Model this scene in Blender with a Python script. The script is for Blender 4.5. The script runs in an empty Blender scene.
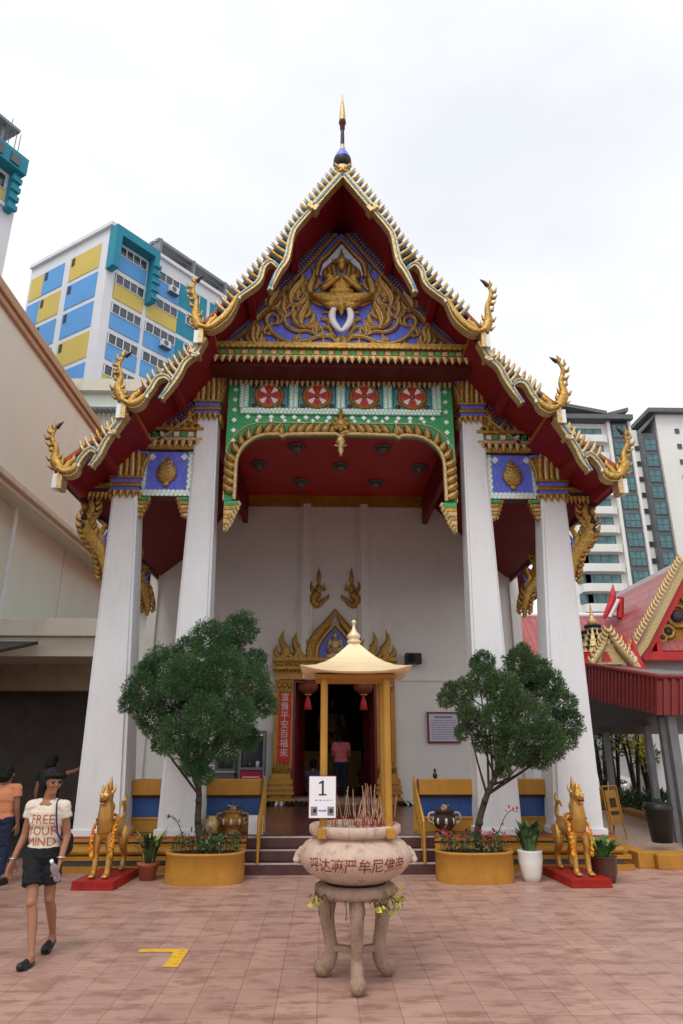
import bpy, bmesh, math, random
from mathutils import Vector, Matrix, noise
from mathutils.bvhtree import BVHTree
R = math.radians
rnd = random.Random(11)
sc = bpy.context.scene
COL = sc.collection

# ------------------------------------------------------------------ camera, sky, sun, exposure
CAM_H, PITCH, YAW, FOC = 1.72, R(19.0), R(1.43), 683.0
cd = bpy.data.cameras.new('camera'); cam = bpy.data.objects.new('camera', cd); COL.objects.link(cam)
cam.location = (0, 0, CAM_H); cam.rotation_euler = (R(90) + PITCH, 0, -YAW)
cd.sensor_fit = 'VERTICAL'; cd.sensor_height = 36.0; cd.sensor_width = 24.0
cd.lens = FOC / 1024 * 36.0; cd.clip_start = 0.05; cd.clip_end = 3000
sc.camera = cam
SUN_EL, SUN_ROT = R(62), R(205)
world = bpy.data.worlds.new('World'); sc.world = world; world.use_nodes = True
nt = world.node_tree; nt.nodes.clear()
wo = nt.nodes.new('ShaderNodeOutputWorld'); sky = nt.nodes.new('ShaderNodeTexSky')
sky.sky_type = 'NISHITA'; sky.sun_disc = False; sky.sun_elevation = SUN_EL; sky.sun_rotation = SUN_ROT
sky.air_density = 1.0; sky.dust_density = 4.0
b1 = nt.nodes.new('ShaderNodeBackground'); b1.inputs[1].default_value = 0.05; sat = nt.nodes.new('ShaderNodeHueSaturation'); sat.inputs['Saturation'].default_value = 0.25
nt.links.new(sky.outputs[0], sat.inputs['Color']); nt.links.new(sat.outputs[0], b1.inputs[0])
# overcast cloud deck: near-white with soft grey-blue structure
tc = nt.nodes.new('ShaderNodeTexCoord'); mp = nt.nodes.new('ShaderNodeMapping'); mp.inputs['Scale'].default_value = (1.0, 1.0, 2.2)
nz = nt.nodes.new('ShaderNodeTexNoise'); nz.inputs['Scale'].default_value = 1.7; nz.inputs['Detail'].default_value = 5
cr_ = nt.nodes.new('ShaderNodeValToRGB'); cr_.color_ramp.elements[0].position = 0.36; cr_.color_ramp.elements[1].position = 0.56
cr_.color_ramp.elements[0].color = (0.80, 0.83, 0.88, 1); cr_.color_ramp.elements[1].color = (0.94, 0.94, 0.945, 1)
b2 = nt.nodes.new('ShaderNodeBackground'); b2.inputs[1].default_value = 0.96
add = nt.nodes.new('ShaderNodeAddShader')
nt.links.new(tc.outputs['Generated'], mp.inputs[0]); nt.links.new(mp.outputs[0], nz.inputs['Vector'])
nt.links.new(nz.outputs[0], cr_.inputs[0]); nt.links.new(cr_.outputs[0], b2.inputs[0])
nt.links.new(b1.outputs[0], add.inputs[0]); nt.links.new(b2.outputs[0], add.inputs[1]); nt.links.new(add.outputs[0], wo.inputs[0])
sl = bpy.data.lights.new('sun', 'SUN'); sl.energy = 1.3; sl.angle = R(22); sl.color = (1, 0.97, 0.92)
so = bpy.data.objects.new('sun', sl); COL.objects.link(so); so.location = (-5, -10, 40)
so.rotation_euler = (R(28), 0, R(-25))
vs = sc.view_settings; vs.view_transform = 'Standard'; vs.look = 'None'; vs.exposure = 0.0; vs.gamma = 1.0
vs.use_curve_mapping = False
sc.cycles.max_bounces = 6; sc.cycles.diffuse_bounces = 4; sc.cycles.use_denoising = True

# ------------------------------------------------------------------ photo ray helpers (real depth is always given)
def ray(x, y):
    u = x - 341.5; v = 512 - y
    F = FOC * math.cos(PITCH) - v * math.sin(PITCH); U = FOC * math.sin(PITCH) + v * math.cos(PITCH)
    return (u * math.cos(YAW) + F * math.sin(YAW), -u * math.sin(YAW) + F * math.cos(YAW), U)
def PY(x, y, Y):
    r = ray(x, y); t = Y / r[1]; return Vector((r[0] * t, Y, CAM_H + r[2] * t))
def PZ(x, y, Z):
    r = ray(x, y); t = (Z - CAM_H) / r[2]; return Vector((r[0] * t, r[1] * t, Z))
def PX(x, y, X):
    r = ray(x, y); t = X / r[0]; return Vector((X, r[1] * t, CAM_H + r[2] * t))

# ------------------------------------------------------------------ tagging
def tag(o, label=None, cat=None, group=None, kind=None):
    if label: o['label'] = label
    if cat: o['category'] = cat
    if group: o['group'] = group
    if kind: o['kind'] = kind
    return o
def thing(name, label, cat, loc=(0, 0, 0), rotz=0, group=None):
    o = bpy.data.objects.new(name, None); COL.objects.link(o); o.empty_display_size = 0.1
    o.location = loc; o.rotation_euler = (0, 0, rotz)
    return tag(o, label, cat, group)
def copy_tree(o, parent=None):
    c = o.copy(); COL.objects.link(c); c.parent = parent
    for ch in [x for x in bpy.data.objects if x.parent == o]: copy_tree(ch, c)
    return c

# ------------------------------------------------------------------ mesh builder
def crv(pts, k=6):
    """Catmull-Rom through points of any dimension"""
    pts = [Vector(p) for p in pts]; out = []
    if len(pts) < 3:
        return [pts[0].lerp(pts[-1], i / k) for i in range(k + 1)]
    P = [pts[0] * 2 - pts[1]] + pts + [pts[-1] * 2 - pts[-2]]
    for i in range(1, len(P) - 2):
        a, b, c, d = P[i - 1], P[i], P[i + 1], P[i + 2]
        for j in range(k):
            t = j / k
            out.append(0.5 * ((2 * b) + (c - a) * t + (2 * a - 5 * b + 4 * c - d) * t * t + (3 * b - 3 * c + d - a) * t ** 3))
    out.append(pts[-1]); return out

class MB:
    def __init__(s): s.v = []; s.f = []; s.m = []; s.s = []
    def add(s, vs, fs, m=0, sm=False):
        o = len(s.v); s.v += [tuple(v) for v in vs]
        for f in fs: s.f.append(tuple(i + o for i in f)); s.m.append(m); s.s.append(sm)
    def box(s, x0, x1, y0, y1, z0, z1, m=0):
        s.add([(x, y, z) for z in (z0, z1) for y in (y0, y1) for x in (x0, x1)],
              [(0, 2, 3, 1), (4, 5, 7, 6), (0, 1, 5, 4), (2, 6, 7, 3), (0, 4, 6, 2), (1, 3, 7, 5)], m)
    def obox(s, c, ax, ay, az, m=0):
        c = Vector(c); ax = Vector(ax); ay = Vector(ay); az = Vector(az)
        s.add([c + ax * i + ay * j + az * k for k in (-1, 1) for j in (-1, 1) for i in (-1, 1)],
              [(0, 2, 3, 1), (4, 5, 7, 6), (0, 1, 5, 4), (2, 6, 7, 3), (0, 4, 6, 2), (1, 3, 7, 5)], m)
    def loft(s, rings, m=0, sm=False, cap=True):
        n = len(rings[0]); vs = [p for r in rings for p in r]; fs = []
        for i in range(len(rings) - 1):
            for j in range(n):
                k = (j + 1) % n; fs.append((i * n + j, i * n + k, (i + 1) * n + k, (i + 1) * n + j))
        s.add(vs, fs, m, sm)
        if cap:
            s.add(rings[0], [tuple(reversed(range(n)))], m); s.add(rings[-1], [tuple(range(n))], m)
    def frust(s, z0, r0, z1, r1, m=0):
        q = lambda r, z: [(r[0], r[2], z), (r[1], r[2], z), (r[1], r[3], z), (r[0], r[3], z)]
        s.loft([q(r0, z0), q(r1, z1)], m)
    def prism(s, pts, y0, y1, m=0):          # polygon in xz, extruded along y
        s.loft([[(p[0], y0, p[1]) for p in pts], [(p[0], y1, p[1]) for p in pts]], m)
    def prismx(s, pts, x0, x1, m=0):         # polygon in yz, extruded along x
        s.loft([[(x0, p[0], p[1]) for p in pts], [(x1, p[0], p[1]) for p in pts]], m)
    def prismz(s, pts, z0, z1, m=0):
        s.loft([[(p[0], p[1], z0) for p in pts], [(p[0], p[1], z1) for p in pts]], m)
    def lathe(s, prof, c=(0, 0, 0), n=24, m=0, sm=True, sx=1, sy=1, fn=None):
        rings = []
        for r, z in prof:
            ring = []
            for i in range(n):
                a = 2 * math.pi * i / n; rr = r * (fn(a, z) if fn else 1)
                ring.append((c[0] + math.cos(a) * rr * sx, c[1] + math.sin(a) * rr * sy, c[2] + z))
            rings.append(ring)
        s.loft(rings, m, sm)
    def ball(s, c, r, m=0, n=12, k=8):
        if not hasattr(r, '__len__'): r = (r, r, r)
        prof = [(max(1e-4, math.sin(math.pi * i / k)), -math.cos(math.pi * i / k)) for i in range(k + 1)]
        s.loft([[(c[0] + math.cos(2 * math.pi * j / n) * q * r[0], c[1] + math.sin(2 * math.pi * j / n) * q * r[1], c[2] + z * r[2])
                 for j in range(n)] for q, z in prof], m, True)
    def tube(s, pts, rad, n=8, m=0, sm=True, up=None, flat=1.0):
        pts = [Vector(p) for p in pts]; N = len(pts)
        if not hasattr(rad, '__len__'): rad = [rad] * N
        elif len(rad) != N:
            L = len(rad) - 1; rr = []
            for i in range(N):
                t = i / (N - 1) * L; k = min(int(t), L - 1); rr.append(rad[k] * (1 - t + k) + rad[k + 1] * (t - k))
            rad = rr
        rings = []; prev = None
        for i, p in enumerate(pts):
            d = (pts[min(i + 1, N - 1)] - pts[max(i - 1, 0)])
            d = d.normalized() if d.length > 1e-9 else Vector((0, 0, 1))
            if up is not None: b = Vector(up); a = d.cross(b); a = a.normalized() if a.length > 1e-6 else Vector((1, 0, 0)); b = a.cross(d)
            else:
                ref = prev if prev is not None else (Vector((0, 0, 1)) if abs(d.z) < 0.9 else Vector((1, 0, 0)))
                a = d.cross(ref).normalized() if prev is None else (ref - d * ref.dot(d)).normalized()
                b = d.cross(a); prev = a
            r = max(rad[i], 1e-4)
            rings.append([p + a * (math.cos(2 * math.pi * j / n) * r) + b * (math.sin(2 * math.pi * j / n) * r * flat) for j in range(n)])
        s.loft(rings, m, sm)
    def cap(s, a, b, ra, rb, n=12, m=0):     # capsule limb
        a = Vector(a); b = Vector(b)
        s.tube([a.lerp(b, t) for t in (0, .25, .5, .75, 1)], [ra, rb], n, m); s.ball(a, ra, m); s.ball(b, rb, m)
    def curl(s, pts, rad, y, m=0, depth=1.0, n=6, k=5):     # relief scroll in the xz plane at depth y
        q = crv([(p[0], p[1]) for p in pts], k)
        s.tube([(p[0], y, p[1]) for p in q], rad, n, m, True, (0, 1, 0), depth)
    def ribbon(s, pts, w, y0, y1, m=0, off=0.0):            # band in the xz plane, extruded along y
        N = len(pts); A = []; B = []
        for i in range(N):
            d = Vector((pts[min(i + 1, N - 1)][0] - pts[max(i - 1, 0)][0], pts[min(i + 1, N - 1)][1] - pts[max(i - 1, 0)][1])).normalized()
            nn = Vector((-d.y, d.x)); ww = w[i] if hasattr(w, '__len__') else w; c = Vector(pts[i][:2]) + nn * off
            A.append(c + nn * ww / 2); B.append(c - nn * ww / 2)
        s.loft([[(A[i].x, y0, A[i].y), (B[i].x, y0, B[i].y), (B[i].x, y1, B[i].y), (A[i].x, y1, A[i].y)] for i in range(N)], m)
    def build(s, name, mats, parent=None, loc=None, bevel=0, rot=None):
        me = bpy.data.meshes.new(name); me.from_pydata(s.v, [], s.f)
        if not isinstance(mats, (list, tuple)): mats = [mats]
        for m in mats: me.materials.append(m)
        me.polygons.foreach_set('material_index', s.m); me.polygons.foreach_set('use_smooth', s.s)
        bm = bmesh.new(); bm.from_mesh(me); bmesh.ops.recalc_face_normals(bm, faces=bm.faces); bm.to_mesh(me); bm.free()
        o = bpy.data.objects.new(name, me); COL.objects.link(o)
        if parent: o.parent = parent
        if loc: o.location = loc
        if rot: o.rotation_euler = rot
        if bevel:
            b = o.modifiers.new('bevel', 'BEVEL'); b.width = bevel; b.segments = 2; b.limit_method = 'ANGLE'; b.angle_limit = R(40)
        return o
    def blob(s, name, mat, parent=None, voxel=0.01, smooth=2, loc=None, wrinkle=0, wscale=(9, 9, 17)):   # fuse everything into one continuous skin
        me = bpy.data.meshes.new(name); me.from_pydata(s.v, [], s.f)
        bm = bmesh.new(); bm.from_mesh(me); bmesh.ops.recalc_face_normals(bm, faces=bm.faces); bm.to_mesh(me); bm.free()
        t = bpy.data.objects.new('tmp', me); COL.objects.link(t)
        md = t.modifiers.new('r', 'REMESH'); md.mode = 'VOXEL'; md.voxel_size = voxel
        dg = bpy.context.evaluated_depsgraph_get()
        m2 = bpy.data.meshes.new_from_object(t.evaluated_get(dg)); bpy.data.objects.remove(t); bpy.data.meshes.remove(me)
        bm = bmesh.new(); bm.from_mesh(m2)
        for _ in range(smooth): bmesh.ops.smooth_vert(bm, verts=bm.verts, factor=0.5, use_axis_x=True, use_axis_y=True, use_axis_z=True)
        if wrinkle:
            bm.normal_update()
            for v in bm.verts:
                c = Vector((v.co.x * wscale[0] + v.co.z * 4, v.co.y * wscale[1], v.co.z * wscale[2])); n_ = noise.noise(c) + .5 * noise.noise(c * 2.1)
                v.co += v.normal * wrinkle * (1 - 2 * abs(n_)) * .9
        for f in bm.faces: f.smooth = True
        bm.to_mesh(m2); bm.free(); m2.name = name; m2.materials.clear(); m2.materials.append(mat)
        o = bpy.data.objects.new(name, m2); COL.objects.link(o)
        if parent: o.parent = parent
        if loc: o.location = loc
        return o

def text_mb(txt, size, align='CENTER'):
    """letters as flat polygons: (verts 2d, faces)"""
    cu = bpy.data.curves.new('txt', 'FONT'); cu.body = txt; cu.size = size; cu.align_x = align; cu.align_y = 'CENTER'; cu.resolution_u = 3
    o = bpy.data.objects.new('txt', cu); COL.objects.link(o)
    dg = bpy.context.evaluated_depsgraph_get(); me = bpy.data.meshes.new_from_object(o.evaluated_get(dg))
    bpy.data.objects.remove(o)
    vs = [(v.co.x, v.co.y) for v in me.vertices]; fs = [tuple(p.vertices) for p in me.polygons]
    bpy.data.meshes.remove(me); return vs, fs
def text_on(mb, txt, size, fn, m=0, align='CENTER', sx=1, sy=1):
    vs, fs = text_mb(txt, size, align); mb.add([fn(x * sx, y * sy) for x, y in vs], fs, m)

# ------------------------------------------------------------------ materials
MATS = {}
def lin(c): return tuple(((x / 255 + 0.055) / 1.055) ** 2.4 if x > 10 else x / 255 / 12.92 for x in c)
def mat(name, col, rough=0.6, metal=0.0, var=0.15, scale=6.0, bump=0.0, bscale=None, spec=0.5, second=None, island=0.0, coat=0.0):
    m = bpy.data.materials.new(name); m.use_nodes = True; t = m.node_tree; p = t.nodes['Principled BSDF']
    p.inputs['Roughness'].default_value = rough; p.inputs['Metallic'].default_value = metal
    p.inputs['Specular IOR Level'].default_value = spec if (rough < 0.5 or spec != 0.5) else 0.22; p.inputs['Coat Weight'].default_value = coat
    co = t.nodes.new('ShaderNodeTexCoord')
    n = t.nodes.new('ShaderNodeTexNoise'); n.inputs['Scale'].default_value = scale; n.inputs['Detail'].default_value = 6; n.inputs['Roughness'].default_value = 0.65
    t.links.new(co.outputs['Object'], n.inputs['Vector'])
    r = t.nodes.new('ShaderNodeValToRGB'); r.color_ramp.elements[0].position = 0.3; r.color_ramp.elements[1].position = 0.7
    a = second if second else tuple(c * (1 - var) for c in col); b = col if second else tuple(min(1, c * (1 + var)) for c in col)
    r.color_ramp.elements[0].color = (*a, 1); r.color_ramp.elements[1].color = (*b, 1)
    t.links.new(n.outputs[0], r.inputs[0]); out = r.outputs[0]
    if island:
        g = t.nodes.new('ShaderNodeNewGeometry'); h = t.nodes.new('ShaderNodeHueSaturation'); mr = t.nodes.new('ShaderNodeMapRange')
        mr.inputs[3].default_value = 1 - island; mr.inputs[4].default_value = 1 + island
        t.links.new(g.outputs['Random Per Island'], mr.inputs[0]); t.links.new(mr.outputs[0], h.inputs['Value']); t.links.new(out, h.inputs['Color']); out = h.outputs[0]
    t.links.new(out, p.inputs['Base Color'])
    if bump:
        n2 = t.nodes.new('ShaderNodeTexNoise'); n2.inputs['Scale'].default_value = bscale or scale * 5; n2.inputs['Detail'].default_value = 4
        bn = t.nodes.new('ShaderNodeBump'); bn.inputs['Strength'].default_value = bump; bn.inputs['Distance'].default_value = 0.02
        t.links.new(co.outputs['Object'], n2.inputs['Vector']); t.links.new(n2.outputs[0], bn.inputs['Height']); t.links.new(bn.outputs[0], p.inputs['Normal'])
    MATS[name] = m; return m
def nodes_of(m): return m.node_tree, m.node_tree.nodes['Principled BSDF']
def stain(m, col, scale, lo, hi, stretch=(1, 1, 1), amt=1.0):
    """layer of dirt or wear with a shape of its own over the base colour"""
    t, p = nodes_of(m); src = p.inputs['Base Color'].links[0].from_socket
    co = t.nodes.new('ShaderNodeTexCoord'); mp = t.nodes.new('ShaderNodeMapping'); mp.inputs['Scale'].default_value = stretch
    n = t.nodes.new('ShaderNodeTexNoise'); n.inputs['Scale'].default_value = scale; n.inputs['Detail'].default_value = 8; n.inputs['Roughness'].default_value = 0.7
    mr = t.nodes.new('ShaderNodeMapRange'); mr.inputs[1].default_value = lo; mr.inputs[2].default_value = hi; mr.inputs[4].default_value = amt
    mx = t.nodes.new('ShaderNodeMix'); mx.data_type = 'RGBA'
    t.links.new(co.outputs['Object'], mp.inputs[0]); t.links.new(mp.outputs[0], n.inputs['Vector']); t.links.new(n.outputs[0], mr.inputs[0])
    t.links.new(mr.outputs[0], mx.inputs[0]); t.links.new(src, mx.inputs[6]); mx.inputs[7].default_value = (*col, 1)
    t.links.new(mx.outputs[2], p.inputs['Base Color']); return m

M = {}
M['white'] = stain(mat('white_paint', (0.76, 0.765, 0.78), 0.55, 0, 0.03, 2.0, 0.08, 40), (0.50, 0.48, 0.45), 2.2, 0.54, 0.74, (2.5, 2.5, 0.35), 0.36)
M['wall'] = stain(mat('wall_paint', (0.80, 0.775, 0.735), 0.6, 0, 0.03, 1.5, 0.08, 40), (0.5, 0.46, 0.44), 1.2, 0.5, 0.75, (1, 1, 0.5), 0.25)
M['gold'] = mat('gold_leaf', (0.68, 0.42, 0.10), 0.38, 0.7, 0.4, 20, 0.6, 70, second=(0.24, 0.115, 0.022))
M['gold_dark'] = mat('aged_gold', (0.50, 0.27, 0.065), 0.42, 0.6, 0.3, 20, 0.5, 60, second=(0.17, 0.075, 0.018))
M['lion_gold'] = mat('lion_gold_paint', (0.60, 0.34, 0.085), 0.36, 0.5, 0.2, 6, 0.12, 60, second=(0.40, 0.20, 0.04))
M['gold_relief'] = mat('gold_relief', (0.66, 0.40, 0.10), 0.4, 0.6, 0.4, 20, 0.5, 70, second=(0.34, 0.17, 0.035))
M['gold_pale'] = mat('pale_gold', (0.76, 0.58, 0.30), 0.38, 0.55, 0.3, 24, 0.5, 80, second=(0.38, 0.25, 0.09))
M['gold_paint'] = stain(mat('gold_paint', (0.46, 0.23, 0.03), 0.42, 0.25, 0.18, 3, 0.1, 30), (0.25, 0.11, 0.02), 5, 0.55, 0.8, (1, 1, 0.6), 0.6)
M['cream_gold'] = mat('cream_gold_paint', (0.80, 0.64, 0.40), 0.4, 0.3, 0.08, 4, 0.05, 40)
M['yellow'] = stain(mat('ochre_paint', (0.42, 0.20, 0.032), 0.55, 0, 0.14, 4, 0.12, 40), (0.25, 0.12, 0.03), 3, 0.5, 0.8, (2, 2, 0.5), 0.6)
M['red_soffit'] = mat('red_soffit', (0.20, 0.010, 0.014), 0.5, 0, 0.2, 3)
M['red_ceiling'] = mat('red_ceiling', (0.46, 0.022, 0.022), 0.45, 0, 0.15, 1.5)
M['maroon'] = mat('maroon_wood', (0.18, 0.008, 0.014), 0.35, 0, 0.2, 5)
M['maroon_dark'] = mat('dark_maroon_trim', (0.09, 0.012, 0.012), 0.5, 0, 0.3, 8)
M['step'] = mat('step_tile', (0.075, 0.027, 0.025), 0.3, 0, 0.25, 6)
M['nosing'] = mat('step_nosing', (0.42, 0.36, 0.33), 0.5, 0, 0.2, 8)
M['red_top'] = mat('terracotta_paint', (0.40, 0.085, 0.035), 0.55, 0, 0.2, 5)
M['red_plate'] = mat('red_plate', (0.30, 0.014, 0.010), 0.5, 0, 0.25, 5, 0.1)
M['blue'] = mat('ultramarine_mosaic', (0.17, 0.21, 0.90), 0.3, 0, 0.35, 14, 0.3, 90, second=(0.08, 0.11, 0.62))
M['blue_panel'] = mat('blue_panel', (0.012, 0.065, 0.24), 0.4, 0, 0.25, 8)
M['skyblue'] = mat('teal_glass_mosaic', (0.10, 0.34, 0.50), 0.25, 0.2, 0.4, 25, 0.3, 90, second=(0.03, 0.11, 0.22))
M['green'] = mat('green_mosaic', (0.055, 0.46, 0.17), 0.3, 0.1, 0.4, 25, 0.4, 120, second=(0.022, 0.28, 0.085))
M['mint'] = mat('mint_mosaic', (0.46, 0.74, 0.60), 0.25, 0.1, 0.3, 40, 0.3, 120, second=(0.16, 0.48, 0.34))
M['mirror'] = mat('mirror_chips', (0.80, 0.84, 0.80), 0.2, 0.2, 0.2, 40)
M['bluewhite'] = mat('white_glass_mosaic', (0.75, 0.78, 0.84), 0.2, 0.1, 0.2, 34, 0.4, 80, second=(0.38, 0.44, 0.66))
M['medal_red'] = mat('medallion_red', (0.50, 0.04, 0.03), 0.35, 0, 0.25, 12)
M['purple'] = mat('purple_glass_mosaic', (0.09, 0.055, 0.11), 0.25, 0.2, 0.4, 40, 0.4, 60, second=(0.03, 0.015, 0.03))
M['purpledot'] = mat('lilac_glass_chips', (0.30, 0.24, 0.36), 0.2, 0.3, 0.3, 30)
M['black'] = mat('black_metal', (0.018, 0.018, 0.02), 0.45, 0.3, 0.2, 8)
M['dark'] = mat('dark_interior', (0.035, 0.03, 0.028), 0.8, 0, 0.2, 3)
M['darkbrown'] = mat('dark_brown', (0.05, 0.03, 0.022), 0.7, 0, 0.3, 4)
M['roof_tile'] = mat('orange_roof_tile', (0.42, 0.10, 0.02), 0.3, 0, 0.3, 6)
M['beige'] = stain(mat('beige_render', (0.725, 0.79, 0.70), 0.7, 0, 0.02, 0.8, 0.05, 20), (0.62, 0.60, 0.56), 0.7, 0.5, 0.8, (1, 1, 0.3), 0.5)
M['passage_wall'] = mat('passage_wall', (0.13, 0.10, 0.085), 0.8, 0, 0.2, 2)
M['beige_trim'] = stain(mat('tan_coping', (0.46, 0.33, 0.21), 0.6, 0, 0.1, 2), (0.26, 0.18, 0.12), 1.4, 0.5, 0.75, (1, 0.3, 1), 0.6)
M['cream'] = stain(mat('cream_render', (0.62, 0.58, 0.48), 0.6, 0, 0.05, 2), (0.36, 0.32, 0.26), 1.3, 0.52, 0.75, (1.5, 1, 0.4), 0.6)
M['grey_metal'] = mat('grey_steel', (0.20, 0.21, 0.22), 0.45, 0.4, 0.15, 5)
M['steel'] = mat('bright_steel', (0.55, 0.55, 0.55), 0.3, 0.9, 0.1, 8)
M['stone'] = stain(mat('pink_granite', (0.58, 0.43, 0.34), 0.6, 0, 0.14, 14, 0.2, 90, second=(0.48, 0.34, 0.26)), (0.16, 0.10, 0.075), 5, 0.52, 0.72, (2.2, 2.2, 0.5), 0.85)
M['stone_grey'] = stain(mat('weathered_stone', (0.32, 0.215, 0.155), 0.75, 0, 0.2, 9, 0.4, 50), (0.09, 0.07, 0.05), 5, 0.5, 0.75, (1, 1, 0.7), 0.85)
M['char_red'] = mat('carved_red_paint', (0.24, 0.03, 0.025), 0.6, 0, 0.25, 30)
M['white_plain'] = mat('white_board', (0.80, 0.79, 0.81), 0.5, 0, 0.03, 10)
M['ink'] = mat('black_ink', (0.03, 0.04, 0.045), 0.6, 0, 0.1, 10)
M['grey_print'] = mat('grey_print', (0.25, 0.24, 0.23), 0.6, 0, 0.6, 60)
M['blue_print'] = mat('blue_print', (0.10, 0.22, 0.62), 0.6, 0, 0.1, 10)
M['foliage'] = mat('cypress_needles', (0.108, 0.205, 0.075), 0.6, 0, 0.45, 2.5, island=0.45, second=(0.034, 0.095, 0.042))
M['foliage2'] = mat('juniper_needles', (0.118, 0.195, 0.070), 0.6, 0, 0.45, 2.5, island=0.45, second=(0.038, 0.090, 0.040))
M['bark'] = mat('bark', (0.055, 0.040, 0.028), 0.9, 0, 0.4, 12, 0.8, 40)
M['leaf'] = mat('broad_leaf', (0.055, 0.14, 0.03), 0.45, 0, 0.4, 6, island=0.5)
M['leaf_dark'] = mat('dark_leaf', (0.028, 0.075, 0.022), 0.45, 0, 0.4, 6, island=0.5)
M['leaf_yellow'] = mat('yellow_green_leaf', (0.44, 0.44, 0.06), 0.5, 0, 0.4, 6, island=0.5)
M['leaf_stripe'] = mat('pale_leaf_edge', (0.36, 0.36, 0.10), 0.5, 0, 0.3, 6, island=0.4)
M['flower_red'] = mat('red_petals', (0.45, 0.03, 0.05), 0.5, 0, 0.3, 8, island=0.4)
M['soil'] = mat('soil', (0.035, 0.025, 0.018), 0.95, 0, 0.5, 12, 0.8, 40)
M['terracotta'] = mat('terracotta_pot', (0.32, 0.10, 0.055), 0.6, 0, 0.2, 8)
M['brown_pot'] = mat('glazed_brown_pot', (0.085, 0.035, 0.028), 0.3, 0, 0.2, 8)
M['white_pot'] = mat('glazed_white_pot', (0.72, 0.71, 0.68), 0.25, 0, 0.05, 8)
M['orange'] = mat('marigold_orange', (0.70, 0.20, 0.015), 0.6, 0, 0.3, 30, island=0.35)
M['marigold'] = mat('marigold_yellow', (0.66, 0.33, 0.02), 0.6, 0, 0.3, 30, island=0.3)
M['skin'] = mat('skin', (0.33, 0.155, 0.092), 0.5, 0, 0.08, 12)
M['skin_dark'] = mat('tanned_skin', (0.27, 0.125, 0.075), 0.5, 0, 0.08, 12)
M['hair'] = mat('black_hair', (0.007, 0.006, 0.006), 0.6, 0, 0.4, 50, 0.3, 120)
M['tee'] = mat('cream_cotton', (0.66, 0.59, 0.49), 0.85, 0, 0.06, 7, 0.25, 16)
M['tee_print'] = mat('orange_print', (0.50, 0.13, 0.045), 0.8, 0, 0.35, 40)
M['shorts'] = mat('black_cotton', (0.014, 0.015, 0.019), 0.85, 0, 0.3, 8, 0.3, 18)
M['peach'] = mat('peach_cotton', (0.62, 0.25, 0.13), 0.85, 0, 0.1, 7, 0.25, 16)
M['navy'] = mat('navy_denim', (0.022, 0.03, 0.06), 0.85, 0, 0.3, 8, 0.2, 20)
M['navy_strap'] = mat('navy_strap', (0.02, 0.03, 0.12), 0.7, 0, 0.2, 8)
M['pink'] = mat('pink_cotton', (0.62, 0.16, 0.18), 0.85, 0, 0.1, 6, 0.25, 16)
M['bluegrey'] = mat('slate_cotton', (0.10, 0.11, 0.18), 0.85, 0, 0.2, 6)
M['lantern'] = mat('lantern_paper', (0.36, 0.10, 0.05), 0.6, 0, 0.4, 14, second=(0.16, 0.02, 0.015))
M['couplet'] = mat('red_couplet', (0.62, 0.045, 0.04), 0.5, 0, 0.2, 9)
M['silver'] = mat('silver_leaf', (0.62, 0.55, 0.52), 0.4, 0.3, 0.2, 30)
M['incense'] = mat('incense_stick', (0.50, 0.30, 0.20), 0.8, 0, 0.3, 30, island=0.4)
M['incense_red'] = mat('incense_red_end', (0.32, 0.02, 0.02), 0.8, 0, 0.3, 30, island=0.4)
M['ash'] = mat('incense_ash', (0.36, 0.33, 0.30), 0.95, 0, 0.3, 20, 0.5, 60)
M['paint_yellow'] = stain(mat('road_yellow', (0.72, 0.42, 0.02), 0.7, 0, 0.1, 8), (0.36, 0.22, 0.14), 14, 0.5, 0.62, (1, 1, 1), 0.75)
M['hdb_white'] = stain(mat('flat_white', (0.74, 0.74, 0.77), 0.7, 0, 0.03, 0.5), (0.5, 0.5, 0.5), 0.6, 0.5, 0.8, (1, 1, 0.2), 0.4)
M['hdb_blue'] = mat('flat_blue', (0.13, 0.36, 0.72), 0.7, 0, 0.05, 0.5)
M['hdb_yellow'] = mat('flat_yellow', (0.66, 0.50, 0.13), 0.7, 0, 0.05, 0.5)
M['hdb_teal'] = mat('flat_teal', (0.035, 0.26, 0.36), 0.7, 0, 0.08, 0.5)
M['glass'] = mat('dark_window_glass', (0.045, 0.06, 0.075), 0.12, 0, 0.6, 0.9, spec=0.8)
M['glass_teal'] = mat('teal_window_glass', (0.045, 0.17, 0.185), 0.12, 0, 0.6, 0.7, spec=0.8)
M['condo'] = stain(mat('condo_white', (0.79, 0.77, 0.73), 0.7, 0, 0.03, 0.3), (0.5, 0.48, 0.45), 0.4, 0.5, 0.8, (1, 1, 0.15), 0.4)
M['condo_grey'] = mat('condo_dark_grey', (0.14, 0.145, 0.15), 0.6, 0, 0.15, 0.5)
M['roof_pink'] = mat('pink_red_glazed_tile', (0.36, 0.085, 0.085), 0.35, 0, 0.25, 3)
M['roof_red'] = mat('bright_red_paint', (0.52, 0.016, 0.018), 0.45, 0, 0.15, 3)
M['sheet_red'] = mat('red_metal_sheet', (0.20, 0.022, 0.020), 0.45, 0.1, 0.15, 4)
M['car_white'] = mat('white_car_paint', (0.76, 0.76, 0.77), 0.25, 0, 0.02, 2, coat=0.6)
M['rubber'] = mat('black_rubber', (0.015, 0.015, 0.015), 0.8, 0, 0.2, 8)
M['asphalt'] = mat('asphalt', (0.055, 0.055, 0.057), 0.9, 0, 0.3, 3, 0.4, 60)
M['grass'] = mat('grass', (0.05, 0.10, 0.025), 0.9, 0, 0.4, 4)
M['lavender'] = mat('lavender_paper', (0.62, 0.58, 0.72), 0.5, 0, 0.05, 12)
M['magenta'] = mat('crimson_cloth', (0.42, 0.02, 0.06), 0.6, 0, 0.2, 8)
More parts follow.
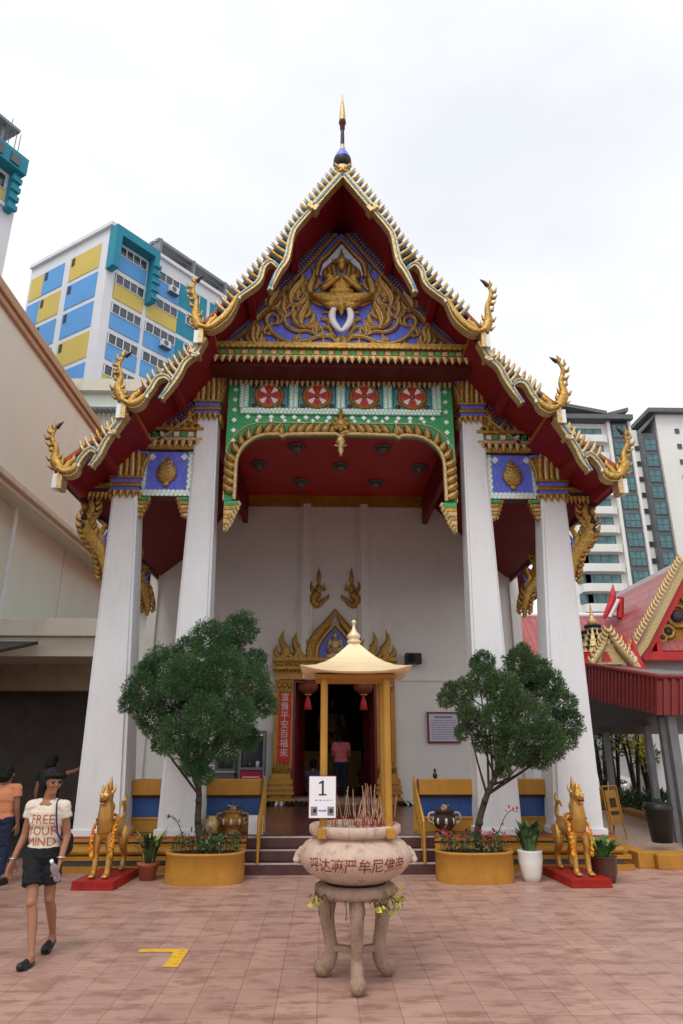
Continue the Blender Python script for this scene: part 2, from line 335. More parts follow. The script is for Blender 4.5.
M['lamp_glass'] = mat('lamp_glass', (0.20, 0.19, 0.19), 0.12, 0.2, 0.5, 40)
# clear bottle plastic
m = mat('clear_plastic', (0.86, 0.90, 0.95), 0.08, 0, 0.02, 8); nodes_of(m)[1].inputs['Transmission Weight'].default_value = 0.75; M['bottle'] = m

def lined(m, axis, pitch, dark, width=0.12, bump=0.0):
    """repeated grooves or joints across one object axis"""
    t, p = nodes_of(m); src = p.inputs['Base Color'].links[0].from_socket
    co = t.nodes.new('ShaderNodeTexCoord'); sx = t.nodes.new('ShaderNodeSeparateXYZ'); t.links.new(co.outputs['Object'], sx.inputs[0])
    d = t.nodes.new('ShaderNodeMath'); d.operation = 'DIVIDE'; d.inputs[1].default_value = pitch; t.links.new(sx.outputs[axis], d.inputs[0])
    fr = t.nodes.new('ShaderNodeMath'); fr.operation = 'FRACT'; t.links.new(d.outputs[0], fr.inputs[0])
    lt = t.nodes.new('ShaderNodeMath'); lt.operation = 'LESS_THAN'; lt.inputs[1].default_value = width; t.links.new(fr.outputs[0], lt.inputs[0])
    mx = t.nodes.new('ShaderNodeMix'); mx.data_type = 'RGBA'; t.links.new(lt.outputs[0], mx.inputs[0]); t.links.new(src, mx.inputs[6])
    mx.inputs[7].default_value = (*dark, 1); t.links.new(mx.outputs[2], p.inputs['Base Color']); return m
lined(M['roof_pink'], 0, 0.22, (0.20, 0.05, 0.05), 0.14)
def tiles(m, pitch, mortar, c2, off=(0, 0, 0), msize=0.004, amount=0.5):
    t, p = nodes_of(m); src = p.inputs['Base Color'].links[0].from_socket
    co = t.nodes.new('ShaderNodeTexCoord'); mp = t.nodes.new('ShaderNodeMapping'); mp.inputs['Location'].default_value = off
    b = t.nodes.new('ShaderNodeTexBrick'); b.offset = 0.0; b.squash = 1.0; b.inputs['Scale'].default_value = 1.0
    b.inputs['Brick Width'].default_value = pitch; b.inputs['Row Height'].default_value = pitch; b.inputs['Mortar Size'].default_value = msize
    b.inputs['Mortar Smooth'].default_value = 0.3; b.inputs['Color1'].default_value = (1, 1, 1, 1); b.inputs['Color2'].default_value = (*c2, 1)
    b.inputs['Mortar'].default_value = (*mortar, 1)
    mx = t.nodes.new('ShaderNodeMix'); mx.data_type = 'RGBA'; mx.blend_type = 'MULTIPLY'; mx.inputs[0].default_value = 1.0
    t.links.new(co.outputs['Object'], mp.inputs[0]); t.links.new(mp.outputs[0], b.inputs['Vector'])
    t.links.new(src, mx.inputs[6]); t.links.new(b.outputs['Color'], mx.inputs[7]); t.links.new(mx.outputs[2], p.inputs['Base Color'])
    bn = t.nodes.new('ShaderNodeBump'); bn.inputs['Strength'].default_value = 0.4; bn.inputs['Distance'].default_value = 0.004; bn.invert = True
    t.links.new(b.outputs['Fac'], bn.inputs['Height']); t.links.new(bn.outputs[0], p.inputs['Normal']); return m
m = mat('courtyard_tile', (0.46, 0.285, 0.228), 0.42, 0, 0.08, 1.3)
stain(m, (0.285, 0.145, 0.112), 3.4, 0.48, 0.60, (0.75, 1.7, 1), 0.8)
stain(m, (0.46, 0.33, 0.28), 11, 0.55, 0.75, (1, 1.6, 1), 0.5)
stain(m, (0.25, 0.155, 0.13), 0.8, 0.56, 0.75, (1, 1, 1), 0.3)
M['court'] = tiles(m, 0.2895, (0.62, 0.54, 0.52), (0.86, 0.82, 0.82), (0.32, 0.05, 0))
m = mat('landing_tile', (0.12, 0.045, 0.04), 0.25, 0, 0.2, 4); M['landing'] = tiles(m, 0.30, (0.4, 0.4, 0.4), (0.85, 0.85, 0.85), (0, 0, 0))
# ------------------------------------------------------------------ ground
g = MB(); g.add([(-400, -60, -0.012), (400, -60, -0.012), (400, 900, -0.012), (-400, 900, -0.012)], [(0, 1, 2, 3)])
tag(g.build('ground', M['asphalt']), kind='structure')
g = MB(); g.add([(-14, -4, 0), (14, -4, 0), (14, 24, 0), (-14, 24, 0)], [(0, 1, 2, 3)])
tag(g.build('courtyard_paving', M['court']), kind='structure')

# ------------------------------------------------------------------ the temple (local: x across, y=0 is the front of the columns, z up)
TX, TY = 0.27, 11.3
temple = thing('temple', 'white columned temple hall with steep gold edged gable roof above the stairs', 'temple', (TX, TY, 0))
def T(px, py, yl):
    v = PY(px, py, TY + yl); return Vector((v.x - TX, yl, v.z))
def T2(px, py, yl):
    v = T(px, py, yl); return (v.x, v.z)
FZ = 0.46
# podium: stacked mouldings either side of the stairs, then the floor slab
pod = MB()
for s in (-1, 1):
    a, b = (-4.20, -1.40) if s < 0 else (1.40, 4.20)
    for (o, z0, z1, m) in ((0.42, 0, 0.085, 1), (0.32, 0.085, 0.16, 2), (0.40, 0.16, 0.215, 1), (0.30, 0.335, 0.365, 1), (0.24, 0.365, 0.395, 2), (0.30, 0.395, 0.435, 1), (0.27, 0.435, FZ, 3)):
        e0 = a - (o - 0.3) if s < 0 else a; e1 = b if s < 0 else b + (o - 0.3)
        pod.box(e0, e1, -o + 0.2, 14 + o, z0, z1 - 0.0005, m)
    pod.prismx([(-0.1, 0.215)] + [(-0.1 - 0.11 * math.sin(math.pi * i / 8), 0.215 + 0.12 * (1 - math.cos(math.pi * i / 8)) / 2) for i in range(9)] + [(0.3, 0.335), (0.3, 0.215)], a + 0.002, b - 0.002, 1)
    ex = a if s < 0 else b
    pod.prism([(ex, 0.215)] + [(ex + s * 0.11 * math.sin(math.pi * i / 8), 0.215 + 0.12 * (1 - math.cos(math.pi * i / 8)) / 2) for i in range(9)] + [(ex, 0.335)], -0.1, 13, 1)
pod.box(-1.40, 1.40, 0.0, 13, 0.0, FZ - 0.012, 0)
pod.build('podium', [M['landing'], M['yellow'], M['condo_grey'], M['red_top']], temple, bevel=0.008)
fl = MB(); fl.box(-4.2, 4.2, 0.05, 14, FZ - 0.002, FZ + 0.004); fl.build('porch_floor', M['landing'], temple)
st = MB()
for i, yy in enumerate((-0.43, -0.25, -0.07)):
    z1 = FZ * (i + 1) / 3; st.box(-1.395, 1.395, yy, 0.06, 0.0 if i == 0 else FZ * i / 3 - 0.002, z1 - 0.004, 0)
    st.box(-1.39, 1.39, yy - 0.006, yy + 0.035, z1 - 0.022, z1, 1)
st.build('stairs', [M['step'], M['nosing']], temple, bevel=0.004)

# columns: tapering square shafts with stepped corners, lotus capitals
def column(x0b, x1b, x0t, x1t, zt, cz):
    c = MB()
    def ring(z):
        t = (z - FZ) / (zt - FZ); xa = x0b + (x0t - x0b) * t; xb = x1b + (x1t - x1b) * t
        d = (x1b - x0b) * (1 - t) + (x1t - x0t) * t; ya = 0.0 + 0.10 * t; yb = ya + d; n = 0.055 * d / 0.7
        return [(xa + n, ya, z), (xb - n, ya, z), (xb - n, ya + n, z), (xb, ya + n, z), (xb, yb - n, z), (xb - n, yb - n, z), (xb - n, yb, z), (xa + n, yb, z), (xa + n, yb - n, z), (xa, yb - n, z), (xa, ya + n, z), (xa + n, ya + n, z)]
    c.loft([ring(FZ + (zt - FZ) * i / 6) for i in range(7)])
    c.box(x0b - 0.03, x1b + 0.03, -0.03, x1b - x0b + 0.03, FZ, FZ + 0.09)
    col = c.build('column', M['white'], temple, bevel=0.006)
    # capital
    k = MB(); w = x1t - x0t; xm = (x0t + x1t) / 2; ym = 0.10 + w / 2; h = cz - zt
    def band(f0, f1, e, m): k.box(xm - w / 2 - e, xm + w / 2 + e, ym - w / 2 - e, ym + w / 2 + e, zt + h * f0, zt + h * f1 - 0.001, m)
    band(0.0, 0.06, 0.045, 0); band(0.06, 0.15, 0.03, 1); band(0.15, 0.20, 0.06, 0); band(0.20, 0.27, 0.035, 2); band(0.27, 0.36, 0.03, 1); band(0.36, 0.42, 0.065, 0)
    k.frust(zt + h * 0.42, (xm - w / 2 - .02, xm + w / 2 + .02, ym - w / 2 - .02, ym + w / 2 + .02), zt + h * 0.96, (xm - w / 2 - .11, xm + w / 2 + .11, ym - w / 2 - .11, ym + w / 2 + .11), 2)
    band(0.96, 1.0, 0.13, 1)
    def petal(p, out, zb, ht, wd, m=0, lean=0.10):
        d = Vector((out[0], out[1], 0)); sd = Vector((-out[1], out[0], 0)); P = Vector((p[0], p[1], zb))
        pts = [P + d * (lean * t * t * 1.2 + 0.012) + Vector((0, 0, ht * t)) for t in (0, .25, .5, .75, 0.9, 1.0)]
        k.tube(pts, [wd * q for q in (0.8, 1, 1, .95, .6, .08)], 6, m, True, tuple(d), 0.6)
    for f in range(4):
        out = [(0, -1), (1, 0), (0, 1), (-1, 0)][f]; n = 5
        for i in range(n):
            o = (i - (n - 1) / 2) * (w + 0.08) / n
            p = (xm + out[0] * (w / 2 + .03) + (-out[1]) * o, ym + out[1] * (w / 2 + .03) + out[0] * o)
            petal(p, out, zt + h * 0.42, h * 0.62, w / n * 0.62, 0 if i % 2 == 0 else 3, 0.10)
        for i in range(4):
            o = (i - 1.5) * w / 4; c0 = Vector((xm + out[0] * (w / 2 + .035) - out[1] * o, ym + out[1] * (w / 2 + .035) + out[0] * o, zt + 0.01))
            k.tube([c0 + Vector((0, 0, 0.02)), c0 - Vector((0, 0, h * 0.05)), c0 - Vector((0, 0, h * 0.16))], [0.05, 0.045, 0.004], 6, 0)
    k.build('capital', [M['gold'], M['blue'], M['gold_dark'], M['gold_pale']], col)
for s in (-1, 1):
    def sx(a, b): return (a, b) if s < 0 else (-b, -a)
    column(*sx(-4.03, -3.27), *sx(-4.05, -3.60), 5.97, 6.72)
    column(*sx(-2.77, -2.11), *sx(-2.66, -2.27), 7.50, 8.24)

# ------------------------------------------------------------------ roof tiers; bargeboard outlines taken at the front plane
YF = -1.3
def RT(pts, y=YF): return [T2(px, py, y) for px, py in pts]
tier_lines = [dict(block=RT([(344, 179), (372, 212)]), a=RT([(372, 212), (387, 229), (393, 240), (398, 263), (406, 276), (414, 295)]),
                   b=RT([(407, 273), (414, 267), (421, 273), (426, 287), (446, 303)]), body=RT([(446, 303), (454, 318), (463, 328), (474, 335), (485, 333)]),
                   fin=RT([(484, 333), (488, 322), (487, 308), (490, 299), (490, 291), (483, 283)]), top=RT([(350, 165), (369, 189), (388, 213), (405, 238), (440, 278), (473, 312)]), n=27),
              dict(block=RT([(480, 342), (489, 358)]), a=RT([(489, 358), (499, 366), (505, 377), (512, 388), (522, 403)]),
                   b=RT([(512, 387), (518, 381), (526, 383), (532, 393), (537, 400)]), body=RT([(537, 400), (543, 407), (551, 410), (561, 405)]),
                   fin=RT([(560, 404), (565, 393), (562, 381), (564, 370), (561, 363), (554, 358)]), top=RT([(484, 340), (546, 387)]), n=12),
              dict(block=RT([(558, 416), (571, 434)]), a=RT([(571, 434), (579, 446), (584, 456), (592, 469)]),
                   b=RT([(585, 457), (592, 452), (600, 459), (605, 467)]), body=RT([(605, 467), (609, 474), (617, 476), (624, 472)]),
                   fin=RT([(623, 472), (628, 462), (627, 450), (631, 441), (629, 434), (623, 427)]), top=RT([(566, 417), (608, 449)]), n=8)]
# soffit profile: straight-ish underside for each tier (x, z), right half
prof = [[(0.0, 11.72), (0.95, 10.42), (1.70, 9.35), (2.40, 8.46)], [(2.22, 8.40), (2.95, 7.62), (3.62, 7.02)], [(3.46, 6.92), (4.05, 6.35), (4.58, 5.92)]]
roof = MB()
for ti, pr in enumerate(prof):
    y0 = YF + 0.10 * ti + 0.03
    for s in (-1, 1):
        up = [(x, z + 0.14) for x, z in pr]; poly = [(s * x, z) for x, z in pr]; poly2 = [(s * x, z) for x, z in up]
        for i in range(len(pr) - 1):
            q = [poly[i], poly[i + 1], poly2[i + 1], poly2[i]]
            roof.prism([poly[i], poly[i + 1], (poly[i + 1][0], poly[i + 1][1] + 0.05), (poly[i][0], poly[i][1] + 0.05)], y0, 14.2, 0)
            roof.prism([(poly[i][0], poly[i][1] + 0.052), (poly[i + 1][0], poly[i + 1][1] + 0.052), poly2[i + 1], poly2[i]], y0 + 0.02, 14.2, 1)
        # rafters and purlins under the overhang
        for j in range(1, len(pr)):
            roof.box(min(s * pr[j][0], s * (pr[j][0] - 0.12)), max(s * pr[j][0], s * (pr[j][0] - 0.12)), y0 + 0.02, -0.02, pr[j][1] - 0.10, pr[j][1] + 0.06, 0)
        xe, ze = pr[-1]
        roof.box(min(s * (xe - .02), s * (xe + .04)), max(s * (xe - .02), s * (xe + .04)), y0 + 0.04, 14.2, ze - 0.10, ze + 0.14, 2)
# wider lower roof over the hall behind the porch
for s in (-1, 1):
    roof.prism([(s * 4.3, 6.5), (s * 5.6, 5.6), (s * 5.6, 5.75), (s * 4.3, 6.68)], 5.9, 14.2, 0)
roof_o = roof.build('roof', [M['red_soffit'], M['roof_tile'], M['maroon_dark']], temple)

def mirror(pts, s): return [(s * p[0], p[1]) for p in pts]
for ti, tl in enumerate(tier_lines):
    y0 = YF + 0.08 * ti; 
    for s in (-1, 1):
        bb = MB(); yf = y0 - 0.10; yb = y0 + 0.06
        blk = mirror(tl['block'], s); bb.ribbon(blk, 0.12, yf - 0.03, yb, 0); bb.ribbon(blk, 0.03, yf - 0.045, yf, 1)
        bb.ribbon([Vector(blk[0]).lerp(Vector(blk[1]), q) for q in (0.93, 1.07)], 0.19, yf - 0.045, yb + 0.01, 3)
        for key, wd in (('a', [0.085, .10, .11, .12, .12, .10, .02]), ('b', [0.03, .09, .11, .11, .10, .08])):
            q = crv(mirror(tl[key], s), 6); L = len(q) - 1; wd = [x_ * .82 for x_ in wd]
            w = [wd[min(int(i / L * (len(wd) - 1)), len(wd) - 2)] * (1 - (i / L * (len(wd) - 1)) % 1) + wd[min(int(i / L * (len(wd) - 1)) + 1, len(wd) - 1)] * ((i / L * (len(wd) - 1)) % 1) for i in range(L + 1)]
            bb.ribbon(q, w, yf, yb, 0); bb.ribbon(q, [x * 0.16 for x in w], yf - 0.012, yf + 0.01, 1, .012 * s)
            upn = -s                                            # the sky side of the band carries a strip of glass mosaic
            bb.ribbon(q, 0.035, yf + 0.045, yb - 0.02, 1, upn * -0.054)
        q = crv(mirror(tl['body'], s), 6); bb.ribbon(q, [0.07 + 0.08 * math.sin(math.pi * min(1, i / (len(q) - 1) * 1.1)) for i in range(len(q))], yf - 0.02, yb, 0)
        bb.tube([(p[0], yf - 0.02, p[1]) for p in q], [0.03, .05, .055, .05, .03], 6, 4, True, (0, 1, 0))
        # white glints where boards meet
        for key, i in (('a', 0), ('b', -1)):
            p = mirror(tl[key], s)[i]; bb.box(p[0] - .05, p[0] + .05, yf - .03, yf + .02, p[1] - .06, p[1] - .01, 2)
        pe = mirror(tl['body'], s)[-1]; bb.box(pe[0] - s * 0.06 - .04, pe[0] - s * 0.06 + .04, yf - .02, yb + .05, pe[1] - 0.34, pe[1] - 0.07, 3); bb.box(pe[0] + s * .02 - .035, pe[0] + s * .02 + .035, yf, yb + .02, pe[1] - 0.33, pe[1] - 0.09, 2)
        brd = bb.build('bargeboard', [M['gold_pale'], M['skyblue'], M['mirror'], M['gold_pale'], M['gold'], M['green']], roof_o)
        # flame teeth along the back of the board
        tm = MB(); tp = crv(mirror(tl['top'], s), 12); LL = [0]
        for i in range(1, len(tp)): LL.append(LL[-1] + (Vector(tp[i]) - Vector(tp[i - 1])).length)
        def at(d):
            for i in range(1, len(tp)):
                if LL[i] >= d: f = (d - LL[i - 1]) / (LL[i] - LL[i - 1]); return Vector(tp[i - 1]).lerp(Vector(tp[i]), f), (Vector(tp[i]) - Vector(tp[i - 1])).normalized()
            return Vector(tp[-1]), (Vector(tp[-1]) - Vector(tp[-2])).normalized()
        base = [Vector(p) for key in ('block', 'a', 'b', 'body') for p in crv(mirror(tl[key], s), 6)]
        for i in range(tl['n']):
            tip, d = at(LL[-1] * (i + 0.4) / tl['n']); nrm = Vector((-d.y, d.x)) * (1 if s > 0 else -1)
            if nrm.y < 0: nrm = -nrm
            # foot: board point nearest below the tip along the board normal
            ft = min(base, key=lambda p: abs((p - tip).dot(d)) + (10 if (p - tip).dot(nrm) > 0.05 else 0) + 0.3 * abs((p - tip).dot(nrm)))
            foot = tip + nrm * min((ft - tip).dot(nrm), -0.14)
            ln = (tip - foot).length; tip = tip + nrm * 0.03 + Vector((-s * 0.03, 0.05)); mid = foot.lerp(tip, 0.5) + Vector((s * 0.02, -0.01))
            q = crv([foot, mid, tip], 4)
            tm.tube([(p.x, y0 - 0.03, p.y) for p in q], [0.034, .036, .036, .034, .032, .026, .006], 5, 0 if i % 4 else 1, True, (0, 1, 0), 1.3)
            tm.tube([(p.x + s * 0.02, y0 + 0.02, p.y - .01) for p in q], [0.036, .038, .03, .014, .006], 4, 2, True, (0, 1, 0), 0.8)
        tm.build('flame_teeth', [M['gold_pale'], M['gold'], M['skyblue']], roof_o)
        # naga head finial
        fm = MB(); q = crv(mirror(tl['fin'], s), 6); sc_ = 1.0
        fm.tube([(p[0], y0 - 0.03, p[1]) for p in q], [0.09, .09, .062, .043, .040, .036, .028, .010], 7, 0, True, (0, 1, 0), 0.8)
        for i in range(2, len(q) - 4, 4):
            d = (Vector(q[i + 1]) - Vector(q[i - 1])).normalized(); nr = Vector((-d.y, d.x))
            for sd in ((-s,) if i > len(q) * .3 else (-1, 1)):
                p0 = Vector(q[i]); ln = 0.14 * (1 - i / len(q) * 0.35); c = nr * sd
                fm.tube([(p0.x, y0 - .03, p0.y), ((p0 + c * ln * .7 + d * .02).x, y0 - .03, (p0 + c * ln * .7 + d * .02).y), ((p0 + c * ln + d * .11).x, y0 - .03, (p0 + c * ln + d * .11).y)], [0.042, .032, .005], 5, 0, True, (0, 1, 0))
        p = q[-1]; pp = q[-4]; fm.tube([(pp[0], y0 - .03, pp[1]), (p[0], y0 - .03, p[1]), (p[0] - s * .06, y0 - .03, p[1] + .05)], [0.045, .03, .006], 5, 1, True, (0, 1, 0))
        p0 = Vector(mirror(tl['body'], s)[-2]).lerp(Vector(mirror(tl['body'], s)[-1]), .2)
        fm.tube([(p0.x, y0 - .03, p0.y + .05), (p0.x - s * .06, y0 - .03, p0.y + .18), (p0.x - s * .13, y0 - .03, p0.y + .24), (p0.x - s * .10, y0 - .03, p0.y + .33)], [0.07, .06, .05, .006], 6, 0, True, (0, 1, 0))
        fm.build('naga_finial', [M['gold'], M['black']], roof_o)

# ridge spire
sp = MB(); b = T(343.5, 172, YF); b.z += .16; hh = (T(343.5, 92, YF).z - b.z) * 1.04
sp.lathe([(0.001, -.22), (.10, -.2), (.125, -.02), (.085, .0)], (0, YF + .1, b.z), 16, 0, sx=1.3, sy=1.3)
sp.lathe([(.03, -.3), (.05, 0)], (0, YF + .1, b.z), 12, 0)
sp.lathe([(0.06, 0), (.11, .02 * hh), (.135, .07 * hh), (.128, .12 * hh)], (0, YF + .1, b.z), 20, 2, sx=1.3, sy=1.3)
sp.lathe([(.128, .12 * hh), (.105, .165 * hh), (.072, .21 * hh), (.048, .245 * hh)], (0, YF + .1, b.z), 20, 1, sx=1.3, sy=1.3)
sp.lathe([(.048, .245 * hh), (.036, .28 * hh), (.028, .31 * hh)], (0, YF + .1, b.z), 16, 0, sx=1.3, sy=1.3)
sp.lathe([(.028, .31 * hh), (.030, .36 * hh), (.026, .50 * hh)], (0, YF + .1, b.z), 16, 2, sx=1.3, sy=1.3)
sp.lathe([(.026, .50 * hh), (.036, .52 * hh), (.04, .58 * hh), (.056, .60 * hh), (.05, .63 * hh)], (0, YF + .1, b.z), 16, 3, sx=1.3, sy=1.3)
sp.lathe([(.05, .63 * hh), (.046, .68 * hh), (.032, .82 * hh), (.014, .93 * hh), (.004, 1.0 * hh)], (0, YF + .1, b.z), 16, 0, sx=1.3, sy=1.3)
sp.build('spire', [M['gold_pale'], M['blue'], M['black'], M['maroon_dark']], roof_o)

# ------------------------------------------------------------------ pediment
ped = MB(); yP = -0.32
AP = 11.18
ped.prism([(-2.42, 8.42), (2.42, 8.42), (1.80, 9.25), (1.06, 10.36), (0, AP + .15), (-1.06, 10.36), (-1.80, 9.25)], yP, yP + 0.14, 0)
ped_o = ped.build('pediment', [M['blue']], temple)
# glass-mosaic border strip with studs, following the rake
pb = MB()
for s in (-1, 1):
    q = crv(mirror([(0.02, 11.22), (0.86, 10.05), (1.55, 9.10), (2.22, 8.44)], s), 10)
    pb.ribbon(q, 0.34, yP - 0.04, yP + 0.02, 0, 0.27 * s); pb.ribbon(q, 0.05, yP - 0.08, yP + 0.02, 2, 0.09 * s); 
    for i in range(1, len(q) * 2 - 2):
        p = Vector(q[i // 2]).lerp(Vector(q[min(i // 2 + 1, len(q) - 1)]), (i % 2) / 2); d = (Vector(q[min(i // 2 + 1, len(q) - 1)]) - Vector(q[max(0, i // 2 - 1)])).normalized(); nr = Vector((-d.y, d.x)) * s
        for k in range(4):
            c = p + nr * (0.15 + 0.075 * k) + d * (0.028 if k % 2 else -0.02)
            pb.obox((c.x, yP - 0.042, c.y), (d.x * .016, 0, d.y * .016), (0, .012, 0), (nr.x * .024, 0, nr.y * .024), 1)
pb.build('mosaic_border', [M['purple'], M['purpledot'], M['gold_dark']], ped_o)
# carved scrolls (left half, mirrored), raised from the blue ground
sr = MB()
def PT(pts): return [T2(px, py, yP - 0.05) for px, py in pts]
half = [([(337, 343), (330, 336), (318, 336), (303, 341), (288, 341), (276, 335), (268, 326), (266, 318), (271, 313), (277, 316), (277, 322), (272, 323)], [.03, .05, .055, .05, .05, .05, .045, .04, .04, .03]),
        ([(318, 336), (308, 330), (296, 330), (287, 325), (284, 317), (290, 313), (294, 318), (291, 321)], [.02, .045, .05, .05, .045, .04, .03]),
        ([(262, 345), (256, 337), (258, 328), (254, 322), (259, 315), (266, 309), (274, 307), (281, 311), (282, 319), (277, 323)], [.03, .06, .065, .06, .055, .055, .05, .045, .03]),
        ([(312, 300), (320, 303), (328, 301), (333, 296)], [.03, .055, .05, .02]), ([(331, 328), (325, 326), (321, 329)], [.05, .045, .008]), ([(330, 320), (323, 318), (320, 320)], [.05, .045, .008]), ([(331, 312), (325, 311), (322, 313)], [.04, .04, .008]),
        ([(337, 338), (331, 330), (329, 322), (331, 314), (334, 308)], [.03, .055, .055, .05, .03]), ([(340, 336), (338, 342), (341, 349)], [.06, .08, .008]), ([(333, 334), (326, 335), (322, 340)], [.05, .05, .008])]
kran = [(313, 299, 311, 264, .9), (302, 327, 306, 293, 1.0), (291, 306, 302, 268, 1.0), (287, 316, 281, 290, .8), (270, 308, 278, 284, .8), (256, 344, 250, 320, .8), (264, 333, 272, 318, .45), (243, 347, 238, 335, .5), (318, 335, 316, 318, .5), (296, 341, 300, 331, .45), (308, 345, 312, 337, .4), (325, 345, 322, 337, .4), (279, 346, 276, 338, .45), (322, 303, 321, 287, .5), (280, 300, 272, 297, .4), (249, 330, 258, 318, .4), (299, 300, 297, 284, .5), (333, 300, 327, 290, .35)]
for bx, by, tx, ty, wd in kran:
    (x0, z0), (x1, z1_) = PT([(bx, by), (tx, ty)]); B0 = Vector((x0, z0)); d = Vector((x1, z1_)) - B0; L_ = d.length; d.normalize(); nr = Vector((-d.y, d.x)); r0 = .085 * wd
    P_ = lambda a, b_: tuple(B0 + d * L_ * a + nr * L_ * b_)
    half.append(([P_(0, 0), P_(.25, .08), P_(.5, .02), P_(.75, -.07), P_(1, .03)], [r0 * .5, r0 * 1.25, r0 * 1.1, r0 * .7, .006], True))
    for sd in (-1, 1):
        half.append(([P_(.02, .02 * sd), P_(.16, .20 * sd), P_(.36, .25 * sd), P_(.55, .16 * sd)], [r0 * .4, r0 * .8, r0 * .7, .006], True))
        half.append(([P_(.30, .05 * sd), P_(.46, .15 * sd), P_(.72, .12 * sd)], [r0 * .4, r0 * .6, .005], True))
    half.append(([P_(.08, .0), P_(.04, -.22), P_(.16, -.32), P_(.22, -.22)], [r0 * .4, r0 * .55, r0 * .5, r0 * .3], True))
for s in (-1, 1):
    for it in half:
        pts, rd = it[0], it[1]
        q = [(-s * p[0] if s > 0 else p[0], p[1]) for p in (pts if len(it) > 2 else PT(pts))]
        sr.curl(q, rd, yP - 0.02, 0, 0.7, 6, 5)
        qq = crv(q, 5); sr.tube([(p[0], yP - 0.02 - max(rd) * .62, p[1]) for p in qq[1:-2]], [r * 0.30 for r in rd], 5, 1, True, (0, 1, 0))
    # small leaves standing on the cornice
for i in range(31):
    x = -2.25 + 4.5 * i / 30; sr.tube([(x, yP - .10, 8.60), (x, yP - .12, 8.68), (x, yP - .12, 8.77)], [0.07, .055, .005], 6, 0, True, (0, 1, 0), 0.6)
sr.build('carved_scrolls', [M['gold_relief'], M['gold_pale']], ped_o)
# white mosaic flame field behind the seated figure, figure, white horseshoe
wf = MB(); w = PT([(320, 275), (323, 264), (330, 257), (341.5, 244), (353, 257), (360, 264), (363, 275), (355, 279), (328, 279)]); wf.prism(w, yP - 0.05, yP, 0)
w2 = PT([(316, 277), (319, 263), (328, 254), (341.5, 239)]); 
for s in (-1, 1):
    q = crv([(s * abs(p[0] - 0), p[1]) for p in w2], 6); wf.curl(q, [.06, .07, .06, .05], yP - .04, 1)
    for i in range(3):
        p = PT([(326 + 4.5 * i, 279)])[0]; wf.curl([(s * abs(p[0]), p[1]), (s * (abs(p[0]) + .03), p[1] + .16 + .07 * i), (s * (abs(p[0]) - .03), p[1] + .30 + .09 * i)], [.07, .05, .005], yP - .07, 1)
wf.build('mosaic_halo', [M['bluewhite'], M['gold_dark']], ped_o)
fg = MB(); c = PT([(341.5, 287)])[0]; y = yP - 0.13
fg.ball((0, y, c[1]), (0.20, .10, .20), 0, 12, 8); fg.ball((0, y + .02, c[1] - .16), (.26, .11, .11)); 
hz_ = PT([(341.5, 270)])[0][1]; fg.ball((0, y - .03, hz_), (.085, .085, .11))
fg.lathe([(.11, 0), (.115, .05), (.085, .09), (.09, .11), (.055, .18), (.035, .26), (.004, .40)], (0, y - .02, hz_ + .05), 12)
for s in (-1, 1):
    fg.cap((s * .20, y, c[1] + .13), (s * .34, y - .04, c[1] - .12), .075, .06); fg.cap((s * .34, y - .04, c[1] - .12), (s * .07, y - .14, c[1] + .05), .06, .045)
    fg.ball((s * .24, y, c[1] + .15), (.09, .08, .07)); fg.cap((s * .12, y - .02, hz_ + .10), (s * .20, y, hz_ + .20), .03, .008)
    fg.tube(crv([(0, y + .02, c[1] - .36), (s * .25, y, c[1] - .34), (s * .48, y, c[1] - .26), (s * .62, y, c[1] - .18)], 5), [.12, .13, .09, .012], 8)
    fg.tube(crv([(s * .05, y + .02, c[1] - .46), (s * .22, y, c[1] - .48), (s * .38, y, c[1] - .42)], 5), [.09, .08, .01], 8)
fg.tube([(0, y + .02, c[1] - .3), (0, y, c[1] - .5), (0, y, c[1] - .70)], [.14, .10, .02], 8)
fgo = fg.blob('seated_figure', M['gold'], ped_o, 0.014, 2)
hs = MB()
q = crv(PT([(334, 311), (332, 317), (333, 324), (337, 330), (341.5, 334)]), 5)
for s in (-1, 1): hs.curl([(s * abs(p[0]), p[1]) for p in q], [.055, .07, .07, .06, .03], yP - 0.14, 0, 0.6)
hs.build('white_horseshoe', [M['white_plain']], ped_o)

# pediment base cornice with hanging teeth
co = MB()
co.box(-2.62, 2.62, -0.36, 0.1, 8.54, 8.64, 0); co.box(-2.56, 2.56, -0.28, 0.1, 8.40, 8.538, 1); co.box(-2.60, 2.60, -0.32, 0.1, 8.34, 8.398, 0); co.box(-2.38, 2.38, -0.22, 0.1, 8.22, 8.338, 2)
for i in range(40):
    x = -2.52 + 5.04 * i / 39
    co.tube([(x, -0.33, 8.36), (x, -0.34, 8.31), (x, -0.33, 8.23)], [.06, .05, .004], 6, 3, True, (0, 1, 0), .5)
    co.obox((x, -0.285, 8.468), (.045, 0, 0), (0, .012, 0), (0, 0, .04), 4 if i % 2 else 3)
for i in range(52): x = -2.44 + 4.88 * i / 51; co.ball((x, -0.345, 8.56), (.036, .02, .036), 3, 6, 4)
for i in range(44):
    x = -2.06 + 4.12 * i / 43; co.tube([(x, .05, 8.25), (x, .04, 8.19), (x, .05, 8.10)], [.045, .04, .004], 6, 3, True, (0, 1, 0), .5)
co.box(-2.08, 2.08, .05, .16, 8.235, 8.30, 0)
co.v = [(x, y - .26 if y < 0 else y, z) for x, y, z in co.v]; co.build('cornice', [M['gold'], M['gold_dark'], M['maroon_dark'], M['gold_pale'], M['green']], temple)

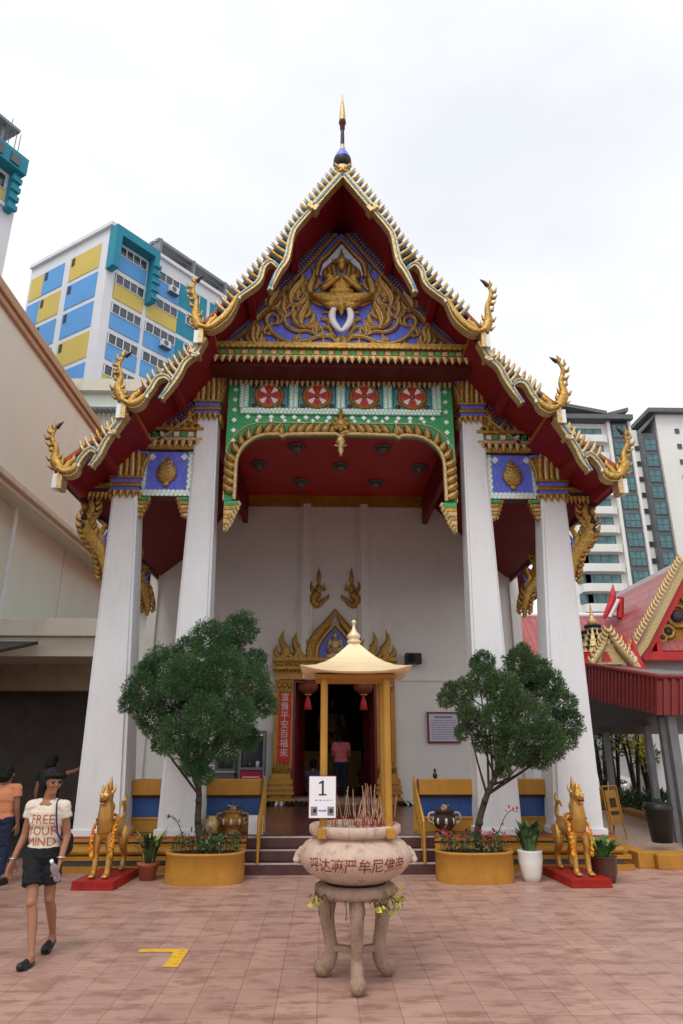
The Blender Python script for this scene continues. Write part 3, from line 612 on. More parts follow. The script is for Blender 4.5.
# ------------------------------------------------------------------ frieze over the arch
IW = 2.10; top = 8.23
def archpts(half_w, ztop, zbot, r, cusp=True):
    pts = [(-half_w, zbot), (-half_w, ztop - r)]
    for i in range(1, 9): a = math.pi - math.pi / 2 * i / 8; pts.append((-half_w + r + r * math.cos(a), ztop - r + r * math.sin(a)))
    if cusp: pts += [(-half_w + r + .16, ztop + .0), (-half_w + r + .22, ztop - .05), (-half_w + r + .30, ztop + .0), (-half_w * .25, ztop + .015), (-.08, ztop + .02)]
    pts.append((0, ztop - (.04 if cusp else 0)))
    return pts + [(-p[0], p[1]) for p in reversed(pts[:-1])]
ain = archpts(1.89, 7.14, 5.86, 0.60); fr = MB(); y0, y1 = 0.14, 0.25
L = len(ain); hl = L // 2
for i in range(L - 1):
    a, b = ain[i], ain[i + 1]
    def outp(p): return (-IW if p[0] < 0 else IW, p[1]) if abs(p[0]) > 1.6 and p[1] < 6.55 else (p[0], top)
    pa, pb_ = outp(a), outp(b)
    if pa[1] != pb_[1]:
        sgn = -1 if a[0] < 0 else 1
        if sgn < 0: fr.prism([a, b, pb_, (sgn * IW, top), pa], y0, y1, 0)
        else: fr.prism([a, b, pb_, (sgn * IW, top), pa], y0, y1, 0)
    else: fr.prism([a, b, pb_, pa], y0, y1, 0)
for i in range(6):            # white studs on the green
    for s in (-1, 1):
        fr.obox((s * 1.97, y0 - .004, 7.02 + .21 * i), (.026, 0, .026), (0, .012, 0), (-.026, 0, .026), 1)
for i in range(17):
    x = -1.72 + 3.44 * i / 16; fr.obox((x, y0 - .004, 7.51), (.025, 0, .025), (0, .012, 0), (-.025, 0, .025), 1)
for i in range(13):
    x = -1.55 + 3.1 * i / 12
    if i != 6: fr.obox((x, y0 - .004, 7.44), (.02, 0, .02), (0, .01, 0), (-.02, 0, .02), 1)
frz = fr.build('frieze', [M['green'], M['mirror']], temple)
# four wheel medallions in framed panels
yb = y0 - 0.03
grid = MB()
grid.box(-1.86, 1.86, yb - .02, y0 + .02, 7.56, 7.68, 0)
xs_ = [-1.80, -0.88, 0, 0.88, 1.80]
for x in xs_: grid.box(x - .085, x + .085, yb - .024, y0 + .02, 7.683, 8.20, 0)
for i in range(52):
    x = -1.82 + 3.64 * i / 51
    for k in range(2): grid.obox((x + .035 * k, yb - .022, 7.595 + .05 * k), (.015, 0, .015), (0, .006, 0), (-.015, 0, .015), 1)
for x in xs_:
    for k in range(9):
        for j in (-1, 1): grid.obox((x + .04 * j, yb - .026, 7.72 + .055 * k + .013 * j), (.0135, 0, .0135), (0, .006, 0), (-.0135, 0, .0135), 1)
grid.build('mosaic_strips', [M['mint'], M['mirror']], frz)
for k in range(4):
    xm = (xs_[k] + xs_[k + 1]) / 2; zc = 7.93; w = MB()
    w.box(xm - .34, xm + .34, yb - .004, y0 + .03, 7.685, 8.19, 0)
    q = [(math.cos(2 * math.pi * i / 40), math.sin(2 * math.pi * i / 40)) for i in range(40)]
    w.prism([(xm + .235 * a, zc + .225 * b) for a, b in q], yb - .03, yb, 1)
    w.tube([(xm + .245 * a, yb - .03, zc + .235 * b) for a, b in q + q[:1]], .032, 8, 2)
    w.tube([(xm + .285 * a, yb - .01, zc + .262 * b) for a, b in q + q[:1]], .014, 6, 3)
    for j in range(4):
        a = math.pi / 4 + math.pi / 2 * j; d = Vector((math.cos(a), math.sin(a))); n2 = Vector((-d.y, d.x)); c = Vector((xm, zc))
        w.prism([tuple(c + d * .05), tuple(c + d * .19 + n2 * .055), tuple(c + d * .20), tuple(c + d * .19 - n2 * .055)], yb - .045, yb - .028, 4)
        a = math.pi / 2 * j; d = Vector((math.cos(a), math.sin(a))); w.ball((xm + d.x * .13, yb - .032, zc + d.y * .13), (.04, .02, .04), 5, 8, 6)
        for (cx, cz) in ((-.27, -.20), (.27, -.20), (-.27, .20), (.27, .20)): w.ball((xm + cx, yb - .012, zc + cz), (.05, .02, .045), 2, 6, 4)
    w.ball((xm, yb - .045, zc), (.045, .03, .045), 2, 10, 6)
    w.build('wheel_medallion', [M['skyblue'], M['medal_red'], M['gold_dark'], M['gold'], M['white_plain'], M['medal_red']], frz)
# gold rope border of the arch
rb = MB(); a_in = ain
rb.tube([(p[0], y0 - .05, p[1]) for p in a_in], .042, 8, 1)
tot = 0; acc = []
for i in range(len(a_in) - 1):
    a = Vector(a_in[i]); b = Vector(a_in[i + 1]); n = max(1, int((b - a).length / 0.03))
    for j in range(n): acc.append((a.lerp(b, j / n), (b - a).normalized()))
step = 0.14; dist = 0; last = None
for (p, d) in acc:
    if last is not None: dist += (p - last).length
    last = p
    if dist >= step:
        dist = 0; nr = Vector((-d.y, d.x)); sgn = 1 if p.x < 0 else -1
        d2 = d * sgn; c0 = p + nr * .03; c1 = p + nr * .12 + d2 * .05; c2 = p + nr * .20 + d2 * .13
        rb.tube([(q.x, y0 - .04, q.y) for q in crv([c0, c1, c2], 4)], [.06, .085, .075, .03], 6, 0, True, (0, 1, 0), 0.8)
        rb.tube([(q.x, y0 - .09, q.y) for q in crv([c0, c1, c2], 4)], [.015, .03, .02, .006], 5, 1, True, (0, 1, 0))
q2 = [(p[0] * 1.0, p[1]) for p in archpts(2.085, 7.40, 5.86, 0.68, False)]
rb.ribbon(q2[:], 0.02, y0 - .02, y0 + .02, 1)
# centre boss and pendant, corbels under the arch ends
rb.ball((0, y0 - .10, 7.34), (.13, .07, .13), 0); rb.ball((0, y0 - .15, 7.34), (.06, .04, .06), 1)
for i in range(8): a = math.pi / 4 * i; rb.ball((math.cos(a) * .12, y0 - .11, 7.34 + math.sin(a) * .12), (.05, .04, .05), 0, 8, 5)
rb.tube([(0, y0 - .10, 7.48), (0, y0 - .1, 7.56), (0, y0 - .1, 7.66)], [.07, .05, .006], 6, 0)
rb.tube([(0, y0 - .06, 7.08), (0, y0 - .06, 6.98), (0, y0 - .06, 6.90), (0, y0 - .06, 6.82), (0, y0 - .06, 6.70)], [.06, .10, .04, .06, .004], 8, 1)
rb.tube([(-.12, y0 - .06, 6.93), (0, y0 - .06, 6.90), (.12, y0 - .06, 6.93)], [.004, .04, .004], 6, 1)
for s in (-1, 1):
    for i, (w, z) in enumerate(((.13, 5.82), (.12, 5.74), (.10, 5.66), (.085, 5.58), (.07, 5.50), (.05, 5.43), (.03, 5.37))):
        rb.box(min(s * 2.06, s * (2.06 - w * 1.9)), max(s * 2.06, s * (2.06 - w * 1.9)), y0 - .06 + .01 * i, y1 + .06, z - .065, z + .012, 2 if i == 0 else (0 if i % 2 else 1))
        rb.tube([(s * (2.06 - w * 1.9), y0 - .05, z), (s * (2.06 - w * 1.9 - .03), y0 - .05, z - .05), (s * (2.06 - w * 1.9 - .01), y0 - .05, z - .11)], [.035, .04, .008], 5, 1)
rb.build('arch_border', [M['gold'], M['gold_pale'], M['green']], frz)

# ------------------------------------------------------------------ side bays between outer and inner columns
for s in (-1, 1):
    X = lambda a, b: (min(s * a, s * b), max(s * a, s * b))
    sb = MB(); y0 = 0.20
    a, b = X(2.66, 3.62); zt, zb = T(170, 452, y0).z, T(170, 490, y0).z
    sb.box(a, b, y0, y0 + .2, zb, zt, 0)
    sb.box(a, b, y0 - .02, y0 + .22, zb - .12, zb - .002, 1); sb.box(s * 2.72 - .045, s * 2.72 + .045, y0 - .015, y0 + .2, zb + .001, zt, 1); sb.box(s * 3.54 - .045, s * 3.54 + .045, y0 - .015, y0 + .2, zb + .001, zt, 1)
    sb.box(a, b, y0 - .03, y0 + .2, zb - .14, zb - .122, 4)
    for i in range(12):
        x = a + (b - a) * (i + .5) / 12
        for k in range(2): sb.obox((x + .03 * k, y0 - .022, zb - .085 + .05 * k), (.022, 0, .022), (0, .006, 0), (-.022, 0, .022), 3)
        for sx_ in (2.72, 3.54): sb.obox((s * sx_ + .016 * (1 if i % 2 else -1), y0 - .017, zb + .05 + (zt - zb - .08) * i / 12), (.02, 0, .02), (0, .006, 0), (-.02, 0, .02), 3)
    for sx_ in (2.84, 3.42): sb.obox((s * sx_, y0 - .004, zt - .10), (.035, 0, .035), (0, .01, 0), (-.035, 0, .035), 3)
    # leaf emblem
    xm = s * 3.13; zc = (zt + zb) / 2 - .02
    sb.tube([(xm, y0 - .02, zc - .24), (xm, y0 - .04, zc - .16), (xm, y0 - .05, zc - .04), (xm, y0 - .05, zc + .10), (xm, y0 - .03, zc + .22), (xm, y0 - .02, zc + .30)], [.03, .15, .19, .14, .06, .004], 12, 2, True, (0, 1, 0), 0.35)
    for k in range(5):
        for j in (-1, 1): sb.tube([(xm + j * .02, y0 - .11, zc - .16 + .07 * k), (xm + j * .09, y0 - .10, zc - .12 + .07 * k), (xm + j * (.15 - .02 * k), y0 - .07, zc - .06 + .07 * k)], [.012, .02, .008], 5, 5)
    sb.ball((xm, y0 - .05, zc - .25), (.07, .04, .05), 2, 8, 6)
    # cornice above
    z1 = zt + .03
    for (o, h0, h1, m) in ((.05, 0, .10, 2), (.02, .10, .16, 4), (.09, .16, .22, 5), (.06, .22, .36, 6), (.10, .36, .42, 2)):
        sb.box(s * 3.13 - .52 - o, s * 3.13 + .52 + o, y0 - .02 - o, y0 + .2, z1 + h0, z1 + h1 - .001, m)
    for i in range(9):
        x = s * 3.13 - .52 + 1.04 * i / 8
        sb.tube([(x, y0 - .10, z1 + .15), (x, y0 - .10, z1 + .09), (x, y0 - .09, z1 + .02)], [.055, .045, .004], 6, 5, True, (0, 1, 0), .5)
        sb.tube([(x, y0 - .08, z1 + .42), (x, y0 - .08, z1 + .50), (x, y0 - .08, z1 + .58)], [.06, .05, .004], 6, 2, True, (0, 1, 0), .5)
        sb.obox((x, y0 - .085, z1 + .29), (.045, 0, 0), (0, .008, 0), (0, 0, .045), 3 if i % 2 else 7)
    # small brackets at the panel corners
    for xx, d in ((2.74, 1), (3.56, -1)):
        for i in range(5):
            w = .17 - .03 * i; sb.box(*X(xx + (-.10 if d > 0 else .08), xx + d * w * .9 - (0 if d > 0 else 0)), y0 - .03, y0 + .17 - .01 * i, zb - .20 - .075 * i, zb - .142 - .075 * i, 7 if i == 0 else (2 if i % 2 else 5))
            sb.tube([(s * (xx + d * w * .9), y0 - .03, zb - .15 - .075 * i), (s * (xx + d * (w * .9 + .02)), y0 - .03, zb - .19 - .075 * i), (s * (xx + d * w * .85), y0 - .03, zb - .23 - .075 * i)], [.03, .035, .006], 5, 2)
    bay = sb.build('side_bay_panel', [M['blue'], M['mint'], M['gold'], M['mirror'], M['maroon_dark'], M['gold_pale'], M['gold_dark'], M['green']], temple)
    # tympanum scrolls between bay cornice and roof, lattice under tier two
    tm = MB(); zb2 = z1 + .40
    tm.prism([(s * 2.45, zb2), (s * 3.50, zb2), (s * 3.42, 7.15), (s * 2.9, 7.60), (s * 2.45, 8.1)], y0 + .02, y0 + .1, 0)
    q = crv(mirror([(2.40, 8.10), (2.95, 7.52), (3.58, 6.98)], s), 6); tm.ribbon(q, .30, y0 - .08, y0 + .03, 3, .02 * s); tm.ribbon(q, .04, y0 - .11, y0 + .02, 1, -.15 * s)
    for i in range(1, len(q) - 1):
        p = Vector(q[i]); d = (Vector(q[i + 1]) - Vector(q[i - 1])).normalized(); nr = Vector((-d.y, d.x)) * s
        for k in range(4):
            for h in (-.03, .03): c = p + nr * (-.08 + .075 * k) + d * (h + (.02 if k % 2 else 0)); tm.obox((c.x, y0 - .083, c.y), (d.x * .014, 0, d.y * .014), (0, .01, 0), (nr.x * .02, 0, nr.y * .02), 4)
    for pts, rd in (([(2.60, 7.0), (2.78, 7.05), (2.80, 7.25), (2.68, 7.32), (2.70, 7.5)], [.03, .08, .08, .07, .01]), ([(2.75, 7.0), (2.98, 6.98), (3.05, 7.12), (2.95, 7.18), (2.93, 7.1)], [.04, .07, .06, .05, .02]), ([(3.0, 6.95), (3.2, 6.93), (3.3, 7.02)], [.05, .07, .01]), ([(2.62, 7.3), (2.56, 7.55), (2.62, 7.75)], [.04, .06, .01]), ([(2.9, 7.2), (2.94, 7.36), (2.88, 7.45)], [.05, .06, .01])):
        tm.curl(mirror([(x, z + (zb2 - 6.88)) for x, z in pts], s), rd, y0 - .03, 2); 
    # band and drip teeth from the outer column out to the eave
    ze = 6.02
    tm.box(*X(4.0, 4.50), y0 - .05, y0 + .12, ze - .04, ze + .05, 3); tm.box(*X(4.0, 4.53), y0 - .08, y0 + .14, ze + .05, ze + .09, 2)
    tm.prism([(s * 3.66, ze + .09), (s * 4.36, ze + .09), (s * 4.0, 6.42), (s * 3.66, 6.72)], y0 + .02, y0 + .1, 0)
    for i in range(6): x = s * (4.08 + .075 * i); tm.tube([(x, y0 - .07, ze - .03), (x, y0 - .07, ze - .09), (x, y0 - .06, ze - .17)], [.05, .04, .004], 6, 2, True, (0, 1, 0), .5)
    for pts, rd in (([(4.36, ze + .13), (4.12, ze + .14), (3.98, ze + .2), (3.9, ze + .36), (3.97, ze + .42)], [.03, .06, .07, .06, .02]), ([(3.82, ze + .15), (3.86, ze + .3), (3.78, ze + .45), (3.74, ze + .6)], [.07, .07, .06, .01]), ([(4.1, ze + .17), (4.12, ze + .25), (4.04, ze + .3)], [.04, .045, .01])):
        tm.curl(mirror(pts, s), rd, y0 - .02, 2)
    tm.build('gable_scrolls', [M['maroon_dark'], M['gold_pale'], M['gold'], M['purple'], M['purpledot']], bay)
    # great naga eave bracket on the outer column
    for yb_ in (0.22, 3.2):
        bk = MB(); zz = 5.95
        spine = [(4.03, 4.35), (4.05, 4.62), (4.16, 4.95), (4.36, 5.22), (4.47, 5.48), (4.40, 5.70), (4.46, 5.92)]
        q = crv(mirror(spine, s), 6)
        bk.tube([(p[0], yb_, p[1]) for p in q], [.03, .09, .13, .14, .10, .07, .05], 8, 0, True, (0, 1, 0), .6)
        for i in range(2, len(q) - 3, 2):
            d = (Vector(q[i + 1]) - Vector(q[i - 1])).normalized(); nr = Vector((-d.y, d.x))
            for sd in (-1, 1):
                p0 = Vector(q[i]) + nr * sd * .08; p1 = p0 + nr * sd * .07 + d * .05; p2 = p1 + d * .10 + nr * sd * .01
                bk.tube([(p.x, yb_ - .02, p.y) for p in (p0, p1, p2)], [.05, .04, .005], 5, 0 if i % 4 else 1, True, (0, 1, 0))
        bk.tube([(s * 4.10, yb_, 5.05), (s * 4.2, yb_ - .02, 5.22), (s * 4.12, yb_ - .02, 5.40), (s * 4.22, yb_, 5.5)], [.06, .06, .05, .008], 6, 0, True, (0, 1, 0))
        bk.tube([(s * 4.06, yb_, 4.75), (s * 4.12, yb_ - .03, 5.15), (s * 4.06, yb_ - .02, 5.3)], [.03, .035, .01], 6, 2)
        bk.build('eave_bracket', [M['gold'], M['gold_dark'], M['blue']], temple)
# wind bells at the eave corners
for s in (-1, 1):
    bl = MB(); c = T(65.5 if s < 0 else 609.5, 503 if s < 0 else 512, 0.0); x, z = s * 4.40, 5.42
    bl.lathe([(.005, .14), (.012, .10), (.03, .08), (.045, .04), (.062, 0.0), (.055, -.005)], (x, -.1, z), 12, 0); bl.tube([(x, -.1, z + .1), (x, -.1, z + .5)], .004, 4, 0)
    bl.tube([(x, -.1, z), (x, -.1, z - .07)], .004, 4, 0); bl.prism([(x - .04, z - .12), (x, z - .06), (x + .04, z - .12), (x, z - .19)], -.104, -.096, 0)
    bl.build('wind_bell', M['black'], temple)

# ------------------------------------------------------------------ porch interior: ceiling, back wall, hall
YW = 6.2   # hall front wall
ce = MB(); cz = 8.16
ce.box(-2.35, 2.35, 0.37, YW, cz, cz + .12, 0)
for s in (-1, 1):
    ce.box(min(s * 2.35, s * 2.47), max(s * 2.35, s * 2.47), 0.8, YW, cz - .75, cz + .1, 1)
ce.build('ceiling', [M['red_ceiling'], M['red_soffit']], temple)
wl = MB()
dw, dz = 1.02, 3.30      # doorway
def wallpoly(x0, x1, z0, z1): wl.box(x0, x1, YW, YW + .25, z0, z1, 0)
wallpoly(-4.74, -dw, FZ, 5.4); wallpoly(dw, 4.74, FZ, 5.4); wallpoly(-dw - .001, dw + .001, dz, 5.4)
wl.prism([(-4.74, 5.4), (4.74, 5.4), (4.74, 6.3), (3.5, 7.0), (2.4, 8.3), (-2.4, 8.3), (-3.5, 7.0), (-4.74, 6.3)], YW, YW + .25, 0)
for s in (-1, 1):
    wl.box(s * 4.62 - .12, s * 4.62 + .12, YW + .25, 14, FZ, 6.2, 0)
    for (x0, x1, o) in ((.58, .94, .10), (.66, .86, .20)): wl.box(min(s * x0, s * x1), max(s * x0, s * x1), YW - o, YW + .01, dz + .53, cz - .25, 0)
    wl.box(min(s * 4.55, s * 4.78), max(s * 4.55, s * 4.78), YW - .12, YW + .05, FZ, 6.35, 0)
wl.box(1.6, 3.0, YW - .05, YW + .01, 3.28, 3.36, 0)
wallo = wl.build('hall_wall', [M['wall']], temple, bevel=0.006)
wt = MB()
wt.box(-2.34, 2.34, YW - .12, YW + .01, cz - .20, cz - .12, 0); wt.box(-2.34, 2.34, YW - .08, YW + .01, cz - .28, cz - .202, 1); wt.box(-2.34, 2.34, YW - .16, YW + .01, cz - .118, cz - .002, 0)
for s in (-1, 1):
    wt.box(s * .76 - .24, s * .76 + .24, YW - .22, YW + .01, cz - .19, cz - .10, 0); wt.box(s * .76 - .20, s * .76 + .20, YW - .19, YW + .01, cz - .30, cz - .192, 1)
wt.build('wall_cornice', [M['gold_paint'], M['gold']], wallo)
# hall interior (dark, side and back walls, floor, ceiling)
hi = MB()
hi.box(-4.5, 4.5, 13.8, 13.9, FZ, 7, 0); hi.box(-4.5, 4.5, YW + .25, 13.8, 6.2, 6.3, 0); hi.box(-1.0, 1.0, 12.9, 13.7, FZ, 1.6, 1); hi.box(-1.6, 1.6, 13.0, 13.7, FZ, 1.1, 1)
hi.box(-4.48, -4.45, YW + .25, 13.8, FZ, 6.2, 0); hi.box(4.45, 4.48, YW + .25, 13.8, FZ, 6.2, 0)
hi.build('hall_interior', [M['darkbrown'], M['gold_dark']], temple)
# gold celestial reliefs on the wall
for s in (-1, 1):
    an = MB(); x, z = s * .44, 5.42; y = YW - .08
    an.ball((x, y, z + .10), (.07, .05, .13)); an.ball((x - s * .01, y - .02, z + .28), (.045, .045, .055)); an.lathe([(.05, 0), (.045, .06), (.02, .16), (.003, .26)], (x - s * .01, y - .02, z + .30), 8)
    an.tube(crv([(x, y, z + .05), (x + s * .10, y, z - .06), (x + s * .02, y, z - .16), (x - s * .12, y, z - .12)], 4), [.09, .08, .07, .02], 7)
    an.tube(crv([(x + s * .05, y, z - .08), (x + s * .18, y, z - .05), (x + s * .24, y, z + .06)], 4), [.06, .05, .006], 6); an.tube(crv([(x + s * .08, y, z + .02), (x + s * .15, y, z + .18), (x + s * .10, y, z + .32)], 4), [.05, .04, .006], 6)
    an.cap((x - s * .04, y - .03, z + .16), (x - s * .15, y - .06, z + .10), .03, .02); an.cap((x - s * .15, y - .06, z + .10), (x - s * .12, y - .08, z + .22), .02, .014)
    an.tube(crv([(x - s * .05, y, z - .12), (x - s * .2, y, z - .02), (x - s * .22, y, z + .04)], 4), [.05, .035, .005], 6)
    o = an.blob('celestial_relief', M['gold'], wallo, 0.012, 1); o.data.transform(Matrix.Translation((x, y, z)) @ Matrix.Diagonal((1.25, 1.3, 1.45, 1)) @ Matrix.Translation((-x, -y, -z)))

# ------------------------------------------------------------------ doorway surround
dp = MB(); yd = YW - .02
for s in (-1, 1):
    X = lambda a, b: (min(s * a, s * b), max(s * a, s * b))
    xm = 1.24
    for (w, o, z0, z1, m) in ((.36, .46, FZ, FZ + .16, 0), (.33, .42, FZ + .16, FZ + .22, 0), (.29, .36, FZ + .22, FZ + .34, 3), (.34, .44, FZ + .34, FZ + .44, 0), (.30, .38, FZ + .44, FZ + .50, 3), (.32, .40, FZ + .50, FZ + .62, 0), (.27, .34, FZ + .62, FZ + .67, 3), (.30, .36, FZ + .67, FZ + .84, 0), (.25, .30, FZ + .84, FZ + 1.02, 0), (.20, .24, FZ + 1.02, FZ + 1.12, 4)):
        dp.box(*X(xm - w + .05, xm + w), yd - o, yd, FZ + (z0 - FZ) * .66, FZ + (z1 - FZ) * .66 - .001, m)
    for i in range(5): 
        x = s * (xm - .16 + .085 * i); dp.tube([(x, yd - .24, FZ + .68), (x, yd - .29, FZ + .80), (x, yd - .25, FZ + .93)], [.05, .06, .006], 6, 1)
    dp.box(*X(1.05, 1.44), yd - .18, yd, FZ + .74, dz - .02, 2); dp.box(*X(1.02, 1.06), yd - .20, yd, FZ + .74, dz, 0); dp.box(*X(1.37, 1.47), yd - .20, yd, FZ + .74, dz, 0)
    dp.box(*X(1.03, 1.46), yd - .22, yd, dz - .30, dz - .02, 4)
    for k in range(3): dp.ball((s * (1.11 + .13 * k), yd - .23, dz - .15), (.06, .03, .07), 1, 8, 6)
dp.box(-1.46, 1.46, yd - .20, yd, dz, dz + .22, 0); dp.box(-1.54, 1.54, yd - .30, yd, dz + .22, dz + .30, 1); dp.box(-1.49, 1.49, yd - .26, yd, dz + .30, dz + .44, 4); dp.box(-1.55, 1.55, yd - .32, yd, dz + .44, dz + .52, 1)
for i in range(24): dp.ball((-1.45 + 2.9 * i / 23, yd - .26, dz + .37), (.05, .03, .05), 1, 6, 4)
for i in range(34): x = -1.50 + 3.0 * i / 33; dp.tube([(x, yd - .30, dz + .24), (x, yd - .30, dz + .14)], [.045, .004], 5, 1)
# flame finials and pointed arch
def flame(x, z, h, lean):
    dp.tube([(p[0], yd - .14, p[1]) for p in crv([(x, z), (x - lean * .5, z + h * .30), (x + lean * .3, z + h * .62), (x - lean * .1, z + h)], 5)], [.11, .12, .09, .06, .006], 7, 1, True, (0, 1, 0), .6)
    dp.tube([(p[0], yd - .15, p[1]) for p in crv([(x + lean * .3, z), (x + lean * 1.3, z + h * .22), (x + lean * 1.1, z + h * .48)], 5)], [.08, .07, .006], 6, 1, True, (0, 1, 0), .6)
for s in (-1, 1):
    for x, h in ((1.30, .74), (.98, .68), (.68, .82)): flame(s * x, dz + .50, h, s * .14)
    q = crv(mirror([(.62, dz + .52), (.60, dz + .80), (.42, dz + 1.14), (.18, dz + 1.44), (0, dz + 1.76)], s), 6); dp.curl([(p[0], p[1]) for p in q], [.13, .13, .12, .09, .02], yd - .16, 1, .8, 7, 1)
    q = crv(mirror([(.46, dz + .52), (.44, dz + .78), (.28, dz + 1.06), (0, dz + 1.38)], s), 6); dp.curl([(p[0], p[1]) for p in q], [.06, .06, .05, .04], yd - .18, 0, .8, 6, 1)
    for p in q[3:-3:4]: pass
dp.prism([(-.46, dz + .52), (.46, dz + .52), (.42, dz + .82), (.26, dz + 1.08), (0, dz + 1.34), (-.26, dz + 1.08), (-.42, dz + .82)], yd - .12, yd - .02, 5)
dpo = dp.build('door_surround', [M['gold_paint'], M['gold'], M['yellow'], M['gold_dark'], M['gold_dark'], M['blue']], temple, bevel=0.006)
bd = MB(); y = yd - .24; z = dz + .52
bd.box(-.22, .22, y - .08, y + .12, z, z + .09); bd.ball((0, y, z + .17), (.21, .12, .08)); bd.ball((0, y + .02, z + .34), (.12, .09, .16)); bd.ball((0, y, z + .56), (.065, .065, .085)); bd.lathe([(.05, 0), (.03, .05), (.003, .14)], (0, y, z + .62), 8)
for s in (-1, 1): bd.cap((s * .13, y, z + .44), (s * .17, y - .03, z + .25), .04, .035); bd.cap((s * .17, y - .03, z + .25), (s * .03, y - .12, z + .2), .035, .03)
bd.blob('niche_statue', M['gold_pale'], dpo, 0.014, 1)
# red door frame and open leaves
df = MB()
for s in (-1, 1):
    df.box(min(s * .96, s * 1.04), max(s * .96, s * 1.04), yd - .10, YW + .30, FZ + .12, dz + .005, 0)
df.box(-.96, .96, yd - .08, YW + .30, dz - .07, dz + .003, 0); df.box(-1.0, 1.0, yd - .35, YW + .3, FZ, FZ + .14, 1)
dfo = df.build('door_frame', [M['maroon'], M['stone_grey']], temple, bevel=0.006)
for s in (-1, 1):
    a = R(78); hinge = Vector((s * .95, YW + .28, 0)); d = Vector((-s * math.cos(a), math.sin(a), 0)); n = Vector((d.y, -d.x, 0))
    lf = MB(); c = hinge + d * .40; zc = (FZ + .16 + dz - .1) / 2; hh_ = (dz - .1 - FZ - .16) / 2
    lf.obox((c.x, c.y, zc), d * .40, n * .03, (0, 0, hh_), 0)
    for k in range(3): 
        cc = c - n * .035 * s; lf.obox((cc.x, cc.y, zc + (k - 1) * hh_ * .62), d * .28, n * .012, (0, 0, hh_ * .24), 1)
    lf.build('door_leaf', [M['maroon'], M['maroon_dark']], dfo)
# parapets with ochre coping and blue inset between the columns
for (x0, x1) in ((-3.30, -2.74), (-2.16, -1.27), (1.27, 2.14), (2.74, 3.30)):
    pa = MB(); y0 = 0.50
    pa.box(x0, x1, y0, y0 + .22, FZ, FZ + .20, 0); pa.box(x0, x1, y0 + .04, y0 + .18, FZ + .20, FZ + .50, 1); pa.box(x0, x1, y0 - .02, y0 + .24, FZ + .50, FZ + .54, 2); pa.box(x0, x1, y0 - .05, y0 + .27, FZ + .54, FZ + .77, 0)
    pa.box(x0, x1, y0 - .01, y0 + .2, FZ + .18, FZ + .215, 0)
    pa.build('parapet', [M['yellow'], M['blue_panel'], M['darkbrown']], temple, bevel=0.008)
# couplet strips beside the door
for s, txt in ((-1, '富貴平安百福來'), (1, '吉祥如意千祥集')):
    cp = MB(); xm = s * 1.215; z0, z1 = FZ + .92, dz - .32
    cp.box(xm - .155, xm + .155, yd - .20, yd - .17, z0, z1, 0)
    n = len(txt)
    for i, ch in enumerate(txt):
        zc = z1 - (i + .55) * (z1 - z0) / (n + .5); text_on(cp, ch, .21, lambda x, y: (xm + x, yd - .203, zc + y), 1)
    cp.build('couplet_strip', [M['couplet'], M['silver']], temple)
# ------------------------------------------------------------------ left hall beside the temple
lb = thing('assembly_hall', 'beige rendered hall with tan coping and open ground floor left of the temple', 'building', (-6.6, 13, 0))
def LB(mb, name, m, bev=0.01): 
    mb.v = [(x + 6.6, y - 13, z) for x, y, z in mb.v]; return mb.build(name, m, lb, bevel=bev)
b = MB(); b.box(-15, -6.5, 3, 42, 6.90, 10.2, 0); b.box(-15, -6.85, 12.7, 42, 4.05, 6.9, 0)
for y in (17.5, 24, 31): b.box(-6.86, -6.845, y, y + .03, 4.1, 6.8, 1)
upper = LB(b, 'upper_wall', [M['beige'], M['beige_trim']])
b = MB(); b.box(-15, -6.36, 2.9, 42.1, 10.2, 10.42, 0); b.box(-15, -6.42, 2.95, 42.1, 10.05, 10.198, 0); LB(b, 'coping', [M['beige_trim']], 0.02)
b = MB(); b.box(-15, -6.32, 2.95, 42, 6.78, 6.92, 0); b.box(-15, -6.40, 2.95, 42, 6.66, 6.778, 0); LB(b, 'ledge', [M['cream']], 0.015)
b = MB(); b.box(-15, -4.45, 13.55, 15.2, 3.78, 4.12, 0); b.box(-15, -4.5, 13.7, 15.0, 3.40, 3.778, 0); b.box(-15, -5.3, 15.2, 42, 3.65, 4.05, 0); LB(b, 'canopy_slab', [M['cream']])
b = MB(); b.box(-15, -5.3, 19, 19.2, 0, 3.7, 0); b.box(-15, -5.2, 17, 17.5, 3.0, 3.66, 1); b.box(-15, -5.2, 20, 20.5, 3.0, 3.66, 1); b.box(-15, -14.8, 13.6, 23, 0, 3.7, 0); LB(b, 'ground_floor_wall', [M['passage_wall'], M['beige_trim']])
for x, y in ((-8.1, 16.2), (-12, 16.2)):
    b = MB(); b.box(x - .22, x + .22, y - .22, y + .22, 0, 3.65); LB(b, 'pillar', [M['beige_trim']])
b = MB(); b.tube([(-6.70, 14.2, 4.1), (-6.70, 14.2, 6.7)], .045, 8); b.tube([(-6.74, 14.2, 5.2), (-6.66, 14.2, 5.2)], .06, 8); LB(b, 'drainpipe', [M['hdb_white']], 0)
aw = MB(); aw.prismx([(11.7, 3.18), (13.5, 3.60), (13.5, 3.66), (11.7, 3.24)], -9.0, -5.55, 0)
aw.box(-9, -5.55, 11.68, 11.72, 3.10, 3.25, 0)
for x in (-8.6, -7.4, -6.2): aw.box(x - .03, x + .03, 11.72, 13.52, 3.08, 3.15, 0)
LB(aw, 'awning', [M['black']], 0)
# floor inside the passage
p = MB(); p.add([(-15, 10.5, 0.005), (-4.95, 10.5, 0.005), (-4.95, 23, 0.005), (-15, 23, 0.005)], [(0, 1, 2, 3)]); tag(p.build('passage_floor', M['asphalt']), kind='structure')

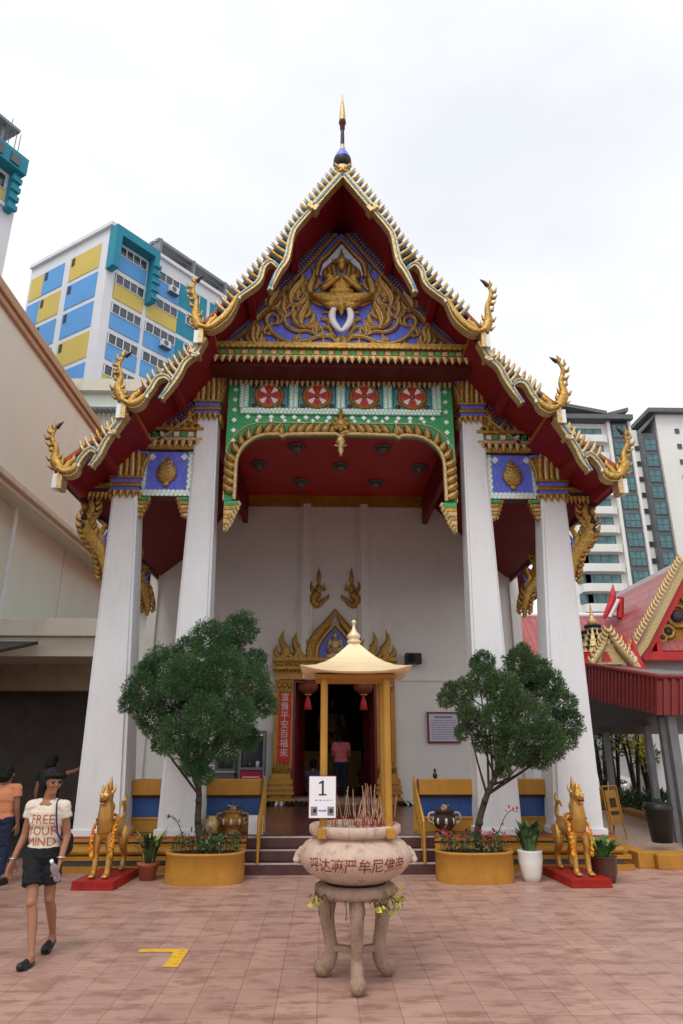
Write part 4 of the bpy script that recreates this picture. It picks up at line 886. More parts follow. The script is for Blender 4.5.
# flat beige roofed block just beyond the hall
nb = thing('low_block', 'low cream flat roofed block with a grey corrugated eave beyond the beige hall', 'building', (-14.4, 38, 0))
b = MB(); b.box(-4, 3.0, 0, 6, 0, 22.4, 0); b.box(-4.4, 3.4, -.5, 6, 22.4, 23.2, 1); w_ = b.build('wall', [M['beige'], M['cream']], nb)
b = MB()
for i in range(24): b.obox((-3.9 + .3 * i, -.6, 21.0), (.12, 0, 0), (0, .6, .16), (0, -.02, .07), 0)
b.build('corrugated_eave', [M['grey_metal']], nb)

# ------------------------------------------------------------------ painted public housing blocks
def frame_axes(az): return Vector((math.sin(az), math.cos(az), 0))
win_cache = {}
def window_mesh(key, wdt, hgt, gl, fr_, nv=3, nh=1):
    if key in win_cache: return win_cache[key]
    b = MB(); b.box(-wdt / 2, wdt / 2, -.02, .02, 0, hgt, 0)
    for i in range(nv + 1): x = -wdt / 2 + wdt * i / nv; b.box(x - .028, x + .028, -.09, .04, -.02, hgt + .02, 1)
    for j in range(nh + 1): z = hgt * j / nh; b.box(-wdt / 2, wdt / 2, -.085, .035, z - .028, z + .028, 1)
    o = b.build('window', [gl, fr_]); me = o.data; bpy.data.objects.remove(o); win_cache[key] = me; return me
def put(me, name, parent, P, az):
    o = bpy.data.objects.new(name, me); COL.objects.link(o); o.parent = parent; o.location = P; o.rotation_euler = (0, 0, az); return o
C1 = PY(112.4, 227, 46); H1 = C1.z
blk = thing('housing_block', 'blue and yellow panelled housing block with two faces showing behind the beige hall', 'apartment block', (C1.x, C1.y, 0), group='painted housing blocks')
aR, aL = R(39.5), R(-57.4); dR, dL = frame_axes(aR), frame_axes(aL)
r = ray(32, 270); rr = Vector((r[0], r[1])); # left face length where the photo ends it
den = dL.x * rr.y - dL.y * rr.x; LEN_L = -(C1.x * rr.y - C1.y * rr.x) / den; LEN_R = 34.0; ST = 2.8
nR = Vector((math.cos(aR), -math.sin(aR), 0)); nL = Vector((-math.cos(aL), math.sin(aL), 0)); nL = nL if nL.y < 0 else -nL
b = MB(); A = Vector((0, 0, 0)); q = [A, dR * LEN_R, dR * LEN_R + dL * LEN_L, dL * LEN_L]
b.prismz([(v.x, v.y) for v in q], 0, H1, 0)
q2 = [A - dR * .0 + nR * .25 + nL * .25, dR * LEN_R + nR * .25, dR * LEN_R + dL * LEN_L, dL * LEN_L + nL * .25]
b.prismz([(v.x, v.y) for v in q2], H1, H1 + .35, 1)
wall = b.build('wall', [M['hdb_white'], M['hdb_white']], blk)
pan = MB(); cols = {'b': 0, 'y': 1, 't': 2, 'w': 3}
def facequad(mb, d, n, u0, u1, z0, z1, off, m): c = d * (u0 + u1) / 2; mb.obox((c.x + n.x * off, c.y + n.y * off, (z0 + z1) / 2), d * (u1 - u0) / 2, n * .03, (0, 0, (z1 - z0) / 2), m)
h0 = H1 - 1.2
splits = [[(.12, .48, 'y'), (.52, .68, 'w')]]
LW = LEN_L
for k in range(9):
    zt = h0 - k * ST; zb = zt - ST + .45
    facequad(pan, dL, nL, .10 * LW, .46 * LW, zb, zt, .02, cols['ybbybbyb'[k % 8]])
    fs_ = 0.70 if k % 3 == 0 else (.78 if k % 3 == 1 else .6)
    facequad(pan, dL, nL, .54 * LW, .80 * LW, zb, zt, .02, cols['byb'[k % 3]]); facequad(pan, dL, nL, .80 * LW, .97 * LW, zb, zt, .02, cols['ybb'[k % 3]])
    for u in (.44, .78): facequad(pan, dL, nL, (u - .035) * LW, u * LW, zt - .9, zt - .15, .06, 4)
bays = [(.8, 3.6, 'w'), (4.0, 7.1, 'w'), (7.12, 10.3, 't'), (10.7, 13.4, 't'), (13.42, 16.6, 'w'), (17.0, 20.2, 'w'), (20.22, 23.4, 't'), (23.8, 26.5, 't'), (26.52, 29.7, 'w')]
sp_ = {0: 'bybbyb', 1: 'bybbbb', 4: 'bwwbww', 5: 'bbbbbb', 8: 'wbwbwb'}
for k in range(9):
    zt = h0 - k * ST
    for bi, (u0, u1, ty) in enumerate(bays):
        if ty == 't':
            facequad(pan, dR, nR, u0, u1, zt - ST + .45, zt, .02, 2)
            P = dR * ((u0 + u1) / 2) + nR * .06; o = put(window_mesh('hw', 1.3, .75, M['glass'], M['hdb_white'], 3), 'window', wall, (P.x, P.y, zt - .95), R(90) - aR)
        else:
            facequad(pan, dR, nR, u0, u1, zt - ST + .45, zt - .02, .02, 0 if bi in (1, 5) else (cols[sp_[bi][k % 6]] if bi else 5)); facequad(pan, dR, nR, u0, u1, zt - ST + .38, zt - 1.02, .045, cols[sp_[bi][k % 6]])
            P = dR * ((u0 + u1) / 2) + nR * .05; o = put(window_mesh('hl%d' % bi, u1 - u0 - .1, .88, M['glass'], M['hdb_white'], 4), 'window', wall, (P.x, P.y, zt - 1.0), R(90) - aR)
pan.build('colour_panels', [M['hdb_blue'], M['hdb_yellow'], M['hdb_teal'], M['hdb_white'], M['black'], M['condo_grey']], wall)
tf = MB()     # teal picture-frame round the top corner bay
for (u0, u1, z0, z1) in ((-.1, 4.2, h0 + .2, h0 + 1.0), (-.1, .5, h0 - 3.0, h0 + .2), (3.75, 4.2, h0 - 4.2, h0 + .2)): 
    c = dR * (u0 + u1) / 2 + nR * .45; tf.obox((c.x, c.y, (z0 + z1) / 2), dR * (u1 - u0) / 2, nR * .5, (0, 0, (z1 - z0) / 2), 0)
for k in range(5): c = dR * 4.0 + nR * 1.0; tf.obox((c.x, c.y, h0 - 3.9 + .8 * k), dR * .35, nR * .12, (0, 0, .14), 0)
tf.build('teal_frame', [M['hdb_teal'], M['glass']], blk); tf = MB()
c = dR * 33 + nR * .2; tf.obox((c.x, c.y, H1 + 1.4), dR * 4.5, nR * .6, (0, 0, 2.0), 0)
for k in range(5): c = dR * (29.8 + 1.6 * k) + nR * .75; tf.obox((c.x, c.y, H1 + 1.2), dR * .5, nR * .08, (0, 0, 1.0), 1)
tf.build('roof_tower', [M['hdb_teal'], M['glass']], blk)
rfm = MB()
for j in range(5): c = dR * 18 + dL * (.9 + .7 * j); rfm.obox((c.x, c.y, H1 + 2.5 - .02 * j), dR * 13, dL * .25, (0, 0, .16), 0)
for u in (5.2, 9, 13, 17, 21, 25, 30.6): c = dR * u + dL * 2.1; rfm.obox((c.x, c.y, H1 + 1.4), dR * .12, dL * 1.6, (0, 0, 1.2), 0)
c = dL * (LEN_L * .82) + dR * 1.5; rfm.obox((c.x, c.y, H1 + .7), dL * 1.2, dR * 1.0, (0, 0, .35), 0)
rfm.build('roof_pergola', [M['grey_metal']], blk)
acm = MB(); acm.box(-.42, .42, -.42, 0, 0, .62, 0); acm.lathe([(.24, 0), (.24, .03)], (0, 0, 0), 14, 1)
acm.v = acm.v[:8] + [(x - .08, -.43 - z * .5, y + .31) for x, y, z in acm.v[8:]]; acm.box(-.5, .5, -.46, .0, -.08, -.02, 1)
o = acm.build('air_conditioner', [M['hdb_white'], M['condo_grey']]); acme = o.data; bpy.data.objects.remove(o)
for k, u in ((0, 6.3), (2, 6.0), (3, 6.2), (4, 5.8), (0, 15.2), (1, 15.6), (2, 15.0), (3, 15.4), (1, 18.5)):
    P = dR * u + nR * .12; put(acme, 'air_conditioner', wall, (P.x, P.y, h0 - k * ST - 1.75), -aR + R(90))
# second block, top left: only its right-hand end shows
C2 = PY(22.5, 170, 40); H2 = C2.z; az = R(32); d2 = -frame_axes(az); n2 = Vector((math.cos(az), -math.sin(az), 0)); back = Vector((-n2.x, -n2.y, 0))
bl2 = thing('housing_block', 'white ended housing block with a teal frame at the top left of the photo', 'apartment block', (C2.x, C2.y, 0), group='painted housing blocks')
b = MB(); q = [Vector((0, 0, 0)), d2 * 24, d2 * 24 + back * 11, back * 11]; b.prismz([(v.x, v.y) for v in q], 0, H2, 0)
w2_ = b.build('wall', [M['hdb_white']], bl2)
b = MB()
for (u0, u1, z0, z1, o_) in ((.2, 8.5, H2 - 1.2, H2 + .2, .5), (.35, .85, H2 - 4.4, H2 - 1.2, .3)): c = d2 * (u0 + u1) / 2 + n2 * o_; b.obox((c.x, c.y, (z0 + z1) / 2), d2 * (u1 - u0) / 2, n2 * o_, (0, 0, (z1 - z0) / 2), 0)
for k in range(4): c = d2 * .6 + n2 * .65; b.obox((c.x, c.y, H2 - 4.2 + .8 * k), d2 * .35, n2 * .12, (0, 0, .2), 0)
for k in range(6): c = d2 * (1.2 + 1.3 * k) + n2 * 1.05; b.obox((c.x, c.y, H2 - .6), d2 * .35, n2 * .06, (0, 0, .4), 1)
b.build('teal_frame', [M['hdb_teal'], M['glass']], bl2)
b = MB()
for k in range(8):
    zt = H2 - 1.5 - k * ST
    facequad(b, d2, n2, 1.0, 7.6, zt - ST + .4, zt - 1.3, .04, 1 if k == 0 or k == 3 else 0)
    facequad(b, d2, n2, .9, 8.0, zt - ST + .1, zt - ST + .38, .25, 2)
    P = d2 * 4.35 + n2 * .05; put(window_mesh('h2', 6.5, 1.2, M['glass'], M['hdb_white'], 6), 'window', w2_, (P.x, P.y, zt - 1.25), R(90) - az)
b.build('colour_panels', [M['hdb_blue'], M['hdb_yellow'], M['hdb_white']], w2_)
b = MB()
for j in range(5): c = d2 * 9 + n2 * (.4 - .5 * j); b.obox((c.x, c.y, H2 + 2.4 + .05 * j), d2 * 8, n2 * .2, (0, 0, .12), 0)
for u in (2, 6, 10, 14): c = d2 * u - n2 * .6; b.obox((c.x, c.y, H2 + 1.2), d2 * .1, n2 * .8, (0, 0, 1.2), 0)
b.build('roof_pergola', [M['grey_metal']], bl2)
b = MB()
for u in (.6, .9, 1.4): c = d2 * u; b.tube([(c.x, c.y, H2), (c.x, c.y, H2 + 2.2 + u)], .03, 5)
b.build('aerial', [M['grey_metal']], bl2)

# ------------------------------------------------------------------ white condominiums on the right
def condo(loc, label):
    return thing('condominium', label, 'apartment block', loc, group='white condominium towers')
Yc = 100; P0 = PY(569, 418, Yc); P1 = PY(607, 420, Yc); P2 = PY(624.5, 420, Yc); z1 = PY(607, 424, Yc).z
co1 = condo((P1.x, Yc, 0), 'white condominium with rounded balconies and a teal glass corner, nearer the temple roof')
xl = P0.x - P1.x - 3; xr = P2.x - P1.x
b = MB(); b.box(xl, 0, 0, 14, 0, z1, 0); b.box(.02, xr, -.6, 13, 0, z1 - .2, 1); b.box(xr, xr + .4, -1.0, 13, 0, z1 + .1, 0); b.box(-.5, .0, -.8, 2, 0, z1 + .05, 0)
cw = b.build('wall', [M['condo'], M['condo_grey']], co1)
b = MB(); b.box(xl - 1, xr + .6, -1.8, 14, z1 + .1, z1 + .9, 0); b.obox((xl + 4, 3, z1 + 2.6), (5, 0, -1.0), (0, 4, 0), (0, 0, .3), 0); b.box(xl + 1, -1, 1, 8, z1 + .9, z1 + 2.0, 1)
b.obox(((xr) * .45, 3, z1 + 1.5), (xr * .6, 0, .5), (0, 4.5, 0), (0, 0, .3), 0)
b.build('roof', [M['condo_grey'], M['condo']], co1)
for k in range(19):
    z = z1 - 3.0 - 3.05 * k
    if z < 2: break
    put(window_mesh('cg', xr - .5, 2.25, M['glass_teal'], M['condo_grey'], 3, 2), 'window', cw, (xr / 2 + .1, -.66, z + .3), 0)
    put(window_mesh('cb', 5.4, 1.35, M['glass_teal'], M['condo_grey'], 4, 1), 'window', cw, (-4.0, -.04, z + .7), 0)
    put(window_mesh('cs', 2.0, 1.5, M['glass_teal'], M['condo_grey'], 2, 1), 'window', cw, (xl + 2.4, -.04, z + .6), 0)
    bb = MB(); bb.prismz([(-7.6, -.05), (-7.4, -.9), (-6.6, -1.3), (-1.6, -1.3), (-.8, -.9), (-.6, -.05)], z - .75, z + .45, 0)
    if k == 0: o = bb.build('balcony', [M['condo']], cw); bme = o.data; o.location = (0, 0, 0); zb0 = z
    else: put(bme, 'balcony', cw, (0, 0, z - zb0), 0)
Yd = 112; Q0 = PY(637, 440, Yd); Q1 = PY(641, 435, Yd); Q2 = PY(655, 428, Yd); z2 = PY(655, 416, Yd).z
co2 = condo((Q1.x, Yd, 0), 'white condominium with a dark framed teal window strip at the right edge of the photo')
b = MB(); w = Q2.x - Q1.x; b.box(Q0.x - Q1.x, 0, 1.5, 14, 0, z2 - 2.2, 0); b.box(0, w, 0, 14, 0, z2 - 3.5, 1); b.box(w, w + 24, -.6, 14, 0, z2, 0)
cw2 = b.build('wall', [M['condo'], M['condo_grey']], co2)
b = MB(); b.box(w - 1.6, w + 25, -1.8, 15, z2, z2 + .8, 0); b.obox((w * .5, 4, z2 - 1.6), (w * .5, 0, 1.6), (0, 5, 0), (0, 0, .3), 0); b.build('roof', [M['condo_grey']], co2)
for k in range(18):
    z = z2 - 7.0 - 3.05 * k
    if z < 2: break
    put(window_mesh('dg', w - .7, 2.3, M['glass_teal'], M['condo_grey'], 2, 2), 'window', cw2, (w / 2, -.08, z), 0)
    put(window_mesh('dd', .75, .9, M['glass'], M['condo_grey'], 1, 1), 'window', cw2, (w + 3.6, -.64, z + 3.2), 0)
    put(window_mesh('de', .7, .9, M['glass'], M['condo_grey'], 1, 1), 'window', cw2, ((Q0.x - Q1.x) / 2, 1.46, z + .6), 0)

# ------------------------------------------------------------------ small red-roofed temple on the right
Yg = 20.0; F0 = PY(641, 654, Yg); F1 = PY(683, 578, Yg)
sh = thing('small_temple', 'small temple with pink red tiled roof and gold trimmed gable beyond the canopy', 'temple', (F0.x, Yg, 0))
sl_ = (F1.z - F0.z) / (F1.x - F0.x); hw = 1.74; ap = 2.62
def G(x, z): return (x, F0.z + z)
b = MB(); b.box(.2, 2 * hw - .2, .8, 5, 0, F0.z - .1, 0); b.build('wall', [M['hdb_white']], sh)
b = MB(); b.prism([G(0, 0), G(hw, ap), G(hw, ap + .22), G(-.12, .16)], .05, 5.2, 0); b.prism([G(2 * hw, 0), G(hw, ap), G(hw, ap + .22), G(2 * hw + .12, .16)], .05, 5.2, 0)
b.box(hw - .07, hw + .07, 0, 5.2, F0.z + ap + .12, F0.z + ap + .26, 1)
# lower transept roof to the left, its ridge edged white
t0 = PY(582, 618, 23.5); t1 = PY(628, 617, 23.5); t2 = PY(628, 658, 22.0)
b.prismx([(23.5 - Yg, t0.z), (22.0 - Yg, t2.z - .2), (22.0 - Yg, t2.z - .05), (23.5 - Yg, t0.z + .12)], t0.x - F0.x - 6, t1.x - F0.x + 1.0, 0)
b.tube([(t0.x - F0.x - 6, 3.5, t0.z + .08), (t1.x - F0.x + .3, 3.5, t0.z + .08)], .10, 8, 1); b.tube([(t1.x - F0.x + .05, 3.5, t0.z + .05), (t1.x - F0.x + .12, 2.0, t2.z)], .07, 6, 2)
b.box(t0.x - F0.x - 6, t1.x - F0.x + .6, 2.1, 2.4, t2.z - .9, t2.z - .1, 1)
srf = b.build('roof', [M['roof_pink'], M['hdb_white'], M['roof_red']], sh)
b = MB(); A0, A1 = Vector(G(-.25, -.1)), Vector(G(hw, ap + .15))
b.ribbon([tuple(A0), tuple(A0.lerp(A1, .12) + Vector((.06, -.02))), tuple(A1)], .17, -.25, .05, 0); b.ribbon([tuple(A0 + Vector((.22, -.05))), tuple(A1 + Vector((.22, -.10)))], .20, -.16, .06, 1)
b.ribbon([(2 * hw - p[0], p[1]) for p in (tuple(A0), tuple(A1))], .26, -.25, .05, 0)
for i in range(26):
    p = A0.lerp(A1, (i + .5) / 26); b.tube([(p.x - .10, -.1, p.y + .10), (p.x - .17, -.1, p.y + .20), (p.x - .16, -.1, p.y + .34)], [.075, .06, .008], 6, 0, True, (0, 1, 0), 1.2)
b.tube([(p[0], -.1, p[1]) for p in crv([(A0.x, A0.y), (A0.x - .25, A0.y + .10), (A0.x - .32, A0.y + .4), (A0.x - .22, A0.y + .72)], 5)], [.12, .12, .08, .01], 7, 0)
b.build('bargeboard', [M['gold_pale'], M['roof_red']], srf)
b = MB(); b.box(.05, 2 * hw - .05, -.12, .5, F0.z - .18, F0.z + .06, 1); b.prism([G(.3, .1), G(hw, ap * .88), G(2 * hw - .3, .1)], .2, .5, 2); b.box(.46, .60, -.1, .3, F0.z + .05, F0.z + .62, 1)
b.prismx([(-.1, F0.z + .09), (.15, F0.z + .42), (.19, F0.z + .42), (-.02, F0.z + .06)], .62, 2 * hw - .62, 3)
for x, z, r_ in ((1.35, 1.15, .33), (.98, .68, .18), (1.74, .70, .22), (.78, .5, .12), (1.74, 1.75, .2), (2.13, 1.15, .33)):
    b.tube([(x + r_ * math.cos(a / 10 * 6.28), .17, F0.z + z + r_ * math.sin(a / 10 * 6.28)) for a in range(11)], .07, 6, 0); b.ball((x, .17, F0.z + z), (r_ * .6, .06, r_ * .6), 4, 10, 6)
b.build('gable', [M['gold'], M['roof_red'], M['yellow'], M['roof_pink'], M['purple']], sh)
# red acroterion, tiered gold turret and gold porch pediment
b = MB(); a0 = PY(604, 618, 23.0); a1 = PY(613, 584, 23.0); a2 = PY(621, 606, 23.0)
b.tube(crv([(a0.x - F0.x, 3, a0.z), (a0.x - F0.x + .35, 3, (a0.z + a1.z) / 2), (a1.x - F0.x, 3, a1.z)], 5), [.06, .12, .12, .01], 8, 0, True, (0, 1, 0)); b.tube([(a0.x - F0.x + .16, 2.9, a0.z), (a2.x - F0.x - .1, 2.9, a2.z + .2)], .07, 6, 1); b.tube([(a0.x - F0.x + .55, 3.0, a0.z), (a2.x - F0.x + .02, 3.0, a2.z + .3)], .12, 6, 0)
b.build('acroterion', [M['roof_red'], M['hdb_white']], srf)
for px, py in ((631, 665), (640, 668)):
    b = MB(); c = PY(px, py, 19.2); t = PY(px - 8, py - 33, 19.2); b.tube([(c.x - F0.x, -.8, c.z), ((c.x + t.x) / 2 - F0.x - .05, -.8, (c.z + t.z) / 2), (t.x - F0.x, -.8, t.z)], [.14, .10, .01], 7, 0); b.tube([(c.x - F0.x - .12, -.85, c.z), ((c.x + t.x) / 2 - F0.x - .16, -.85, (c.z + t.z) / 2)], [.13, .04], 6, 1); b.build('gable_horn', [M['roof_red'], M['hdb_white']], srf)
b = MB(); c = PY(596, 655, 18.5); tz = PY(596, 605, 18.5).z; h_ = tz - c.z
for i in range(5):
    r0 = .62 - .11 * i; z0 = c.z - F0.z * 0 + h_ * (.02 + .115 * i); b.lathe([(r0, 0), (r0 * .96, h_ * .05), (r0 * .8, h_ * .07), (r0 * .78, h_ * .115)], (c.x - F0.x, 18.5 - Yg, z0), 16, 0)
    for j in range(14): a = 6.283 * j / 14; b.ball((c.x - F0.x + math.cos(a) * r0, 18.5 - Yg + math.sin(a) * r0, z0 + h_ * .085), (.05, .05, .06), 1, 6, 4)
b.lathe([(.10, 0), (.14, h_ * .06), (.06, h_ * .14), (.05, h_ * .2), (.01, h_ * .42)], (c.x - F0.x, 18.5 - Yg, c.z + h_ * .6), 12, 0); b.lathe([(.68, -.25), (.66, 0)], (c.x - F0.x, 18.5 - Yg, c.z), 16, 2)
b.build('tiered_turret', [M['gold_pale'], M['black'], M['roof_red']], sh)
b = MB(); c = PY(613, 668, 17.8); tz = PY(609, 632, 17.8).z; h_ = tz - c.z
for s in (-1, 1):
    q = crv([(c.x - F0.x + s * .62, c.z), (c.x - F0.x + s * .36, c.z + h_ * .38), (c.x - F0.x + s * .18, c.z + h_ * .66), (c.x - F0.x - .02, c.z + h_)], 6)
    b.curl(q, [.10, .11, .10, .03], 17.8 - Yg, 0, 1, 7, 1)
    for i in range(2, len(q), 2): p = q[i]; b.tube([(p[0], 17.75 - Yg, p[1]), (p[0] + s * .09, 17.75 - Yg, p[1] + .07), (p[0] + s * .10, 17.75 - Yg, p[1] + .18)], [.06, .045, .008], 6, 0)
b.prism([(c.x - F0.x - .6, c.z + .1), (c.x - F0.x + .6, c.z + .1), (c.x - F0.x, c.z + h_ * .7)], 17.85 - Yg, 17.95 - Yg, 0); b.box(c.x - F0.x - .9, c.x - F0.x + .9, 17.7 - Yg, 18.0 - Yg, c.z - .3, c.z + .02, 1)
b.build('porch_pediment', [M['gold_pale'], M['roof_red']], sh)

# ------------------------------------------------------------------ red sheet canopy over the side ramp
At, Ab = PY(589, 665, 15.6), PY(589, 698, 15.6); Bt, Bb = PY(659, 677, 12.7), PY(659, 715, 12.7)
cn = thing('metal_canopy', 'dark red corrugated sheet canopy on grey steel posts right of the temple', 'canopy', (Bt.x, 12.7, 0))
def rel(v): return Vector((v.x - Bt.x, v.y - 12.7, v.z))
b = MB(); n = 26; a_t, a_b, b_t, b_b = map(rel, (At, Ab, Bt, Bb)); a_t = b_t + (a_t - b_t) * 1.6; a_b = b_b + (a_b - b_b) * 1.6
hd = (b_t - a_t); hd.z = 0; hd.normalize(); nn = Vector((hd.y, -hd.x, 0)); nn = nn if nn.y < 0 or nn.x < 0 else -nn
def sheet(p0t, p0b, p1t, p1b, n, nn):
    for i in range(n):
        for (f0, f1, o) in ((0, .45, .0), (.5, .95, .03)):
            t0_, t1_ = (i + f0) / n, (i + f1) / n; A_, B_, C_, D_ = p0t.lerp(p1t, t0_), p0t.lerp(p1t, t1_), p0b.lerp(p1b, t1_), p0b.lerp(p1b, t0_)
            b.loft([[v + nn * o for v in (A_, B_, C_, D_)], [v - nn * .03 for v in (A_, B_, C_, D_)]], 0)
sheet(a_t, a_b, b_t, b_b, 30, nn); c_t = b_t + Vector((5, 0, 0)); c_b = b_b + Vector((5, 0, 0)); sheet(b_t, b_b, c_t, c_b, 34, Vector((0, -1, 0)))
b.tube([a_t, b_t, c_t], .065, 6, 0)
b.loft([[v - nn * .006 for v in (a_t, b_t, b_b, a_b)], [v - nn * .06 for v in (a_t, b_t, b_b, a_b)]], 0); b.loft([[v + Vector((0, .006, 0)) for v in (b_t, c_t, c_b, b_b)], [v + Vector((0, .06, 0)) for v in (b_t, c_t, c_b, b_b)]], 0)
fas = b.build('fascia', [M['sheet_red'], M['roof_red']], cn)
b = MB(); up = Vector((0, 0, -.12)); b.loft([[a_t + up + Vector((.12, .1, 0)), b_t + up + Vector((.12, .1, 0)), c_t + up + Vector((0, .1, 0)), c_t + up + Vector((0, 5.6, .0)), a_t + up + Vector((4, 1.2, -.1))], [v + Vector((0, 0, .06)) for v in (a_t + up + Vector((.12, .1, 0)), b_t + up + Vector((.12, .1, 0)), c_t + up + Vector((0, .1, 0)), c_t + up + Vector((0, 5.6, .0)), a_t + up + Vector((4, 1.2, -.1)))]], 0)
b.build('roof_sheet', [M['condo_grey']], cn)
b = MB(); k_ = Vector((.15, .1, .03)); zb_ = b_b.z; F1, F2, F3 = Vector((a_b.x + .3, 5.3, zb_ - .16)), Vector((b_b.x, 5.0, zb_ - .24)), Vector((c_b.x, 5.0, zb_ - .24))
b.loft([[a_b + k_, b_b + k_, F2, F1], [v + Vector((0, 0, .04)) for v in (a_b + k_, b_b + k_, F2, F1)]], 0); b.loft([[b_b + k_ + Vector((.002, 0, 0)), c_b + k_, F3, F2 + Vector((.002, 0, 0))], [v + Vector((0, 0, .04)) for v in (b_b + k_ + Vector((.002, 0, 0)), c_b + k_, F3, F2 + Vector((.002, 0, 0)))]], 0)
b.build('ceiling_panel', [M['black']], cn)
b = MB()
for t in (.1, .4, .7, 1.0): p = a_b.lerp(b_b, t); b.obox(p + Vector((2.0, .6, .12)), (2.0, .5, .04), (0, .05, 0), (0, 0, .07), 0)
b.tube([a_b + Vector((.15, .1, .05)), b_b + Vector((.15, .1, .05)), c_b + Vector((0, .15, .05))], .06, 6, 0)
b.build('rafters', [M['grey_metal']], cn)
for (px, py, Yp, rad, ptop) in ((676, 848, 13.0, .075, 0), (667, 836, 13.6, .06, 0), (651, 812, 15.4, .065, 0), (609, 812, 17.2, .06, 0)):
    c = PZ(px, py, 0.0); c = PY(px, 760, Yp); x = c.x - Bt.x; b = MB(); b.box(x - rad, x + rad, Yp - 12.7 - rad, Yp - 12.7 + rad, 0, 2.75 + (Yp - 12.7) * .12, 0); b.box(x - rad * 1.8, x + rad * 1.8, Yp - 12.7 - rad * 1.8, Yp - 12.7 + rad * 1.8, 0, .03, 0)
    b.build('post', [M['grey_metal']], cn)
# ramp with ochre kerbs
rp = thing('access_ramp', 'brown access ramp with ochre kerbs beneath the red canopy', 'ramp', (5.6, 13.3, 0))
b = MB(); b.prismx([(-1.6, 0.004), (4.5, 0.22), (4.5, 0.0), (-1.6, 0.0)], -.6, 1.6, 0); b.build('ramp_surface', [M['stone']], rp)
b = MB(); b.box(-.85, -.605, -2.0, 4.5, 0, .22, 0); b.prismx([(-1.6, .0), (-1.6, .10), (4.5, .34), (4.5, 0)], 1.605, 1.85, 0); b.box(-.6, 2.6, -2.1, -1.65, 0, .20, 0); b.build('kerb', [M['yellow']], rp, bevel=.01)
# yellow A-frame board
sg = thing('floor_sign', 'yellow framed standing sign board on the ramp beside the temple podium', 'sign', (5.25, 13.4, 0.14), R(35)); sg.scale = (.85, .85, .95)
b = MB()
for x in (-.26, .26): b.tube([(x, -.12, 0), (x, 0, .95)], .02, 6); b.tube([(x, .2, 0), (x, 0, .95)], .02, 6)
b.tube([(-.26, 0, .95), (.26, 0, .95)], .02, 6); b.build('frame', [M['yellow']], sg)
b = MB(); b.obox((0, -.05, .58), (.20, 0, 0), (0, .012, 0), (0, 0.04, .30), 0); b.obox((0, -.066, .66), (.10, 0, 0), (0, .004, 0), (0, .01, .08), 1); b.obox((0, -.086, .48), (.14, 0, 0), (0, .004, 0), (0, .005, .03), 1); b.build('board', [M['yellow'], M['darkbrown']], sg)
# bin
c = PZ(661, 853, 0.0); c = PY(661, 830, 12.6)
bn = thing('waste_bin', 'black plastic waste bin in front of the grey canopy post', 'bin', (c.x, 12.6, 0.20))
b = MB(); b.lathe([(.001, 0), (.17, 0), (.225, .50), (.24, .52)], (0, 0, 0), 20, 0); b.build('body', [M['black']], bn)
b = MB(); b.lathe([(.25, .52), (.25, .56), (.2, .62), (.001, .64)], (0, 0, 0), 20, 0); b.box(-.05, .05, -.02, .02, .63, .68, 0); b.build('lid', [M['black']], bn)

# car park behind: cars, hedge, shrubs, white building
def car(loc, rz, label, group):
    r_ = thing('parked_car', label, 'car', loc, rz, group)
    b = MB(); L, W = 4.3, 1.72
    pr = [(-2.15, .38), (-2.12, .66), (-1.7, .82), (-.95, .90), (-.30, 1.34), (.55, 1.42), (1.35, 1.30), (1.95, .98), (2.12, .90), (2.15, .42)]
    rings = []
    for y, e in ((-W / 2, .90), (-W / 2 + .08, .985), (-W / 2 + .25, 1.0), (0, 1.02), (W / 2 - .25, 1.0), (W / 2 - .08, .985), (W / 2, .90)):
        rings.append([(x * (.96 if abs(y) > .8 else 1), y * (1 if z < .95 else .86), .3 + (z - .3) * e) for x, z in pr] + [(2.0, y, .26), (-2.0, y, .26)])
    b.loft(rings, 0, True); b.build('body', [M['car_white']], r_)
    b = MB()
    for s in (-1, 1): b.loft([[(x, s * (W / 2 * .86 + .015 + .05 * (1.3 - z)), z) for x, z in ((-.72, .96), (-.22, 1.27), (.5, 1.34), (1.2, 1.24), (1.55, 1.0))], [(x, s * (W / 2 * .8), z) for x, z in ((-.72, .96), (-.22, 1.27), (.5, 1.34), (1.2, 1.24), (1.55, 1.0))]], 0)
    b.obox((-.66, 0, 1.13), (.33, 0, .22), (0, .66, 0), (-.01, 0, .015), 0); b.obox((1.72, 0, 1.15), (.30, 0, -.16), (0, .62, 0), (.01, 0, .015), 0)
    b.build('windows', [M['glass']], r_)
    for x in (-1.3, 1.32):
        for s in (-1, 1):
            b = MB(); b.lathe([(.14, -.1), (.31, -.1), (.32, 0), (.31, .1), (.14, .1)], (0, 0, 0), 20, 0); b.lathe([(.001, .08), (.19, .105), (.2, .06)], (0, 0, 0), 14, 1); b.v = [(vx, vz * s, vy) for vx, vy, vz in b.v]
            b.build('wheel', [M['rubber'], M['steel']], r_, (x, s * (W / 2 - .08), .32))
    for s in (-1, 1): b = MB(); b.ball((-2.02, s * .6, .70), (.12, .2, .09)); b.build('headlight', [M['lamp_glass']], r_)
    return r_
c = PY(640, 795, 23); car((c.x + .3, 24.0, 0), R(40), 'white car parked behind the yellow green shrub', 'white parked cars')
c = PY(690, 780, 22); car((c.x + .9, 23, 0), R(60), 'white car half cut off at the right edge under the canopy', 'white parked cars')
